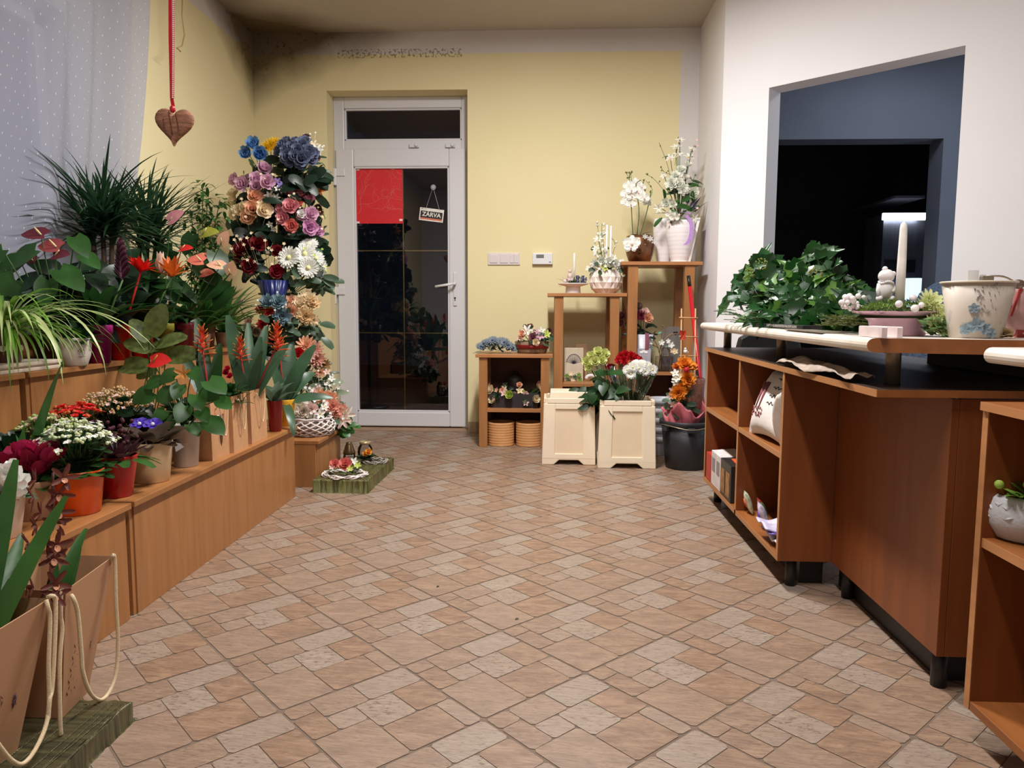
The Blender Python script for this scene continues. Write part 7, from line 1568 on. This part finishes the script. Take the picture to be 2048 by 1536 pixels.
for k in (0, 1): obj('printed_panel', MB().box(.7458, .7468, y0+.012+k*(y1-y0)*.5, y0+.012+k*(y1-y0)*.5+(y1-y0)*.32, .175, .235), mat('grey_print', (140, 130, 132), .6), t, smooth=False, world=True)
obj('box_flap', MB().obox(((.80), (y0+y1)/2, .264), (.05, 0, .004), (0, (y1-y0)*.5, 0), (0, 0, .001)), CW, t, smooth=False, world=True)
t, y0, y1 = ubox('black and gold candle carton on the low counter shelf by the divider', 1441, 1462, .262, CB, CB, d=.12)
for k in (0, 1): obj('gold_panel', MB().box(.7458, .7468, y0+.02+k*(y1-y0)*.48, y0+.02+k*(y1-y0)*.48+(y1-y0)*.34, .125, .225), CG, t, smooth=False, world=True)
obj('orange_flap', MB().obox((.82, (y0+y1)/2, .268), (.04, .01, .004), (0, (y1-y0)*.3, .002), (0, 0, .001)), petal('orange_card', (216, 92, 40)), t, smooth=False, world=True)
# pillow wedged in the right column
PIL = mat('cotton_pillow', (226, 218, 212), .85, var=.05, vs=8, bump=.3, bs=40)
t = thing('pillow', 'white printed throw pillow wedged upright in the counter shelf', 'pillow', (.825, 2.69, .444))
def pf(u, v, s=1):
    x = u*2-1; y = v*2-1; e = (1-x*x)*(1-y*y); c_ = 1-.10*(x*x+y*y-2*x*x*y*y); return x*c_, y*c_, s*.055*max(0, e)**.42
mb = MB(); n_ = 14
F1 = V((.06, -1, .05)).normalized()*.165; F2 = V((.40, .16, .92)).normalized()*.135; F3 = F1.cross(F2).normalized(); CP = V((-.005, 0.0, .122))
if F3.x > 0: F3 = -F3
for s in (1, -1): mb.grid(n_, n_, lambda u, v, s=s: (lambda q_: CP+F1*q_[0]+F2*q_[1]+F3*q_[2])(pf(u, v, s)))
obj('pillow_body', mb, PIL, t)
mb = MB(); mr = MB()
def pp(u, v): q_ = pf(u, v, 1); return CP+F1*q_[0]+F2*q_[1]+F3*(q_[2]+.0012)
for base_u in (.30, .42): 
    mr.tube([pp(base_u, .72), pp(base_u+.02, .55), pp(base_u, .34)], [.010, .006, .003], 6)
for k in range(30): u, v = random.uniform(.18, .55), random.uniform(.22, .34); p = pp(u, v); mr.tube([p, p+V((0, random.uniform(-.008, .008), .008))], .0016, 4)
obj('figure_print', mr, mat('print_mauve', (140, 78, 84), .8), t)
for v, pts in ((.80, 8), (.66, 7), (.54, 8), (.44, 6)):
    l_ = [pp(.60+.035*k, v+.022*(math.sin(k*2.6))) for k in range(pts)]; mb.tube(smooth_pts(l_, 3), .0014, 4)
obj('script_print', mb, mat('print_dark', (60, 48, 48), .8), t)
mb = MB()
t = thing('pillow', 'second white pillow slumping over the edge of the counter shelf', 'pillow', (.80, 2.50, .444))
F1 = V((.25, .35, 0)).normalized()*.05; F2 = V((-.18, -.45, 1)).normalized()*.11; F3 = F1.cross(F2).normalized(); CP = V((-.012, .0, .098))
for s in (1, -1): mb.grid(n_, n_, lambda u, v, s=s: (lambda q_: CP+F1*q_[0]+F2*q_[1]+F3*q_[2]*.8)(pf(u, v, s)))
obj('pillow_body', mb, PIL, t)
t = thing('paper_folder', 'brown paper parcel at the back of the far upper counter shelf', 'parcel', (.87, 3.03, .442))
obj('parcel', MB().obox((0, .02, .05), (.035, 0, .0), (0, .05, .02), (0, -.01, .045)), mat('parcel_brown', (150, 118, 90), .8), t, smooth=False, bevel=.003)
# bags of sweets / scented sachets on the low shelf
YB0 = 2.62
for i, (lab, px, py, s_, cm, cm2) in enumerate((('small pouch with pale green and white label at the back of the low shelf', 1506, 985, .036, (206, 214, 186), (196, 84, 54)), ('cream printed sachet lying at the shelf front', 1496, 1018, .030, (226, 214, 160), (96, 96, 84)), ('clear pouch of red dried petals on the low counter shelf', 1515, 1012, .032, (150, 44, 34), (70, 20, 18)), ('lavender scented pouch leaning against the end panel', 1537, 1025, .040, (206, 198, 222), (96, 72, 160)), ('green leafy pouch behind the pale pouch', 1520, 980, .030, (84, 112, 70), (150, 160, 120)))):
    p = at(px, py, X=.80); t = thing('scented_sachet', lab, 'pouch', (p.x+(.03 if i in (2, 4) else 0), p.y, ZB1+.001), random.uniform(-.4, .2), 'pouches on the low counter shelf')
    def sf(u, v, s, h=s_): x, y = u*2-1, v*2-1; e = max(0, (1-x*x)*(1-y*y)); return (s*.35*h*e**.5, x*h*(1+.06*math.sin(v*20)), h*1.25+y*h*1.2+.0)
    mb = MB()
    for s in (1, -1): mb.grid(10, 10, lambda u, v, s=s: sf(u, v, s))
    rt = Matrix.Rotation(-.35, 3, 'Y'); mb.v = [rt @ v for v in mb.v]; mz = min(v.z for v in mb.v); mb.v = [v-V((0, 0, mz)) for v in mb.v]
    obj('pouch', mb, mat('sachet_%d' % i, cm, .3, var=.3, vs=40), t)
    mb = MB(); mb.ball((-.3*s_, 0, s_*1.3), s_*.55, 0, 12, 6, (.35, 1, 1)); mb.v = [rt @ v-V((0, 0, mz)) for v in mb.v]; obj('pouch_label', mb, mat('sachet_label_%d' % i, cm2, .4, var=.5, vs=60), t)
for k, (cm, lab) in enumerate((((230, 226, 236), 'white-edged lavender packet, lowest of the pile beside the end panel'), ((122, 96, 176), 'purple lavender packet in the pile beside the end panel'), ((206, 198, 224), 'pale lilac packet on top of the pile beside the end panel'))):
    mb = MB()
    def fl2(u, v): return (-.05+.11*u, -.05+.12*v, .006*math.sin(u*7+k)+.005*math.sin(v*9+k*2))
    mb.grid(12, 12, fl2); t = solo('lavender_packet', mb, mat('packet_%d' % k, cm, .35, var=.2, vs=30), lab, 'packet', 'flat lavender packets', solid=.006); p = at(1537, 1058, X=.81); t.location = (p.x-.01*k, 2.50+.03*k, ZB1+.010+.017*k)
mb = MB()
mb.grid(12, 10, lambda u, v: (-.05+.11*u, -.045+.10*v, .010*math.sin(u*9)+.008*math.sin(v*11)))
t = solo('black_film_packet', mb, mat('black_film', (40, 38, 42), .2, var=.3), 'crumpled black and clear film packet at the near end of the low shelf', 'packet', solid=.003); t.location = (.815, 2.462, ZB1+.004)
# textured planter in the nearest unit
p = at(2046, 1110, X=.965)
t = thing('textured_planter', 'rounded grey planter with raised leaf relief in the nearest counter unit', 'planter', (.965, p.y, .441))
GRE = mat('grey_concrete_pot', (188, 188, 192), .6, var=.06, bump=.3)
obj('pot_body', MB().lathe([(.045, 0), (.055, .004), (.072, .03), (.076, .055), (.068, .085), (.06, .092), (.056, .09)], 40), GRE, t)
mb = MB()
for k in range(26):
    a = PI*.7+PI*k/26+random.uniform(-.1, .1); z = random.uniform(.03, .075); r = .074-.010*abs(z-.055)/.03; c_ = V((r*math.cos(a), r*math.sin(a), z)); d_ = V((-math.sin(a), math.cos(a), random.uniform(-1, 1))).normalized()*.012; mb.tube([c_-d_, c_+V((math.cos(a), math.sin(a), 0))*.002, c_+d_], [.001, .0032, .001], 6)
obj('leaf_relief', mb, GRE, t)
mb = MB()
for k in range(60): a = random.uniform(PI*.6, PI*1.8); leaf(mb, (random.uniform(-.04, .04), random.uniform(-.04, .04), .09), a, random.uniform(0, .8), .045, .012, .3, 4, 'petal', .2)
obj('succulent_leaves', mb, G_LIGHT, t)
mb = MB()
for k in range(7): mb.ball((random.uniform(-.07, .03), random.uniform(-.06, .02), .105+random.random()*.02), .009, 0, 10, 6)
obj('green_berries', mb, petal('berry_green', (168, 196, 90)), t)
# crumpled newspaper on the worktop edge
def nf(u, v):
    y = 2.46-.60*u; w_ = (1-.5*u)
    return (.735+.13*v*w_+.006*math.sin(u*11), y+.012*math.sin(v*6), .7225+.006+.007*abs(math.sin(u*6.5+v*2))+.005*math.sin(v*13+u*9)+.012*w_*math.sin(PI*v)+.004*mnoise.noise(V((u*14, v*6, 0))))
nb = MB().grid(44, 12, nf)
zm = .7225
nb.v = [V((v.x, v.y, max(zm, v.z) if v.x > .742 else v.z)) for v in nb.v]
solo('crumpled_newspaper', nb, mat('old_newsprint', (160, 144, 130), .85, var=.25, vs=30, bump=.4), 'crumpled beige newspaper lying along the edge of the dark worktop', 'newspaper', solid=.0012)
# black stool back seen under the bar
t = thing('dark_chair', 'rounded black chair back just visible under the raised bar', 'chair', (1.12, 3.86, 0))
mb = MB()
bp2 = [(x*.16, z) for x, z in ((-1, .45), (1, .45), (1, .70), (.92, .755), (.7, .775), (-.7, .775), (-.92, .755), (-1, .70))]; n2 = 8
mb.add([(x, 0, z) for x, z in bp2]+[(x, .06, z) for x, z in bp2], [tuple(range(n2-1, -1, -1)), tuple(range(n2, 2*n2))]+[(i, (i+1) % n2, n2+(i+1) % n2, n2+i) for i in range(n2)])
obj('backrest', mb, BLACKM, t, bevel=.01, smooth=False); obj('seat', MB().box(-.16, .16, -.02, .30, .42, .47), BLACKM, t, smooth=False, bevel=.015)
for sx in (-.13, .13):
    for sy in (.0, .26): obj('leg', MB().tube([(sx, sy, 0), (sx, sy, .42)], .015, 8), BLACKM, t)
t.rotation_euler.z = .0
# ================================================================ ON THE RAISED BAR
random.seed(3); ZR = .8365
IVY = leafmat('ivy_leaf', (30, 68, 30), .36, var=.4, vs=14); IVY2 = leafmat('ivy_leaf_pale', (84, 122, 50), .4, var=.3, vs=14)
def ivyleaf(mb, p, d, n, s_, mi=0):
    """five-pointed ivy leaf folded along its midrib"""
    d = V(d).normalized(); n = V(n); n = (n-d*n.dot(d)).normalized(); b = d.cross(n)
    out = [(-.12, 0), (-.30, .26), (-.02, .52), (.18, .36), (.55, .34), (.55, .22), (1.05, 0)]
    cen = p; L_ = [p+d*x*s_+b*y*s_+n*(abs(y)*s_*.28-x*x*s_*.12) for x, y in out]; R_ = [p+d*x*s_-b*y*s_+n*(abs(y)*s_*.28-x*x*s_*.12) for x, y in out[1:-1]]
    m1 = p+d*.15*s_; m2 = p+d*.55*s_-n*s_*.03
    vs = L_+R_+[m1, m2]; 
    mb.add(vs, [(0, 12, 1), (12, 2, 1), (12, 3, 2), (12, 13, 3), (13, 4, 3), (13, 5, 4), (13, 6, 5), (0, 7, 12), (12, 7, 8), (12, 8, 9), (12, 9, 13), (13, 9, 10), (13, 10, 11), (13, 11, 6)], mi)
t = thing('ivy_heap', 'big heap of cut dark green ivy piled on the raised bar', 'greenery', (.98, 2.65, ZR))
mb = MB(); ms = MB(); C0 = V((.99, 2.66, ZR))
outline = [(1425, 640, 1.0), (1460, 600), (1480, 560), (1490, 530), (1525, 510), (1560, 505), (1600, 525), (1640, 480), (1665, 510), (1690, 540), (1710, 570), (1745, 590), (1765, 610)]
def top_y(px):
    o = [(1440, 632), (1455, 600), (1470, 568), (1490, 535), (1530, 500), (1545, 520), (1600, 525), (1618, 510), (1635, 482), (1655, 505), (1680, 530), (1700, 560), (1735, 588), (1765, 625)]
    for (a, b), (c_, d_) in zip(o, o[1:]):
        if a <= px <= c_: return b+(d_-b)*(px-a)/(c_-a)
    return 640
n_iv = 0
while n_iv < 640:
    px = random.uniform(1442, 1762); u = random.random()**.85; ty = top_y(px); py = ty+(650-ty)*u
    Yc_ = 2.95-.75*(px-1440)/320; Y = Yc_+(.32*(1-u)+random.uniform(-.04, .30)*.6)-.10
    p = at(px, py, Y=Y)
    if p.z < ZR+.015 or p.x < .76 or p.x > 1.22: continue
    n = V((-.45+random.uniform(-.7, .7), -.75+random.uniform(-.6, .5), .7+random.uniform(-.6, .5))).normalized(); d_ = V((random.uniform(-1, 1), random.uniform(-1, .6), random.uniform(-.9, .3)))
    ivyleaf(mb, p-t.location, d_, n, random.uniform(.048, .080), 1 if random.random() < .14 else 0); n_iv += 1
obj('leaves', mb, [IVY, IVY2], t)
for k in range(26):
    px = random.uniform(1480, 1730); py = random.uniform(top_y(px)+30, 635); Y = 2.90-.6*(px-1440)/320+random.uniform(0, .15); p = at(px, py, Y=Y)-t.location
    if p.z < .01: continue
    ms.tube([V((.03, p.y*.5, .03)), p, p+V((random.uniform(-.06, .06), random.uniform(-.06, .06), random.uniform(-.005, .05)))], .0013, 5)
obj('stems', ms, leafmat('ivy_stem', (62, 66, 36)), t)
mb = MB()
for cx, cy in ((1523, 528), (1497, 548), (1632, 547)):
    Y = 2.62-.6*(cx-1440)/320; c_ = at(cx, cy, Y=Y)-t.location
    for k in range(24): dd = V((random.gauss(0, 1), random.gauss(0, 1), random.gauss(0, 1))).normalized()*.018; mb.ball(c_+dd, .003, 0, 6, 4); 
obj('ivy_berries', mb, petal('ivy_bud', (134, 142, 72)), t)
# heap core so the pile is solid
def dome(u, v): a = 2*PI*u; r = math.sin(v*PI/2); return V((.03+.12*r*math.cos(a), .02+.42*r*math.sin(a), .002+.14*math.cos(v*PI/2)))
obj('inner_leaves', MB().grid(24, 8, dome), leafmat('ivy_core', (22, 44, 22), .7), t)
def conifer(label, spans, n, m, loc, L=.05):
    t = thing('conifer_twigs', label, 'greenery', loc); mb = MB()
    for k in range(n):
        px, py, Y = random.choice(spans); p = at(px+random.uniform(-22, 22), py+random.uniform(-8, 8), Y=Y+random.uniform(-.12, .12)); p.z = max(p.z, ZR+.008)
        if not (.735 < p.x < 1.2): continue
        az = random.uniform(-PI, PI) if random.random() < .5 else random.uniform(2.4, 3.9); d_ = dirv(az, random.uniform(-.05, .25)); q0 = p-t.location; q1 = q0+d_*L
        for j in range(9):
            s0_ = q0+(q1-q0)*j/9
            for s in (-1, 1): leaf(mb, s0_, az+s*.8, random.uniform(-.1, .5), .014, .0035, 0, 2, 'strap', .1)
        mb.tube([q0, q1], .0012, 4)
    obj('needles', mb, m, t); return t
conifer('flat spray of green fir twigs at the far end of the raised bar', [(1440, 632, 3.0), (1465, 635, 2.95), (1490, 638, 2.85), (1515, 638, 2.7), (1450, 620, 3.1)], 150, leafmat('fir', (58, 96, 44)), V((.82, 2.95, ZR)), .06)
conifer('mossy olive twigs scattered under the lilac bowl', [(1700, 640, 2.15), (1725, 645, 2.1), (1680, 645, 2.2), (1745, 630, 2.1)], 120, leafmat('moss_twig', (84, 92, 34)), V((.86, 2.15, ZR)), .04)
# flat metal tray and stamped cards
t = thing('metal_tray', 'narrow black metal tray crusted with silver at the foot of the ivy', 'tray', at(1570, 655, z=ZR))
a_, b_ = at(1525, 654, z=ZR), at(1625, 661, z=ZR); 
obj('tray_body', MB().obox(((a_+b_)/2)+V((0, 0, .008)), (b_-a_)/2, V((.03, .0, 0)), V((0, 0, .007))), BLACKM, t, smooth=False, bevel=.002, world=True)
obj('silver_crust', MB().obox(a_+(b_-a_)*.6+V((-.001, 0, .010)), (b_-a_)*.30, V((.0312, 0, 0)), V((0, 0, .004))), mat('silver_crust', (170, 166, 164), .3, metal=.5, var=.5, vs=120, bump=.8), t, smooth=False, world=True)
t = thing('folded_cloth', 'folded grey plastic film lying flat in front of the ivy', 'film', at(1640, 664, z=ZR))
obj('film_sheet', MB().obox(at(1600, 663, z=ZR)+V((.04, 0, .002)), V((.035, 0, 0)), V((0, .16, 0)), V((0, 0, .0015))), mat('grey_film', (140, 130, 118), .3, var=.2), t, smooth=False, world=True)
CARD = mat('pinkish_card', (226, 208, 208), .6)
for lab, x0, x1 in (('white scalloped-edge card standing at the bar edge, farther one', 1683, 1735), ('white scalloped-edge card standing at the bar edge, nearer one', 1737, 1794)):
    a_, b_ = at(x0, 672, z=ZR), at(x1, 676, z=ZR); a_.x = max(a_.x, .750); b_.x = max(b_.x, .752); d_ = b_-a_; mb = MB(); n_ = 14; h = .023
    if x0 > 1700: b_ = a_+d_.normalized()*.105 if d_.length > .13 else b_; d_ = b_-a_
    for k in range(n_):
        for s in (0,): pass
    pl = [(u, 0) for u in (0, 1)]+[(1-k/28, h+(.0018 if k % 2 else 0)) for k in range(29)]
    vs = [a_+d_*u+V((0, 0, z+.0005)) for u, z in pl]+[a_+d_*u+V((.012, 0.0, z+.0005)) for u, z in pl]; m_ = len(pl)
    mb.add(vs, [tuple(range(m_)), tuple(range(2*m_-1, m_-1, -1))]+[(i, m_+i, m_+(i+1) % m_, (i+1) % m_) for i in range(m_)])
    solo('scalloped_card', mb, CARD, lab, 'card', 'scalloped cards on the bar', smooth=False)
# lilac bowl with moss, candle and bear
YBW = 1.93; cB = at(1793, 660, Y=YBW); cB.z = ZR; kk = YBW/1500
t = thing('lilac_bowl', 'glossy lilac pedestal bowl holding the candle and moss arrangement', 'bowl', cB)
Rb = 85*kk; Hb = 47*kk
obj('bowl_body', MB().lathe([(Rb*.60, 0), (Rb*.62, .004), (Rb*.60, Hb*.35), (Rb*.63, Hb*.6), (Rb*.80, Hb*.84), (Rb*.99, Hb*.97), (Rb, Hb), (Rb*.97, Hb), (Rb*.5, Hb*.6), (0, Hb*.55)], 48, sy=.75), mat('lilac_glaze', (214, 172, 192), .1, var=.04), t)
t = thing('candle_arrangement', 'green moss, white beads and pale flowers arranged in the lilac bowl', 'arrangement', cB+V((0, 0, Hb*.72)))
mb = MB()
for k in range(900):
    a = random.uniform(0, 2*PI); r = Rb*.92*math.sqrt(random.random()); p = V((r*math.cos(a), r*.72*math.sin(a), .004+.030*(1-(r/Rb)**2)+random.uniform(0, .008))); leaf(mb, p, random.uniform(0, 2*PI), random.uniform(0, 1.3), .014, .003, .5, 2, 'strap', .1)
obj('moss', mb, leafmat('moss', (92, 116, 40), .8, var=.6, vs=30), t)
mb = MB().lathe([(Rb*.9, 0), (Rb*.6, .022), (0, .03)], 24, sy=.72); obj('moss_base', mb, leafmat('moss_base', (54, 62, 30), .9), t)
for px, py, dy, r in ((1798, 608, -.08, .0088), (1830, 617, -.09, .0095), (1826, 596, -.04, .0088), (1843, 610, -.07, .007)):
    obj('white_bead', MB().ball(at(px, py, Y=YBW+dy)-t.location, r, 0, 14, 9), PORC, t)
mb = MB()
for k in range(30): p = at(random.uniform(1683, 1733), random.uniform(592, 618), Y=YBW+random.uniform(-.02, .05))-t.location; mb.ball(p, random.uniform(.005, .0085), 0, 10, 6)
obj('white_berry_cluster', mb, PORC, t)
for px, py, r, dy in ((1862, 604, .032, -.04), (1880, 630, .030, -.06), (1872, 650, .028, -.08), (1893, 668, .026, -.09), (1850, 612, .022, -.05)):
    mb = MB(); dahlia(mb, at(px, py, Y=YBW+dy)-t.location, (.2, -.8, .6), r, 0, 14); obj('pale_green_flower', mb, petal('pale_green', (206, 214, 160)), t)
mb = MB()
for k in range(34): p = at(random.uniform(1845, 1895), random.uniform(640, 672), Y=YBW-.08)-t.location; leaf(mb, p, random.uniform(-PI, PI), random.uniform(-.4, .9), .035, .016, .4, 5, 'petal', .2)
obj('trailing_leaves', mb, leafmat('sage_leaf', (112, 142, 92), .5), t)
b_ = at(1799, 606, Y=YBW-.01); h = at(1796, 436, Y=YBW-.01).z-b_.z
t = thing('taper_candle', 'large tapered white candle standing in the lilac bowl', 'candle', b_+V((0, 0, -.012)))
obj('wax', MB().lathe([(.0112, 0), (.0104, h*.5), (.0086, h*.93), (.0072, h*.985), (.0045, h*1.0), (.0015, h+.003), (0, h+.0035)], 28), WAXW, t)
obj('wick', MB().tube([(0, 0, h+.008), (.001, 0, h+.016), (-.003, 0, h+.022)], .0008, 5), WAXW, t)
t = thing('bear_figurine', 'white ceramic bear figurine seen from behind beside the tall candle', 'figurine', at(1770, 600, Y=YBW+.03)+V((0, 0, -.01)))
z0 = 0; mb = MB().ball((0, 0, .036), .019, 0, 16, 12, (1, .9, 1.25)); mb.ball((0, .0, .070), .0185, 0, 16, 12, (1.05, 1, .95)); mb.ball((-.004, 0, .088), .0068, 0, 10, 8); mb.ball((.017, 0, .076), .0066, 0, 10, 8)
mb.ball((-.016, -.004, .014), .008, 0, 10, 8, (1, 1.3, 1)); mb.ball((.014, -.004, .014), .008, 0, 10, 8, (1, 1.3, 1)); mb.tube([(-.016, 0, .05), (-.020, -.004, .034), (-.019, -.006, .02)], [.006, .0055, .005], 8); mb.tube([(.015, 0, .05), (.018, -.006, .036), (.012, -.012, .03)], [.006, .0055, .005], 8)
obj('body', mb, PORC, t)
mb = MB()
for k in range(22): a = k*2*PI/22; mb.ball((.016*math.cos(a), .015*math.sin(a), .054+.002*math.sin(a*3)), .0035, 0, 8, 5)
obj('scarf', mb, PORC, t)
# white floral decoupage bucket
YBK = 1.80; c = at(1950, 668, Y=YBK); c.z = ZR; kk = YBK/1500
t = thing('floral_pail', 'cream metal pail with blue flower decoupage and a steel bail handle on the raised bar', 'pail', c)
Rt = 65*kk; Hh = at(1950, 563, Y=YBK).z-ZR
PAIL = bpy.data.materials.new('decoupage_pail'); PAIL.use_nodes = True
N, L, g, s = posnodes(PAIL); bs_ = N['Principled BSDF']; bs_.inputs['Roughness'].default_value = .5
nz = N.new('ShaderNodeTexNoise'); nz.inputs['Scale'].default_value = 34; nz.inputs['Detail'].default_value = 3; L.new(g.outputs['Position'], nz.inputs[0])
r_ = N.new('ShaderNodeValToRGB'); r_.color_ramp.elements[0].position = .56; r_.color_ramp.elements[1].position = .64; L.new(nz.outputs[0], r_.inputs[0])
low = math_(N, L, 'MULTIPLY', math_(N, L, 'SUBTRACT', ZR+.085, s.outputs[2], clamp=True), 12, clamp=True)
L.new(mixc(N, L, math_(N, L, 'MULTIPLY', r_.outputs[0], math_(N, L, 'ADD', math_(N, L, 'MULTIPLY', low, .8), .08)), lin((190, 178, 164)), lin((124, 142, 156))), bs_.inputs['Base Color'])
obj('pail_body', MB().lathe([(Rt*.68, 0), (Rt*.70, .003), (Rt*.96, Hh*.97), (Rt*.93, Hh*.97), (Rt*.66, .01)], 48), PAIL, t)
obj('rim', MB().lathe([(Rt*.95, Hh*.965), (Rt*1.01, Hh*.97), (Rt*1.02, Hh*.99), (Rt*.99, Hh), (Rt*.93, Hh*.99)], 48), mat('cream_rim', (214, 200, 180), .4), t)
def onp(az, z, o_=.0012): rr = Rt*(.70+.26*z/(Hh*.97))+o_; return V((rr*math.cos(az), rr*math.sin(az), z))
FB = petal('decal_blue', (136, 154, 166)); mb = MB()
for az, z, s_ in ((-2.05, .030, .018), (-2.15, .068, .012), (-1.75, .022, .014), (-2.4, .02, .014), (-1.5, .012, .012)):
    c_ = onp(az, z); n_ = V((math.cos(az), math.sin(az), 0)); t_, b2, n2_ = frame(n_)
    for j in range(5): a = j*2*PI/5+az; tt = t_*math.cos(a)+b2*math.sin(a); patch(mb, c_, tt, n2_.cross(tt), n2_, s_, s_*.8, .0, .05)
obj('blue_flower_decals', mb, FB, t)
mb = MB()
for k in range(34): az = random.uniform(-2.2, -1.5); z = random.uniform(.055, .12); p0_ = onp(az, z); p1_ = onp(az+random.uniform(-.08, .08), z+random.uniform(-.006, .008)); mb.tube([p0_, p1_], .0007, 4)
obj('grey_script_decal', mb, mat('faded_ink', (120, 122, 132), .8), t)
mb = MB(); 
obj('bail_handle', MB().tube(smooth_pts([V((.01, -Rt*.2, Hh+.012)), V((.04, -Rt*.35, Hh+.010)), V((Rt*1.05, -Rt*.1, Hh-.004))], 4), .0022, 6), CHROME, t)
obj('handle_clip', MB().box(-.004, .022, -Rt*.3, -Rt*.1, Hh, Hh+.012), CHROME, t, smooth=False, bevel=.002)
obj('handle_knob', MB().ball((Rt*1.12, -Rt*.05, Hh-.006), .011, 0, 14, 9, (1.4, 1, 1)), mat('worn_metal', (130, 110, 100), .35, metal=.6), t)
mb = MB().box(-.025, .0, .0, .001, Hh*.8, Hh+.026); mb.box(.004, .018, .004, .005, Hh*.8, Hh+.016); obj('paper_slip', mb, WHITE, t, smooth=False)
# pink wrapped gift packets at the picture edge
YG = 1.86; c = at(2042, 672, Y=YG); c.z = ZR
t = thing('wrapped_gift_pack', 'pink film-wrapped soap pack beside the floral pail', 'packet', c)
PF = mat('pink_film', (206, 160, 156), .25, var=.35, vs=14)
def gg(u, v): a = 2*PI*u; r = (.050-.012*abs(v-.5)+.006*math.sin(a*3+v*9)); return (r*math.cos(a), .7*r*math.sin(a), .12*v+.006*math.sin(a*4))
obj('pink_film', MB().grid(32, 8, gg), PF, t, solid=.001); obj('red_base', MB().box(-.03, .06, -.034, .02, 0, .018), mat('dark_red_card', (150, 40, 34), .5), t, smooth=False)
obj('red_strap', MB().obox((-.035, -.03, .085), (.003, 0, .0), (0, .002, 0), (.010, 0, .035)), mat('dark_red_card', (150, 40, 34), .5), t, smooth=False)
mb = MB(); 
for k in range(14): leaf(mb, (-.055, -.03, .004), random.uniform(2, 4.4), random.uniform(0, .9), .03, .018, .3, 4, 'petal', .3)
t = solo('dried_petals', mb, petal('dry_petal', (190, 170, 136)), 'small heap of dried petals between the floral pail and the pink pack', 'petals'); t.location = at(2010, 676, Y=1.76); t.location.z = ZR
